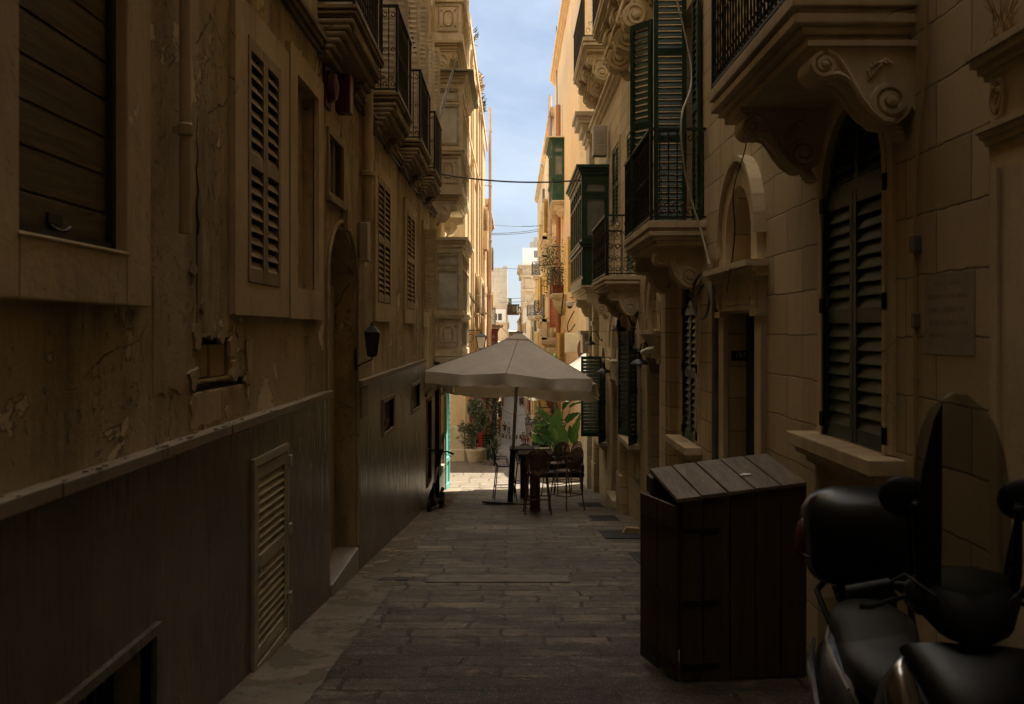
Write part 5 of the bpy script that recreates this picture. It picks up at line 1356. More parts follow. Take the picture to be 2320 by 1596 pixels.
for s_ in (-1, 1):
    mb = MB(O3, tuple(ax), tuple(sd), (0, 0, 1)); mb.tube([(-.10, s_ * .13, .84), (-.08, s_ * .14, .95), (-.04, s_ * .15, 1.06)], .009, 7)
    mb.fr(Vector(O3) + ax * -.04 + sd * (s_ * .165) + Vector((0, 0, 1.12)), tuple(ax), tuple(sd), (0, 0, 1)); mb.ball(0, 0, 0, .022, .072, .062, 16); mb.build('mirror', M['black'], ms, smooth=60)
mb = MB(O3, tuple(ax), tuple(sd), (0, 0, 1)); mb.prism([(-.075, .80), (-.125, .80), (-.138, 1.05), (-.130, 1.20), (-.095, 1.36), (-.072, 1.41)], .035, .045, 'a'); mb.build('screen_edge', M['black'], ms, smooth=0)
for s_ in (-1, 1):                                            # brake cables and panel seams
    mb = MB(O3, tuple(ax), tuple(sd), (0, 0, 1)); mb.tube([(-.10, s_ * .20, .84), (.02, s_ * .17, .90), (.10, s_ * .10, .86), (.10, s_ * .05, .76)], .005, 5); mb.build('brake_cable', M['rubber'], ms)
mb = MB(O2, tuple(ax), tuple(sd), (0, 0, 1)); mb.tube([(-.3, -.14, .375), (-.1, -.172, .37), (.1, -.165, .355), (.35, -.135, .325)], .006, 5); mb.build('seat_piping', M['boxgrey'], ms)
mb = MB(O3, tuple(ax), tuple(sd), (0, 0, 1)); mb.tube([(.13, -.20, .62), (.24, -.12, .56), (.292, 0, .52), (.24, .12, .56), (.13, .20, .62)], .007, 5); mb.tube([(.10, -.24, .50), (.20, -.19, .40), (.25, -.12, .26), (.27, -.06, .12)], .006, 5); mb.build('shield_trim', M['chrome'], ms)
mb = MB(O3, tuple(ax), tuple(sd), (0, 0, 1)); mb.box(-.16, -.05, -.07, .07, .885, .892); mb.build('instrument', M['paned'], ms, smooth=0)
# handguards
for s_ in (-1, 1):
    mb = MB(O3, tuple(ax), tuple(sd), (0, 0, 1)); base = len(mb.v)
    for i in range(6):
        for j in range(5):
            a = -.5 + i * .32; mb.v.append(mb.p(.02 + .05 * math.cos(a * .9), s_ * (.17 + .05 * i), .74 + .035 * j - .012 * i))
    for i in range(5):
        for j in range(4): mb.f.append((i * 5 + j, (i + 1) * 5 + j, (i + 1) * 5 + j + 1, i * 5 + j + 1))
    mb.build('hand_guard', M['acrylic'], ms, smooth=60)
# windscreen: curved acrylic with side struts
mb = MB(O3, tuple(ax), tuple(sd), (0, 0, 1)); n, m = 14, 12
for th in (0, -.004):
    for j in range(m + 1):
        v = j / m; w_ = .135 * math.sqrt(max(.004, 1 - (max(0, v - .35) / .655) ** 3.2)) * (.85 + .15 * min(1, v * 2.2))
        for i in range(n + 1):
            u = i / n * 2 - 1; mb.v.append(mb.p(.12 - .13 * v - .10 * u * u + th, u * w_, .80 + .63 * v))
W2 = (n + 1) * (m + 1)
for b_ in (0, W2):
    for j in range(m):
        for i in range(n): q = b_ + j * (n + 1) + i; mb.f.append((q, q + 1, q + n + 2, q + n + 1))
mb.build('windscreen', M['acrylic'], ms, smooth=60)
for s_ in (-1, 1):
    mb = MB(O3, tuple(ax), tuple(sd), (0, 0, 1)); mb.tube([(-.02, s_ * .12, .78), (.03, s_ * .13, .92), (.015, s_ * .14, 1.12)], [.018, .016, .010], 7); mb.ball(.02, s_ * .13, .95, .02, .02, .02, 8); mb.ball(.02, s_ * .14, 1.1, .018, .018, .018, 8); mb.build('screen_strut', M['black'], ms, smooth=60)
for nm, O_, u, r_ in (('front_wheel', O3, .06, .235), ('rear_wheel', O2, -.32, .225)):
    c = Vector(O_) + ax * u; c.z = G(c.y) + r_ + .03
    mb = MB(c, tuple(ax), (0, 0, 1), tuple(sd)); mb.tube([(r_ * .8 * math.cos(k * math.pi / 12), r_ * .8 * math.sin(k * math.pi / 12), 0) for k in range(24)], .06, 10, closed=True)
    w = mb.build(nm, M['rubber'], ms, smooth=60)
    mb = MB(c, tuple(ax), (0, 0, 1), tuple(sd)); mb.lathe(0, 0, -.03, [(.13, 0), (.15, .03), (.13, .06), (.04, .06)], 16); mb.build('rim', M['alu'], w, smooth=40)
sloft('front_mudguard', O3, M['blackgl'], [(-.12, 0, -.02, .03, .03), (-.02, 0, .07, .075, .07), (.12, 0, .07, .08, .07), (.24, 0, -.0, .05, .05)], ex=2)
# small chrome footpeg glimpsed below the cabinet corner
mb = MB(O2, tuple(ax), tuple(sd), (0, 0, 1)); mb.tube([(.0, -.27, -.12), (.0, -.36, -.13)], .022, 8); mb.tube([(-.25, .26, -.05), (.3, .27, -.1)], [.05, .045], 10); mb.build('footpeg', M['chrome'], ms, smooth=50)

# ------------------------------------------------------------------ lamps and boxes on the walls
def lantern(mb_f, mb_g, c, h, w0, w1):
    """tapered street lantern: w0 half width at the top, w1 at the bottom"""
    x, y, z = c
    mb_f.fr((x, y, z), (1, 0, 0), (0, 1, 0), (0, 0, 1)); mb_g.fr((x, y, z), (1, 0, 0), (0, 1, 0), (0, 0, 1))
    mb_f.lathe(0, 0, h * .40, [(w0 * 1.45, 0), (w0 * 1.5, h * .03), (w0 * .75, h * .22), (w0 * .45, h * .25), (w0 * .3, h * .34), (w0 * .1, h * .42)], 4)
    mb_f.lathe(0, 0, -h * .48, [(w1 * .3, -h * .06), (w1 * 1.3, 0), (w1 * 1.4, h * .03)], 4)
    for k in range(4):
        a = math.pi / 2 * (k + .5); mb_f.tube([(w1 * 1.3 * math.cos(a), w1 * 1.3 * math.sin(a), -h * .46), (w0 * 1.35 * math.cos(a), w0 * 1.35 * math.sin(a), h * .41)], w0 * .07, 4)
    mb_g.loft([[(w1 * 1.2 * math.cos(math.pi / 2 * (k + .5)), w1 * 1.2 * math.sin(math.pi / 2 * (k + .5)), -h * .45) for k in range(4)], [(w0 * 1.25 * math.cos(math.pi / 2 * (k + .5)), w0 * 1.25 * math.sin(math.pi / 2 * (k + .5)), h * .40) for k in range(4)]])
def wall_lantern(label, W, a, b, out, h, w0, w1, kind='up', glassm='lantern', grp=None):
    O, A, B, C = (Vector(x) for x in W); base = O + A * a + B * b
    t = thing('wall_lantern', label, 'lantern', tuple(base), grp)
    c = base + C * out
    f, g = MB(), MB(); lantern(f, g, tuple(c), h, w0, w1)
    f.build('lantern_frame', M['iron'], t, smooth=0); g.build('lantern_glass', M[glassm], t, smooth=0)
    mb = MB(*W)
    if kind == 'up': mb.tube([(a, b - h * .9, .02), (a, b - h * .75, out * .5), (a, b - h * .62, out), (a, b - h * .5, out)], h * .035, 6); mb.box(a - .03, a + .03, b - h * 1.0, b - h * .2, 0, .03)
    else:
        mb.tube([(a, b + h * .85, 0), (a, b + h * .9, out * .6), (a, b + h * .88, out), (a, b + h * .7, out)], h * .04, 6)
        mb.tube([(a, b + h * .3 + h * .3 * math.sin(k * .6) , out * .32 + h * .25 * math.cos(k * .6) * (1 - k * .05)) for k in range(12)], h * .02, 5)
        mb.box(a - .03, a + .03, b + h * .2, b + h * .95, 0, .03)
    mb.build('bracket', M['iron'], t, smooth=50)
    return t
wall_lantern('small black carriage lantern on a curled arm beside the arched doorway', WL, 11.1, E - .15, .19, .29, .075, .05, glassm='paned')
wall_lantern('large street lantern hanging from a scrolled bracket on the sunlit corner', frr(-1.5) if False else fl(-1.5), 32.3, E - .40, .50, .44, .17, .10, kind='down')
for (a, b, o_, h, lab) in ((40, E - 6.05 + 2.4, .62, .5, 'nearest black street lantern down the right side of the street'), (50, E - 4.45, .75, .62, 'upper street lantern behind the banana leaves'),
                           (52, E - 5.1, .95, .62, 'largest of the street lanterns clustered left of the banana plant'), (54, E - 5.35, 1.25, .55, 'street lantern touching the largest one on its left'), (72, E - 6.7, 1.0, .7, 'farther street lantern left of the cluster, on a thin bracket')):
    if a == 40: continue
    wall_lantern(lab, FR, a, b, o_, h, h * .30, h * .18, kind='down', grp='street lanterns down the hill')
def barn_lamp(label, Zl, X, z):
    a = Zl; t = thing('gooseneck_lamp', label, 'lamp', (XR, a, z + .1), 'gooseneck lamps on the limestone wall')
    out = XR - X; mb = MB(*WR)
    mb.lathe(a, z, out, [(.135, -.02), (.138, -.012), (.10, .03), (.045, .06), (.032, .10), (.03, .17), (.01, .19)], 18, 'b'); mb.build('lamp_shade', M['iron'], t, smooth=40)
    mb = MB(*WR); mb.tube([(a, z + .18, out), (a, z + .29, out - .03), (a, z + .30, out * .55), (a, z + .18, out * .3), (a, z + .10, .06), (a, z + .08, 0)], .012, 7); mb.lathe(a, z + .08, 0, [(.04, 0), (.04, .02)], 10, 'c'); mb.build('arm', M['iron'], t, smooth=60)
    mb = MB(*WR); mb.ball(a, z - .035, out, .035, .045, .035, 10); mb.build('bulb', M['lantern'], t, smooth=60)
barn_lamp('black gooseneck lamp nearest the viewer, beside the camera on the wall', 15.05, 1.93, E - .50)
barn_lamp('black gooseneck lamp under the scrolled corbel of the iron balcony', 17.4, 1.86, E - .0)
barn_lamp('low black gooseneck lamp just above the open window shutters', 20.6, 1.90, E - .86)
barn_lamp('farthest gooseneck lamp on the limestone wall near the corner pier', 23.7, 1.87, E - .33)

def box_thing(name, label, cat, W, a0, a1, b0, b1, c0, c1, mat, extra=None, bev=.012):
    O, A, B, C = (Vector(x) for x in W); base = O + A * (a0 + a1) / 2 + B * b0
    t = thing(name, label, cat, tuple(base))
    mb = MB(*W); mb.box(a0, a1, b0, b1, c0, c1); mb.build('housing', mat, t, smooth=0, bevel=bev)
    if extra: m2 = MB(*W); extra(m2); m2.build('cover', mat, t, smooth=0, bevel=bev * .5)
    return t
box_thing('alarm_box', 'red louvred alarm box high on the stucco wall under the balcony', 'alarm box', WL, 9.85, 10.05, 3.78, 4.16, 0, .15, M['alarm'], lambda m: [m.box(9.845, 9.85, 4.02 + k * .025, 4.03 + k * .025, .04, .11) for k in range(4)], .015)
t = thing('alarm_siren', 'round dark red alarm siren left of the red alarm box', 'alarm siren', (XL, 9.35, 3.85)); mb = MB(*WL); mb.lathe(9.35, 3.90, 0, [(.15, 0), (.155, .05), (.12, .10), (.04, .12)], 20, 'c'); mb.build('cover', M['alarmd'], t, smooth=40)
mb = MB(*WL); mb.box(9.2, 9.5, 3.70, 4.1, 0, .03); mb.build('back_plate', M['alarmd'], t, smooth=0, bevel=.01)
box_thing('meter_box', 'small grey junction box below the thick drainpipe', 'junction box', WL, 11.25, 11.45, 2.42, 2.84, .02, .12, M['boxgrey'], lambda m: m.box(11.24, 11.46, 2.40, 2.43, .01, .13))
box_thing('vent_box', 'small pale louvred box on the corner by the parasol tip', 'vent', WL, 21.55, 21.9, .35, .85, 0, .2, M['boxgrey'])
box_thing('air_conditioner', 'grey air conditioner box above the green enclosed balcony', 'air conditioner', WR, 21.9, 22.25, E + 3.85, E + 4.5, .05, .36, M['boxgrey'], lambda m: [m.box(21.89, 21.9, E + 3.9 + k * .05, E + 3.92 + k * .05, .1, .3) for k in range(10)])
box_thing('utility_box', 'cream metal utility box on the far side of the crossing', 'utility box', ((0, 31.75, 0), (1, 0, 0), (0, 0, 1), (0, -1, 0)), 1.68, 2.08, E - .72, E - .10, 0, .25, M['boxcream'], lambda m: m.box(1.86, 1.865, E - .7, E - .12, .25, .255))
box_thing('meter_cabinet', 'small white meter cabinet behind the banana leaves', 'utility box', ((0, 31.7, 0), (1, 0, 0), (0, 0, 1), (0, -1, 0)), 1.15, 1.62, -2.5, -1.32, 0, .3, M['boxcream'])
t = thing('dome_camera', 'white dome security camera on the orange house corner', 'camera', (2.15, 33, E + .72)); c = P(1291, 693, 32.5)
mb = MB(tuple(c)); mb.lathe(0, 0, -.02, [(.10, .0), (.12, .03), (.12, .13), (.10, .15)], 14); mb.tube([(0, 0, .1), (.25, 0, .14), (.35, 0, .1)], .03, 6); mb.build('housing', M['boxgrey'], t, smooth=40)
mb = MB(tuple(c)); mb.ball(0, 0, -.03, .085, .085, .07, 12); mb.build('dome', M['blackgl'], t, smooth=60)
t = thing('bullet_camera', 'white security camera beside the nearest gooseneck lamp', 'camera', (XR, 14.2, E - .25)); mb = MB(*WR); mb.tube([(14.1, E - .25, 0), (14.1, E - .27, .12)], .02, 7); mb.lathe(14.1, E - .25, 0, [(.05, 0), (.05, .02)], 10, 'c'); mb.build('mount', M['boxgrey'], t, smooth=50)
mb = MB(*WR); mb.tube([(14.1, E - .26, .12), (14.25, E - .29, .2), (14.4, E - .33, .26)], [.03, .042, .042], 10); mb.build('housing', M['white'], t, smooth=50)
# traffic sign (no stopping), edge-on beyond the crossing
t = thing('road_sign', 'round blue no stopping sign with red ring on the crossing corner', 'road sign', tuple(P(1316, 830, 31))); c = P(1317, 792, 31)
mb = MB(tuple(c), (.45, .9, 0), (0, 0, 1), (.9, -.45, 0)); mb.lathe(0, 0, -.01, [(.30, 0), (.30, .012)], 28); mb.build('sign_ring', M['alarm'], t, smooth=0)
mb = MB(tuple(c), (.45, .9, 0), (0, 0, 1), (-.9, .45, 0)); mb.lathe(0, 0, .012, [(.24, 0), (.24, .004)], 28); sg = mb.build('sign_face', plain('sign_blue', (.08, .16, .42), .4, var=.05, bump=0), t, smooth=0)
mb = MB(tuple(c), (.45, .9, 0), (0, 0, 1), (-.9, .45, 0)); mb.add([(-.19, .15, .02), (-.15, .19, .02), (.19, -.15, .02), (.15, -.19, .02)], [(0, 1, 2, 3)]); mb.add([(.19, .15, .021), (.15, .19, .021), (-.19, -.15, .021), (-.15, -.19, .021)], [(0, 1, 2, 3)]); mb.build('sign_cross', M['alarm'], t, smooth=0)
mb = MB(tuple(c)); mb.tube([(.05, .05, -.5), (.05, .05, .32)], .025, 8); mb.tube([(.05, .05, -.3), (.5, .4, -.3)], .02, 6); mb.build('post', M['pipeg'], t)
# number plate and stone plaque
t = thing('number_plate', 'small dark plate numbered 197 on the doorway reveal', 'number plate', (XR + .12, 9.88, E - .25)); c = P(1676, 806, 9.86)
fr_p = (tuple(c), (1, 0, 0), (0, 0, 1), (0, -1, 0)); mb = MB(*fr_p); mb.box(-.085, .085, -.05, .05, 0, .016); mb.build('plate', M['iron'], t, smooth=0, bevel=.004)
text('digits', '197', .075, (c.x, c.y - .021, c.z), (1, 0, 0), (0, 0, 1), M['number'], t, .002)
t = thing('stone_plaque', 'square grey slate plaque with faint engraved lines on the limestone wall', 'plaque', (XR, 5.0, 1.5)); mb = MB(*WR); mb.box(4.62, 5.18, 1.50, 1.90, -.01, .004); mb.build('slab', M['slate'], t, smooth=0)
mb = MB(*WR); rg = random.Random(9)
for k, (u0, u1) in enumerate(((.3, .75), (.12, .9), (.15, .85), (.1, .9), (.2, .8))):
    x = 4.64 + .54 * (1 - u1)
    while x < 4.64 + .54 * (1 - u0):
        w_ = rg.uniform(.012, .05); mb.box(x, x + w_, 1.84 - k * .065, 1.862 - k * .065, .0041, .005); x += w_ + .012
mb.build('engraving', M['letter'], t, smooth=0)
# conduit with junction boxes on the right wall
t = thing('conduit', 'thin pale conduit with two junction boxes on the limestone wall', 'conduit', (XR, 5.22, 1.5)); mb = MB(*WR); mb.tube([(5.10, 4.2, .02), (5.12, 3.0, .02), (5.24, 2.5, .02), (5.27, 2.12, .02)], .009, 6); mb.tube([(5.26, 2.05, .02), (5.26, .2, .02)], .012, 6)
for y in (2.55, 1.35): mb.box(5.25, 5.29, y, y + .02, 0, .035)
mb.build('tube', M['pipe'], t, smooth=50)
for q in ((5.22, 5.30, 2.03, 2.12, 0, .04), (5.235, 5.285, 1.63, 1.71, 0, .035)): mb = MB(*WR); mb.box(*q); mb.build('junction_box', M['pipeg'], t, smooth=0, bevel=.006)

# ------------------------------------------------------------------ metal covers and steps on the paving
for i, (x, y, w, l, lab) in enumerate(((1.62, 20.6, .5, 1.1, 'flat metal cover nearest the umbrella tables on the right'), (1.62, 17.6, .5, 1.0, 'long iron floor cover midway along the right wall'),
                               (1.62, 14.9, .55, 1.1, 'ribbed metal ramp plate with a wooden wedge on it'), (1.75, 12.2, .5, 1.1, 'dark metal ramp plate nearest the wooden cabinet'), (-.15, 10.6, 1.5, .55, 'large rectangular inspection cover in the middle of the lane'), (-1.25, 10.55, .30, .16, 'tiny black drain cover at the end of the pale strip'))):
    mb = MB((x, y, G(y) + .003), (1, 0, 0), (0, 1, -.097), (0, .097, 1))
    h = .012 if i in (2, 3) else .004
    mb.box(-w / 2, w / 2, -l / 2, l / 2, -.01, h)
    if i < 4:
        for k in range(12): mb.box(-w / 2 + .02, w / 2 - .02, -l / 2 + .04 + k * (l - .08) / 12, -l / 2 + .055 + k * (l - .08) / 12, h, h + .004)
    else:
        for k in ((-w / 2, -w / 2 + .02, -l / 2, l / 2), (w / 2 - .02, w / 2, -l / 2, l / 2), (-w / 2, w / 2, -l / 2, -l / 2 + .02), (-w / 2, w / 2, l / 2 - .02, l / 2)): mb.box(*k, h, h + .003)
    o = mb.build('floor_cover', M['metalcover'] if i != 4 else plain('cover_stone', (.15, .12, .09), .7, .0, var=.4, bump=.5), smooth=0, bevel=.002); tag(o, lab, 'floor cover', 'metal covers in the paving')
mb = MB((1.78, 15.0, G(15) + .02)); mb.prism([(-.12, 0), (.14, 0), (.14, .07), (-.06, .09)], -.05, .05, 'b'); o = mb.build('wooden_wedge', M['woodpale'], smooth=0, bevel=.005); tag(o, 'pale wooden wedge lying on the ramp plate', 'wedge')
# coiled grey hose on the wall
cable('hose', [(XR - .03, 10.2, E + .2), (XR - .05, 10.35, E + .55), (XR - .08, 10.9, E + .62), (XR - .1, 11.3, E + .45), (XR - .08, 11.25, E + .2), (XR - .05, 10.9, E + .12), (XR - .05, 10.6, E + .3), (XR - .06, 10.8, E + .5), (XR - .06, 11.2, E + .4)], .016, M['pipeg'], 'coiled grey cable loop hung by the doorway pipe', 'hose')
cable('wall_cable', [(XR - .35, 11.9, 6.2), P(1566, 150, 11.6), P(1545, 260, 11), P(1545, 340, 10.9), P(1560, 430, 10.9), P(1590, 530, 10.7), P(1607, 600, 10.3)], .012, M['wireg'], 'pale cable hanging loosely in front of the green balcony')
cable('wall_cable', [P(1678, 290, 8.8), P(1690, 330, 8.75), P(1662, 430, 8.9), P(1665, 530, 8.9), P(1650, 640, 8.9), P(1648, 665, 8.9)], .006, M['wire'], 'thin black cable dangling over the arched niche of doorway 197')
cable('wall_cable', [P(1378, 260, 23), P(1380, 300, 22.8), P(1384, 380, 22.5), P(1375, 408, 22.3), P(1310, 410, 22.1)], .016, M['wire'], 'black cable looping from the air conditioner to the green enclosed balcony')
cable('overhead_cable', [P(999, 395, 21.5), P(1312, 409, 22.1)], .018, M['wire'], 'thick black cable slung across the alley between the balconies', sag=.10)
cable('overhead_cable', [P(918, -40, 15), P(930, 60, 16), P(955, 180, 17.5), P(985, 290, 19.5), P(991, 330, 20)], .02, M['wire'], 'black cable descending past the cream shutters on the left')
cable('overhead_cable', [P(1032, 140, 22.4), P(1015, 190, 22), P(985, 290, 20), P(981, 330, 19.5), P(992, 352, 19.3)], .014, M['wireg'], 'pale cable hanging from the upper enclosed balcony')
cable('overhead_cable', [P(1032, 142, 22.4), P(992, 285, 20.5)], .014, M['wire'], 'short black cable strung beside the upper enclosed balcony', sag=.05)
for k, (y0, y1, Z0, Z1, lab) in enumerate(((508, 511, 60, 62, 'upper thin wire across the sky gap'), (529, 519, 58, 75, 'pair of thin wires crossing the sky below the upper wire'), (532, 523, 58, 75, 'lower of the two close wires crossing the sky'),
                                    (607, 609, 150, 150, 'faint far wire at the roof line of the pale end wall'), (675, 675, 160, 160, 'dark taut wire above the timber bridge'), (684, 682, 120, 120, 'sagging wire just above the timber bridge'))):
    x0 = 1160 - 1.5 * F / Z0; x1 = 1160 + 2.15 * F / Z1
    cable('overhead_wire', [P(x0, y0, Z0), P(x1, y1, Z1)], .012 * Z0 / 40, M['wire'], lab, 'wire', 'wires crossing the street', sag=.1)
cable('overhead_wire', [P(1056, 652, 32), P(1090, 700, 36), P(1128, 733, 44), P(1190, 800, 30)], .014, M['wireg'], 'pale wire falling from the sunlit house behind the parasol', 'wire')
cable('wall_cable', [P(1052, 640, 32), P(1064, 670, 34.3), P(1078, 690, 38), P(1092, 715, 44), P(1104, 708, 52)], .03, M['wire'], 'thick cable bundle drooping along the sunlit cream wall')
cable('wall_cable', [P(1071, 560, 36.5), P(1071, 790, 36.5)], .025, M['wire'], 'black cable running straight down the sunlit cream wall')
cable('wall_cable', [P(1261, 60, 47), P(1262, 220, 47), P(1263, 300, 47), P(1263, 470, 47)], .02, M['wire'], 'loose black cable down the upper orange wall')
cable('wall_cable', [P(1282, 620, 39), P(1274, 690, 39), P(1272, 716, 39)], .03, M['wire'], 'black cable hanging beside the planted balcony')
cable('wall_cable', [P(1301, 705, 31.6), P(1288, 730, 31.6), P(1286, 745, 31.6), P(1290, 752, 31.6), P(1303, 735, 31.6)], .02, M['wire'], 'tangled black cables above the cream utility box')
for k, (x, y0, y1, Z) in enumerate(((XL + .03, 0, 0, 0),)): pass
mb = MB(*WL); mb.tube([(11.62, 4.6, .02), (11.6, 4.0, .025), (11.66, 3.3, .02), (11.6, 2.8, .02)], .009, 5); o = mb.build('wall_cable', M['wire'], smooth=60); tag(o, 'thin dark cable beside the thick ochre drainpipe', 'cable')
mb = MB(*WL); mb.tube([(a, 4.10 + .03 * math.sin(a * 2.1), .05) for a in [6 + k * .5 for k in range(33)]], .012, 5); o = mb.build('wall_cable', M['wire'], smooth=60); tag(o, 'dark cable clipped along the string course under the left balconies', 'cable')
# ------------------------------------------------------------------ plants
def leafq(mb, c, d, s, w, rg):
    d = Vector(d).normalized(); side = d.cross(Vector((rg.uniform(-1, 1), rg.uniform(-1, 1), rg.uniform(-.2, 1)))).normalized() * w
    c = Vector(c); n = d.cross(side).normalized() * s * .12
    mb.add([tuple(c), tuple(c + d * s * .45 + side + n), tuple(c + d * s), tuple(c + d * s * .45 - side + n)], [(0, 1, 2), (0, 2, 3)])
def clump(mb, c, r, n, s, rg, flat=1, w=.35):
    for k in range(n):
        v = Vector((rg.gauss(0, 1), rg.gauss(0, 1), rg.gauss(0, 1))).normalized() * (rg.random() ** .45)
        p_ = Vector(c) + Vector((v.x * r, v.y * r, v.z * r * flat)); d = v + Vector((rg.uniform(-.6, .6), rg.uniform(-.6, .6), rg.uniform(-.4, .6)))
        leafq(mb, p_, d if d.length > .01 else (0, 0, 1), s * rg.uniform(.6, 1.3), s * w, rg)
rg = random.Random(21)
# potted small tree
pz = -2.58
t = thing('potted_tree', 'small pale-stemmed tree in a round cream planter at the crossing edge', 'potted tree', (-1.17, 31.55, pz))
mb = MB((-1.17, 31.55, pz)); mb.lathe(0, 0, 0, [(.20, 0), (.225, .03), (.27, .3), (.285, .36), (.31, .37), (.315, .44), (.29, .445), (.27, .40), (.0, .39)], 24); mb.build('planter', M['pot'], t, smooth=40)
mb = MB((-1.17, 31.55, pz)); mb.lathe(0, 0, .385, [(.265, 0), (.2, .02), (.0, .03)], 14); mb.build('soil', M['soil'], t)
mb = MB((-1.17, 31.55, pz)); tips = []
def limb(p0, d, L_, r, lvl):
    p0 = Vector(p0); d = Vector(d).normalized(); pts = [p0]
    for k in range(5):
        d = (d + Vector((rg.uniform(-.18, .18), rg.uniform(-.18, .18), rg.uniform(-.02, .14)))).normalized(); pts.append(pts[-1] + d * L_ / 5)
        if lvl < 3 and k in (1, 2, 3, 4): limb(pts[-1], d + Vector((rg.uniform(-1, 1), rg.uniform(-1, 1), rg.uniform(.0, .6))), L_ * .55, r * .5, lvl + 1)
    mb.tube([tuple(q) for q in pts], [r * (1 - .6 * k / 5) for k in range(6)], 6); tips.append(pts[-1]); tips.append(pts[3])
limb((0, 0, .4), (.15, 0, 1), .75, .030, 0); limb((0, 0, .42), (-.5, .1, 1), .55, .018, 1); limb((.1, 0, 1.05), (-.4, 0, 1), .55, .016, 1); limb((.1, 0, 1.1), (.6, 0, .9), .6, .016, 1)
mb.build('trunk', M['bark'], t, smooth=60)
mb = MB((-1.17, 31.55, pz))
for q in tips: clump(mb, q, .10, 9, .075, rg, w=.42)
for k in range(7): clump(mb, (rg.uniform(-.42, -.1), rg.uniform(-.2, .2), rg.uniform(.55, 1.05)), .15, 32, .07, rg, w=.45)
mb.build('crown', M['leafol'], t, smooth=0)
# bougainvillea against the wall
t = thing('bougainvillea', 'magenta bougainvillea climbing the wall past the cream planter', 'climbing plant', (-1.3, 34.2, G(34.2)))
mb = MB(); zz = G(34.2)
for k in range(5): mb.tube([(-1.35 + k * .1, 34.2, zz), (-1.3 + k * .08, 34.2 + .1 * k, zz + .9), (-1.4 + k * .16, 34.1, zz + 1.9), (-1.3 + k * .2, 34.0, zz + 2.6)], [.022, .02, .014, .006], 6)
mb.build('stem', M['bark'], t, smooth=60)
mb = MB()
for k in range(46): clump(mb, (rg.uniform(-1.5, -.55), rg.uniform(33.9, 34.6), zz + rg.uniform(.8, 3.3)), .19, 22, .085, rg, w=.4)
mb.build('foliage', M['leafdk'], t, smooth=0)
mb = MB()
for k in range(28): clump(mb, (rg.uniform(-1.5, -1.0), rg.uniform(33.75, 34.0), zz + rg.uniform(1.35, 3.1)), .12, 26, .055, rg, w=.6)
mb.build('flowers', M['bloom'], t, smooth=0)
# thuja bush and spiky yuccas, dark shrubs
t = thing('conifer_bush', 'rounded green conifer bush left of the street opening', 'bush', (-.88, 34.3, G(34.3)))
mb = MB(); mb.tube([(-.88, 34.3, G(34.3)), (-.88, 34.3, -1.8)], .04, 6); mb.build('trunk', M['bark'], t)
mb = MB()
for k in range(700):
    u = rg.uniform(0, 2 * math.pi); v = rg.uniform(0, 1); rr = .24 * math.sin(math.pi * (.12 + .8 * v)) * rg.uniform(.6, 1)
    leafq(mb, (-.88 + rr * math.cos(u), 34.3 + rr * math.sin(u), -2.35 + v * .85), (math.cos(u) * .5, math.sin(u) * .5, 1), .09, .012, rg)
mb.build('foliage', M['leaf'], t, smooth=0)
for i, (x, y, h, lab) in enumerate(((-.55, 31.4, .95, 'spiky dark yucca at the right end of the planters'), (-.72, 31.0, .75, 'spiky dark yucca nearest the cream planter'), (-.62, 32.6, 1.25, 'taller spiky plant behind the two low yuccas'))):
    t = thing('yucca', lab, 'plant', (x, y, G(y)), 'spiky plants at the crossing edge'); mb = MB((x, y, G(y)))
    for k in range(70):
        a = rg.uniform(0, 2 * math.pi); el = rg.uniform(.1, 1.4); L_ = h * rg.uniform(.35, .55); z0 = rg.uniform(.05, h * .55)
        d = Vector((math.cos(a) * math.cos(el), math.sin(a) * math.cos(el), math.sin(el))); s_ = d.cross(Vector((0, 0, 1))).normalized() * .018
        p0, p1 = Vector((0, 0, z0)), Vector((0, 0, z0)) + d * L_ * .6; p2 = p1 + (d + Vector((0, 0, -.5))).normalized() * L_ * .4
        mb.add([tuple(p0 - s_ * .6), tuple(p0 + s_ * .6), tuple(p1 + s_), tuple(p1 - s_), tuple(p2)], [(0, 1, 2, 3), (3, 2, 4)])
    mb.build('foliage', M['leafdk'], t, smooth=0)
    mb = MB((x, y, G(y))); mb.tube([(0, 0, 0), (0, 0, h * .55)], .03, 6); mb.build('stem', M['bark'], t)
mb = MB(tuple(P(1086, 1018, 32.2)), (1, 0, .12), (0, 1, 0), (.02, 0, 1)); mb.box(-.03, .08, -.02, .03, 0, 1.42); o = mb.build('red_board', plain('red_board_paint', (.36, .02, .012), .5, var=.2), smooth=0, bevel=.006); tag(o, 'narrow red board standing upright among the planters', 'board')
t = thing('slatted_chair', 'dark slatted folding chair between the planter and the yuccas', 'chair', (-.95, 32.4, G(32.4))); mb = MB((-.95, 32.4, G(32.4) + .0))
for k in range(6): mb.box(-.22, .22, .2, .22, .5 + k * .08, .54 + k * .08)
mb.build('backrest', M['black'], t, smooth=0); mb = MB((-.95, 32.4, G(32.4)))
for k in range(5): mb.box(-.22, .22, -.2 + k * .08, -.15 + k * .08, .43, .45)
mb.build('seat', M['black'], t, smooth=0)
for sx in (-.21, .21):
    for sy in (-.19, .19): mb = MB((-.95, 32.4, G(32.4))); mb.box(sx - .015, sx + .015, sy - .015, sy + .015, 0, .43 if sy < 0 else .95); mb.build('leg', M['black'], t, smooth=0)
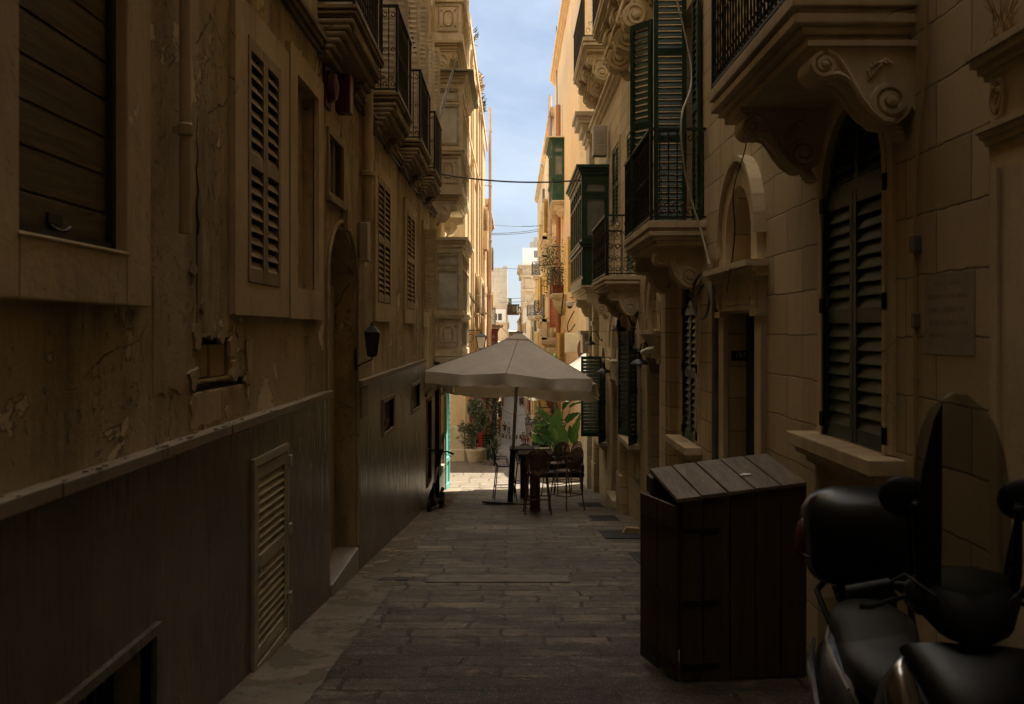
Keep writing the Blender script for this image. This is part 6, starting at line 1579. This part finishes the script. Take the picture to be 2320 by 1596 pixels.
# shop front projecting on the left of the lower street
t = thing('timber_kiosk', 'dark blue-grey panelled timber shop front on the left of the lower street', 'shop front', (-1.2, 58, G(58)))
mb = MB(*fl(-1.5)); mb.box(56.5, 60.5, G(57) + .0, E - 4.0, 0, .62); mb.box(56.3, 60.7, E - 4.0, E - 3.85, 0, .75)
for k in range(4): mb.box(56.46, 56.5, G(57) + .5 + k * .75, G(57) + 1.15 + k * .75, .08, .5)
mb.build('panelling', plain('kiosk_paint', (.05, .06, .068), .5, var=.3), t, smooth=0)
mb = MB(*fl(-1.5))
for k in range(9): mb.ball(56.6 + .3 * k, E - 4.6 + .35 * math.sin(k * 2.1), .78, .16, .12, .10, 7)
mb.build('hanging_goods', M['black'], t)
# banana plant
t = thing('banana_plant', 'big-leaved banana plant lit from behind, right of the tables', 'banana plant', (1.42, 29.9, -2.56))
def bleaf(mb, p0, p1, w, bend, tw, rg, tears=0):
    p0, p1 = Vector(p0), Vector(p1); d = p1 - p0; L_ = d.length; d.normalize()
    side = Vector((math.cos(tw), math.sin(tw), 0)); side = (side - d * side.dot(d)).normalized(); nrm = d.cross(side)
    n = 16; base = len(mb.v); rows = []
    for i in range(n + 1):
        u = i / n; c = p0 + d * L_ * u + nrm * bend * math.sin(u * 1.9) * L_ * .3 - Vector((0, 0, 1)) * bend * u * u * L_ * .25
        ww = w * (math.sin(math.pi * min(1, u * .93 + .07) ** .75) ** .8) if 0 < i < n else .004
        row = []
        for s in (-1, -.5, 0, .5, 1):
            tear = (1 - .28 * (rg.random() < .22) * tears) if abs(s) == 1 else 1
            row.append(c + side * ww * s * tear + nrm * (abs(s) ** 1.3) * ww * .30 + nrm * .008 * math.sin(i * 2.4) * abs(s))
        rows.append(row)
    for row in rows: mb.v += row
    for i in range(n):
        for j in range(4): q = base + i * 5 + j; mb.f.append((q, q + 1, q + 6, q + 5))
b0 = Vector((1.42, 29.9, -2.1))
leaves = [('banana', (1255, 985), (1268, 922), .19, .1, .2, 29.6), ('banana', (1240, 960), (1206, 952), .11, .5, 1.4, 29.7), ('banana', (1255, 958), (1222, 912), .15, .45, .9, 30), ('banana', (1278, 1010), (1270, 962), .17, .2, -.3, 29.4),
          ('bananadk', (1275, 930), (1322, 896), .20, .5, .9, 29.8), ('bananadk', (1283, 960), (1318, 935), .17, .5, .4, 29.7), ('banana', (1296, 1000), (1316, 935), .12, .1, .1, 30), ('bananadk', (1300, 1005), (1292, 962), .13, .2, .5, 30.2),
          ('bananadk', (1248, 1010), (1240, 965), .14, .3, .6, 30), ('bananadk', (1235, 1005), (1216, 985), .12, .4, .9, 29.5), ('bananabr', (1262, 930), (1236, 884), .16, .3, .5, 30.1), ('banana', (1300, 1010), (1308, 975), .10, .1, 0, 29.5),
          ('bananadk', (1255, 1000), (1228, 975), .13, .5, 1.1, 29.6), ('bananadk', (1268, 940), (1262, 900), .14, .2, 1.2, 30.3), ('banana', (1238, 935), (1214, 930), .09, .4, 1.2, 29.9), ('banana', (1218, 1002), (1207, 985), .09, .5, .7, 29.4), ('banana', (1250, 850), (1262, 796), .13, .3, .8, 29.6), ('bananadk', (1292, 925), (1325, 915), .20, .6, 1.2, 29.5), ('banana', (1262, 1000), (1252, 968), .10, .1, .3, 29.3)]
bl = {}
stm = MB()
for mt, a, b, w, be, tw, Z in leaves:
    p0, p1 = P(a[0], a[1], Z), P(b[0], b[1], Z - .25)
    bl.setdefault(mt, MB()); bleaf(bl[mt], p0, p1, w, be, tw, rg, 1)
    mid = b0.lerp(p0, .5) + Vector((0, 0, .1)); stm.tube([tuple(b0 + Vector((rg.uniform(-.08, .08), rg.uniform(-.08, .08), -.3))), tuple(mid), tuple(p0)], [.035, .022, .010], 7)
stm.tube([(1.42, 29.9, -2.3), (1.42, 29.85, -1.2)], [.07, .045], 9)
for mt, m_ in bl.items(): m_.build('leaves', M[mt], t, smooth=60)
stm.build('trunk', M['leaf'], t, smooth=60)
mb = MB((1.42, 29.9, -2.56)); mb.lathe(0, 0, 0, [(.25, 0), (.32, .45), (.34, .5), (.3, .5), (.28, .44), (0, .44)], 20); mb.build('planter', M['black'], t, smooth=40)
t = thing('fern_plant', 'low leafy green plant at the foot of the banana plant', 'plant', (.98, 30.4, -2.56)); mb = MB()
for k in range(26): clump(mb, (rg.uniform(.8, 1.5), rg.uniform(30.2, 30.7), rg.uniform(-1.75, -1.05)), .16, 20, .12, rg, w=.3)
mb.build('foliage', M['leaft'], t, smooth=0)
# barrel
t = thing('barrel', 'black wooden barrel with pale metal hoops below the banana leaves', 'barrel', (.92, 31.0, -2.57)); mb = MB((.92, 31.0, -2.57))
pr = [(.24, 0), (.285, .2), (.31, .45), (.31, .6), (.285, .85), (.25, 1.05), (.23, 1.05), (.0, 1.0)]; mb.lathe(0, 0, 0, pr, 24); mb.build('staves', M['black'], t, smooth=40)
for z, r_ in ((.08, .262), (.30, .302), (.52, .318), (.74, .304), (.95, .272)):
    mb = MB((.92, 31.0, -2.57)); mb.lathe(0, 0, z, [(r_ - .01, 0), (r_, .004), (r_, .05), (r_ - .01, .054)], 24); mb.build('hoop', M['boxcream'], t, smooth=40)
# balcony plant on the orange house
t = thing('balcony_plant', 'tall straggly green plant spilling over the railed balcony of the orange house', 'plant', (1.75, 40.6, E + 1.45)); mb = MB()
for (x, y, r_, n_) in ((1262, 590, .45, 150), (1243, 592, .38, 110), (1240, 622, .30, 70), (1266, 632, .38, 100), (1252, 560, .28, 50), (1268, 555, .25, 35), (1240, 645, .18, 26), (1275, 600, .2, 40), (1246, 605, .3, 60), (1233, 575, .2, 18)):
    clump(mb, P(x, y, 39.6), r_, n_, .10, rg, w=.28, flat=1.1)
mb.build('foliage', M['leafol'], t, smooth=0); mb = MB()
for k in range(9): p_ = P(1266 + rg.uniform(-7, 7), 655, 39.8); mb.tube([tuple(p_), tuple(p_ + Vector((rg.uniform(-.25, .1), 0, .9))), tuple(p_ + Vector((rg.uniform(-.6, .2), 0, 1.7)))], [.015, .01, .005], 5)
mb.build('stems', M['bark'], t)
for x, lab in ((1258, 'left'), (1270, 'right')):
    c = P(x, 662, 39.75); mb = MB(tuple(c)); mb.lathe(0, 0, -.02, [(.13, 0), (.18, .26), (.19, .28), (.16, .28), (.0, .24)], 14)
    o = mb.build('flower_pot', M['potterra'], smooth=40); tag(o, 'terracotta pot at the %s on the planted balcony' % lab, 'pot', 'pots on the planted balcony')
# weeds on the roof edge of the sunlit house
for k, (x, y, r_, n_, lab) in enumerate(((1080, 175, .5, 130, 'thick dry weeds on the roof edge of the tall cream house'), (1087, 232, .5, 90, 'weeds farther along the roof edge by the pink pipe'), (1064, 35, .2, 26, 'single sprig of weed high on the nearest roof edge'), (1067, 100, .13, 14, 'tiny weed tuft between the sprig and the thick dry weeds'))):
    Z = -1.5 * F / (x - 1160); c = Vector((-1.42, Z, E + 10.55)); mb = MB()
    for q in range(n_):
        p0 = c + Vector((rg.uniform(-.15, .1), rg.uniform(-3.2, 3.2) * r_, rg.uniform(-.5, .15) * r_)); d = Vector((rg.uniform(-.1, .6), rg.uniform(-.6, .6), rg.uniform(-.4, 1)))
        leafq(mb, p0, d, .30 * rg.uniform(.5, 1.2), .035, rg)
    o = mb.build('weeds', M['leafdry'] if k < 1 else M['leafol'], smooth=0); tag(o, lab, 'weeds')
def tuft(c, n_, h, lab):
    mb = MB(tuple(c))
    for q in range(n_):
        a = rg.uniform(0, 6.28); s_ = rg.uniform(.15, .6); mb.tube([(rg.uniform(-.06, .06), rg.uniform(-.06, .06), 0), (math.cos(a) * s_ * h * .5, math.sin(a) * s_ * h * .5, h * .6), (math.cos(a) * s_ * h, math.sin(a) * s_ * h, h * rg.uniform(.8, 1.1))], [.0025, .002, .001], 4)
    o = mb.build('dry_weeds', M['leafdry'], smooth=0); tag(o, lab, 'weeds', 'dry weeds sprouting from ledges')
tuft((XR - .08, 4.2, 2.83), 26, .22, 'dry stalks sprouting from the capital at the right edge'); tuft((XR - .12, 9.95, 2.22), 22, .15, 'dry weeds on the ledge over doorway 197'); tuft((XR - .1, 15.3, 1.62), 18, .18, 'dry weeds on the ledge over the second doorway')
# debris on the coping
mb = MB(); 
for k in range(90):
    a = rg.uniform(3.0, 9.2) if k % 3 else rg.uniform(5.2, 9.2); c = (XL + .075 - rg.random() ** 2 * .07, a, 1.055); s_ = .002 + .011 * rg.random() ** 3
    mb.fr(c, (1, .2, 0), (-.2, 1, 0), (0, 0, 1)); mb.box(-s_, s_, -s_ * rg.uniform(.4, 1.6), s_, 0, s_ * .6)
o = mb.build('debris', M['coping'], smooth=0); o['kind'] = 'stuff'; o['label'] = 'crumbled plaster debris lying on the marble coping'; o['category'] = 'debris'
mb = MB()
for k in range(260):
    Z = rg.uniform(4.5, 24); x = XL + .04 + abs(rg.gauss(0, .22)) if k % 2 else rg.uniform(-1.7, -1.15); s_ = .002 + .010 * rg.random() ** 3
    mb.fr((x, Z, G(Z) + .005), (1, .3, 0), (-.3, 1, 0), (0, 0, 1)); mb.box(-s_, s_, -s_ * rg.uniform(.4, 1.6), s_, 0, s_ * .5)
o = mb.build('litter_crumbs', M['potterra'], smooth=0); o['kind'] = 'stuff'; o['label'] = 'dark crumbs and leaf litter along the left gutter'; o['category'] = 'debris'

# ------------------------------------------------------------------ bunting and rope
c0, c1 = P(1118, 975, 46), P(1212, 976, 46)
t = thing('bunting', 'string of faded coloured flags across the street below the tables', 'bunting', tuple(c0)); mb = MB(); ps = [c0.lerp(c1, k / 24) - Vector((0, 0, .22 * 4 * (k / 24) * (1 - k / 24))) for k in range(25)]; mb.tube([tuple(q) for q in ps], .008, 4); mb.build('string', M['wireg'], t)
fc = [plain('flag_' + n_, c_, .8, var=.1, bump=0) for n_, c_ in (('blue', (.03, .05, .14)), ('pink', (.2, .09, .1)), ('green', (.03, .09, .05)), ('yellow', (.28, .21, .05)), ('white', (.2, .18, .17)))]
for k in range(1, 24, 2):
    a, b = ps[k], ps[k + 1]; mb = MB(); mb.add([tuple(a), tuple(b), tuple(b - Vector((0, .02, .19))), tuple(a - Vector((0, -.02, .2)))], [(0, 1, 2, 3)]); mb.build('flag', fc[(k // 2) % 5], t, smooth=0)
cable('rope', [P(1135, 924, 55), P(1215, 925, 55)], .022, M['wireg'], 'pale rope hanging in a curve across the lower street', 'rope', sag=.40)

# ------------------------------------------------------------------ people on the lower street
def ground_Z(y, lo=60):
    Z = lo
    while Z < 230:
        if CY + (E - G(Z)) * F / Z <= y: return Z
        Z += .25
    return Z
def skin_mesh(name, parent, mat, verts, edges, radii, root=0):
    me = bpy.data.meshes.new(name); me.from_pydata(verts, edges, []); me.materials.append(mat)
    o = bpy.data.objects.new(name, me); COL.objects.link(o); o.parent = parent
    bm = bmesh.new(); bm.from_mesh(me); ly = bm.verts.layers.skin.verify(); bm.verts.ensure_lookup_table()
    for i, v in enumerate(bm.verts): v[ly].radius = radii[i] if isinstance(radii[i], tuple) else (radii[i], radii[i]); v[ly].use_root = (i == root)
    bm.to_mesh(me); bm.free()
    o.modifiers.new('skin', 'SKIN'); s = o.modifiers.new('sub', 'SUBSURF'); s.levels = 1; s.render_levels = 1
    return o
def person(label, x, y, Z, face, shirt, trous, hair, h=1.7, stride=.12, arm=.0, shorts=False, hat=None):
    X = (x - CX) * Z / F; t = thing('person', label, 'person', (X, Z, G(Z)), 'people walking on the lower street'); k = h / 1.7
    st = stride
    V = [(0, 0, .93), (0, .01, 1.15), (0, 0, 1.38), (0, 0, 1.47), (0, -.01, 1.56), (0, -.02, 1.66),
         (-.16, 0, 1.38), (-.24, .02, 1.12), (-.24, -.08 - arm, .90 + arm), (-.24, -.11 - arm, .80 + arm * 1.3),
         (.16, 0, 1.38), (.24, .02, 1.12), (.24, -.05 - arm, .90 + arm * .6), (.24, -.08 - arm, .80 + arm * .6),
         (-.09, 0, .88), (-.10, -st, .48), (-.10, -st * .6, .08), (-.10, -st * .6 - .12, .03),
         (.09, 0, .88), (.10, st * .7, .48), (.10, st * 1.5, .10), (.10, st * 1.5 - .12, .04)]
    Ed = [(0, 1), (1, 2), (2, 3), (3, 4), (4, 5), (2, 6), (6, 7), (7, 8), (8, 9), (2, 10), (10, 11), (11, 12), (12, 13), (0, 14), (14, 15), (15, 16), (16, 17), (0, 18), (18, 19), (19, 20), (20, 21)]
    Rd = [(.14, .10), (.13, .09), (.13, .09), .05, .08, .075, .055, .042, .033, .04, .055, .042, .033, .04, .08, .055, .04, .035, .08, .055, .04, .035]
    V = [(a * k, b * k, c * k) for a, b, c in V]
    Rd = [tuple(q * k for q in r_) if isinstance(r_, tuple) else r_ * k for r_ in Rd]
    gr = lambda ids, e: ([V[i] for i in ids], [(ids.index(a), ids.index(b)) for a, b in Ed if a in ids and b in ids], [tuple((q + e) for q in (Rd[i] if isinstance(Rd[i], tuple) else (Rd[i], Rd[i]))) for i in ids])
    skin_mesh('body', t, M['skin'], V, Ed, Rd)
    skin_mesh('shirt', t, shirt, *gr([1, 0, 2, 6, 7, 10, 11], .018))
    ids = [0, 14, 15, 18, 19] + ([] if shorts else [16, 20])
    skin_mesh('trousers', t, trous, *gr(ids, .016))
    mb = MB((0, 0, 0)); mb.ball(0, .012 * k, 1.655 * k, .092 * k, .10 * k, .085 * k, 10)
    if hat: mb.lathe(0, 0, 1.69 * k, [(.17, 0), (.17, .012), (.09, .02), (.085, .09), (.05, .1)], 12)
    o = mb.build('hat' if hat else 'hair', hat or hair); o.matrix_parent_inverse = Matrix.Identity(4); o.parent = t
    mb = MB(); 
    for i in (16, 20): vx = V[i]; mb.ball(vx[0], vx[1] - .06 * k, max(.045, vx[2] - .03), .05 * k, .13 * k, .05 * k, 8)
    o = mb.build('shoes', M['black'] if not shorts else M['white']); o.parent = t; o.matrix_parent_inverse = Matrix.Identity(4)
    t.rotation_euler = (0, 0, R(face))
cl = lambda n_, c_: plain('cloth_' + n_, c_, .85, var=.15, bump=0, obj=True)
blk, wht, gry, navy, mar, khk, jean, pat, pnk, dk, red = cl('black', (.012, .012, .014)), cl('white', (.6, .57, .52)), cl('grey', (.10, .10, .11)), cl('navy', (.02, .03, .055)), cl('maroon', (.13, .012, .014)), cl('khaki', (.13, .085, .04)), cl('denim', (.06, .10, .17)), cl('pattern', (.24, .22, .19)), cl('pink', (.5, .22, .2)), cl('dark', (.03, .03, .04)), cl('red', (.28, .03, .03))
hb, hg, hd = cl('hair_brown', (.04, .022, .012)), cl('hair_grey', (.3, .28, .25)), cl('hair_dark', (.012, .01, .009))
person('person in black T-shirt and black shorts walking down on the left', 1143.5, 0, 138.5, 5, blk, blk, hd, 1.76, shorts=True)
person('person in white shirt and grey trousers just left of the parasol pole', 1152.5, 0, 139, 0, wht, gry, hg, 1.74)
person('person in a dark navy suit seen from behind, right of the parasol pole', 1167.5, 0, 152, 180, navy, navy, hb, 1.78)
person('farther person in grey-blue jacket above the suited one', 1167.8, 0, 178, 180, dk, blk, hb, 1.7)
person('person all in black standing by the far cafe chairs', 1179, 0, 176, 170, blk, blk, hd, 1.66)
person('second dark-clad person close to the far cafe chairs', 1183.5, 0, 178, 150, dk, blk, hd, 1.66)
person('person in maroon shirt and khaki trousers standing at the right edge', 1192.5, 0, 141, 60, mar, khk, hd, 1.74, stride=.05)
person('person in straw hat and patterned shirt with a chest bag', 1183.5, 0, 129, 10, pat, blk, hb, 1.76, shorts=True, hat=M['boxcream'])
person('person in white top and jeans beside the straw hat', 1193, 0, 130.5, -10, wht, jean, hb, 1.66)
person('person in grey top with a blue scarf, lowest in the street', 1187.5, 0, 122, 0, gry, red, hb, 1.62)
person('person in white jacket and pink top, lowest at the right', 1198, 0, 122.5, -5, pnk, red, hd, 1.64, shorts=True)
mb = MB((1.9, 174, G(174)));
t = thing('cafe_chair', 'reddish cafe chair stack at the far right of the lower street', 'chair', (1.75, 174, G(174)))
for nm, q in (('seat', (-.3, .3, -.3, .3, .42, .48)), ('backrest', (-.3, .3, .25, .3, .48, 1.0))): mb = MB((1.75, 174, G(174))); mb.box(*q); mb.build(nm, M['rust'], t, smooth=0)
for sx in (-.27, .27):
    for sy in (-.27, .27): mb = MB((1.75, 174, G(174))); mb.box(sx - .03, sx + .03, sy - .03, sy + .03, 0, .42); mb.build('leg', M['rust'], t, smooth=0)

# ------------------------------------------------------------------ sky, sun, camera
w = bpy.data.worlds.new('World'); S.world = w; w.use_nodes = True; nt = w.node_tree; bg = nt.nodes['Background']
d = Vector((.27, .16, 1)).normalized()
el, az = math.asin(d.z), math.atan2(d.x, d.y)
sky = nt.nodes.new('ShaderNodeTexSky'); sky.sky_type = 'NISHITA'; sky.sun_disc = False; sky.sun_elevation = el; sky.sun_rotation = az; sky.air_density = 1.2; sky.dust_density = .2; sky.ozone_density = 3.5
tc = nt.nodes.new('ShaderNodeTexCoord'); mp = nt.nodes.new('ShaderNodeMapping'); mp.inputs['Scale'].default_value = (1, .5, 1.6); nt.links.new(tc.outputs['Generated'], mp.inputs['Vector'])
n1 = nt.nodes.new('ShaderNodeTexNoise'); n1.inputs['Scale'].default_value = 6.5; n1.inputs['Detail'].default_value = 9; n1.inputs['Roughness'].default_value = .58; n1.inputs['Distortion'].default_value = .35; nt.links.new(mp.outputs[0], n1.inputs['Vector'])
mr = nt.nodes.new('ShaderNodeMapRange'); mr.inputs[1].default_value = .42; mr.inputs[2].default_value = .72; mr.inputs[3].default_value = .42; mr.inputs[4].default_value = .9; nt.links.new(n1.outputs['Fac'], mr.inputs[0])
mx = nt.nodes.new('ShaderNodeMix'); mx.data_type = 'RGBA'; nt.links.new(mr.outputs[0], mx.inputs[0]); tn = nt.nodes.new('ShaderNodeMix'); tn.data_type = 'RGBA'; tn.blend_type = 'MULTIPLY'; tn.inputs[0].default_value = 1; tn.inputs[7].default_value = (.50, .485, .55, 1); nt.links.new(sky.outputs[0], tn.inputs[6]); nt.links.new(tn.outputs[2], mx.inputs[6]); mx.inputs[7].default_value = (3.6, 4.2, 4.9, 1)
sx = nt.nodes.new('ShaderNodeSeparateXYZ'); nt.links.new(tc.outputs['Generated'], sx.inputs[0])
hi = nt.nodes.new('ShaderNodeMapRange'); hi.inputs[1].default_value = .5; hi.inputs[2].default_value = .75; nt.links.new(sx.outputs[2], hi.inputs[0])          # overhead glow added out of view to brighten the alley
m2 = nt.nodes.new('ShaderNodeMapRange'); m2.inputs[1].default_value = .30; m2.inputs[2].default_value = .5; nt.links.new(n1.outputs['Fac'], m2.inputs[0])
m3 = nt.nodes.new('ShaderNodeMath'); m3.operation = 'MULTIPLY'; nt.links.new(hi.outputs[0], m3.inputs[0]); nt.links.new(m2.outputs[0], m3.inputs[1])
my = nt.nodes.new('ShaderNodeMix'); my.data_type = 'RGBA'; nt.links.new(m3.outputs[0], my.inputs[0]); nt.links.new(mx.outputs[2], my.inputs[6]); my.inputs[7].default_value = (17, 16, 14.5, 1)
nt.links.new(my.outputs[2], bg.inputs['Color']); bg.inputs['Strength'].default_value = .05
L_ = bpy.data.lights.new('sun', 'SUN'); L_.energy = 4.2; L_.angle = R(.53); L_.color = (1, .93, .82); so = bpy.data.objects.new('sun', L_); COL.objects.link(so); so.rotation_euler = d.to_track_quat('Z', 'Y').to_euler()
cd = bpy.data.cameras.new('camera'); cam = bpy.data.objects.new('camera', cd); COL.objects.link(cam); S.camera = cam
cam.location = (0, 0, E); cam.rotation_euler = (R(90), 0, 0); cd.sensor_width = 36; cd.lens = 36 * F / 2320; cd.shift_y = -(798 - CY) / 2320; cd.clip_end = 6000; cd.clip_start = .05
cd.dof.use_dof = True; cd.dof.focus_distance = 20; cd.dof.aperture_fstop = 4.5
S.view_settings.view_transform = 'Standard'; S.view_settings.look = 'None'; S.view_settings.gamma = 1; S.view_settings.exposure = 2.1
S.render.engine = 'CYCLES'; S.cycles.use_denoising = True; S.cycles.max_bounces = 10; S.cycles.diffuse_bounces = 8; S.cycles.glossy_bounces = 3; S.cycles.transparent_max_bounces = 8
S.cycles.sample_clamp_indirect = 4; S.cycles.caustics_reflective = False; S.cycles.caustics_refractive = False
try: S.cycles.denoiser = 'OPENIMAGEDENOISE'
except Exception: pass
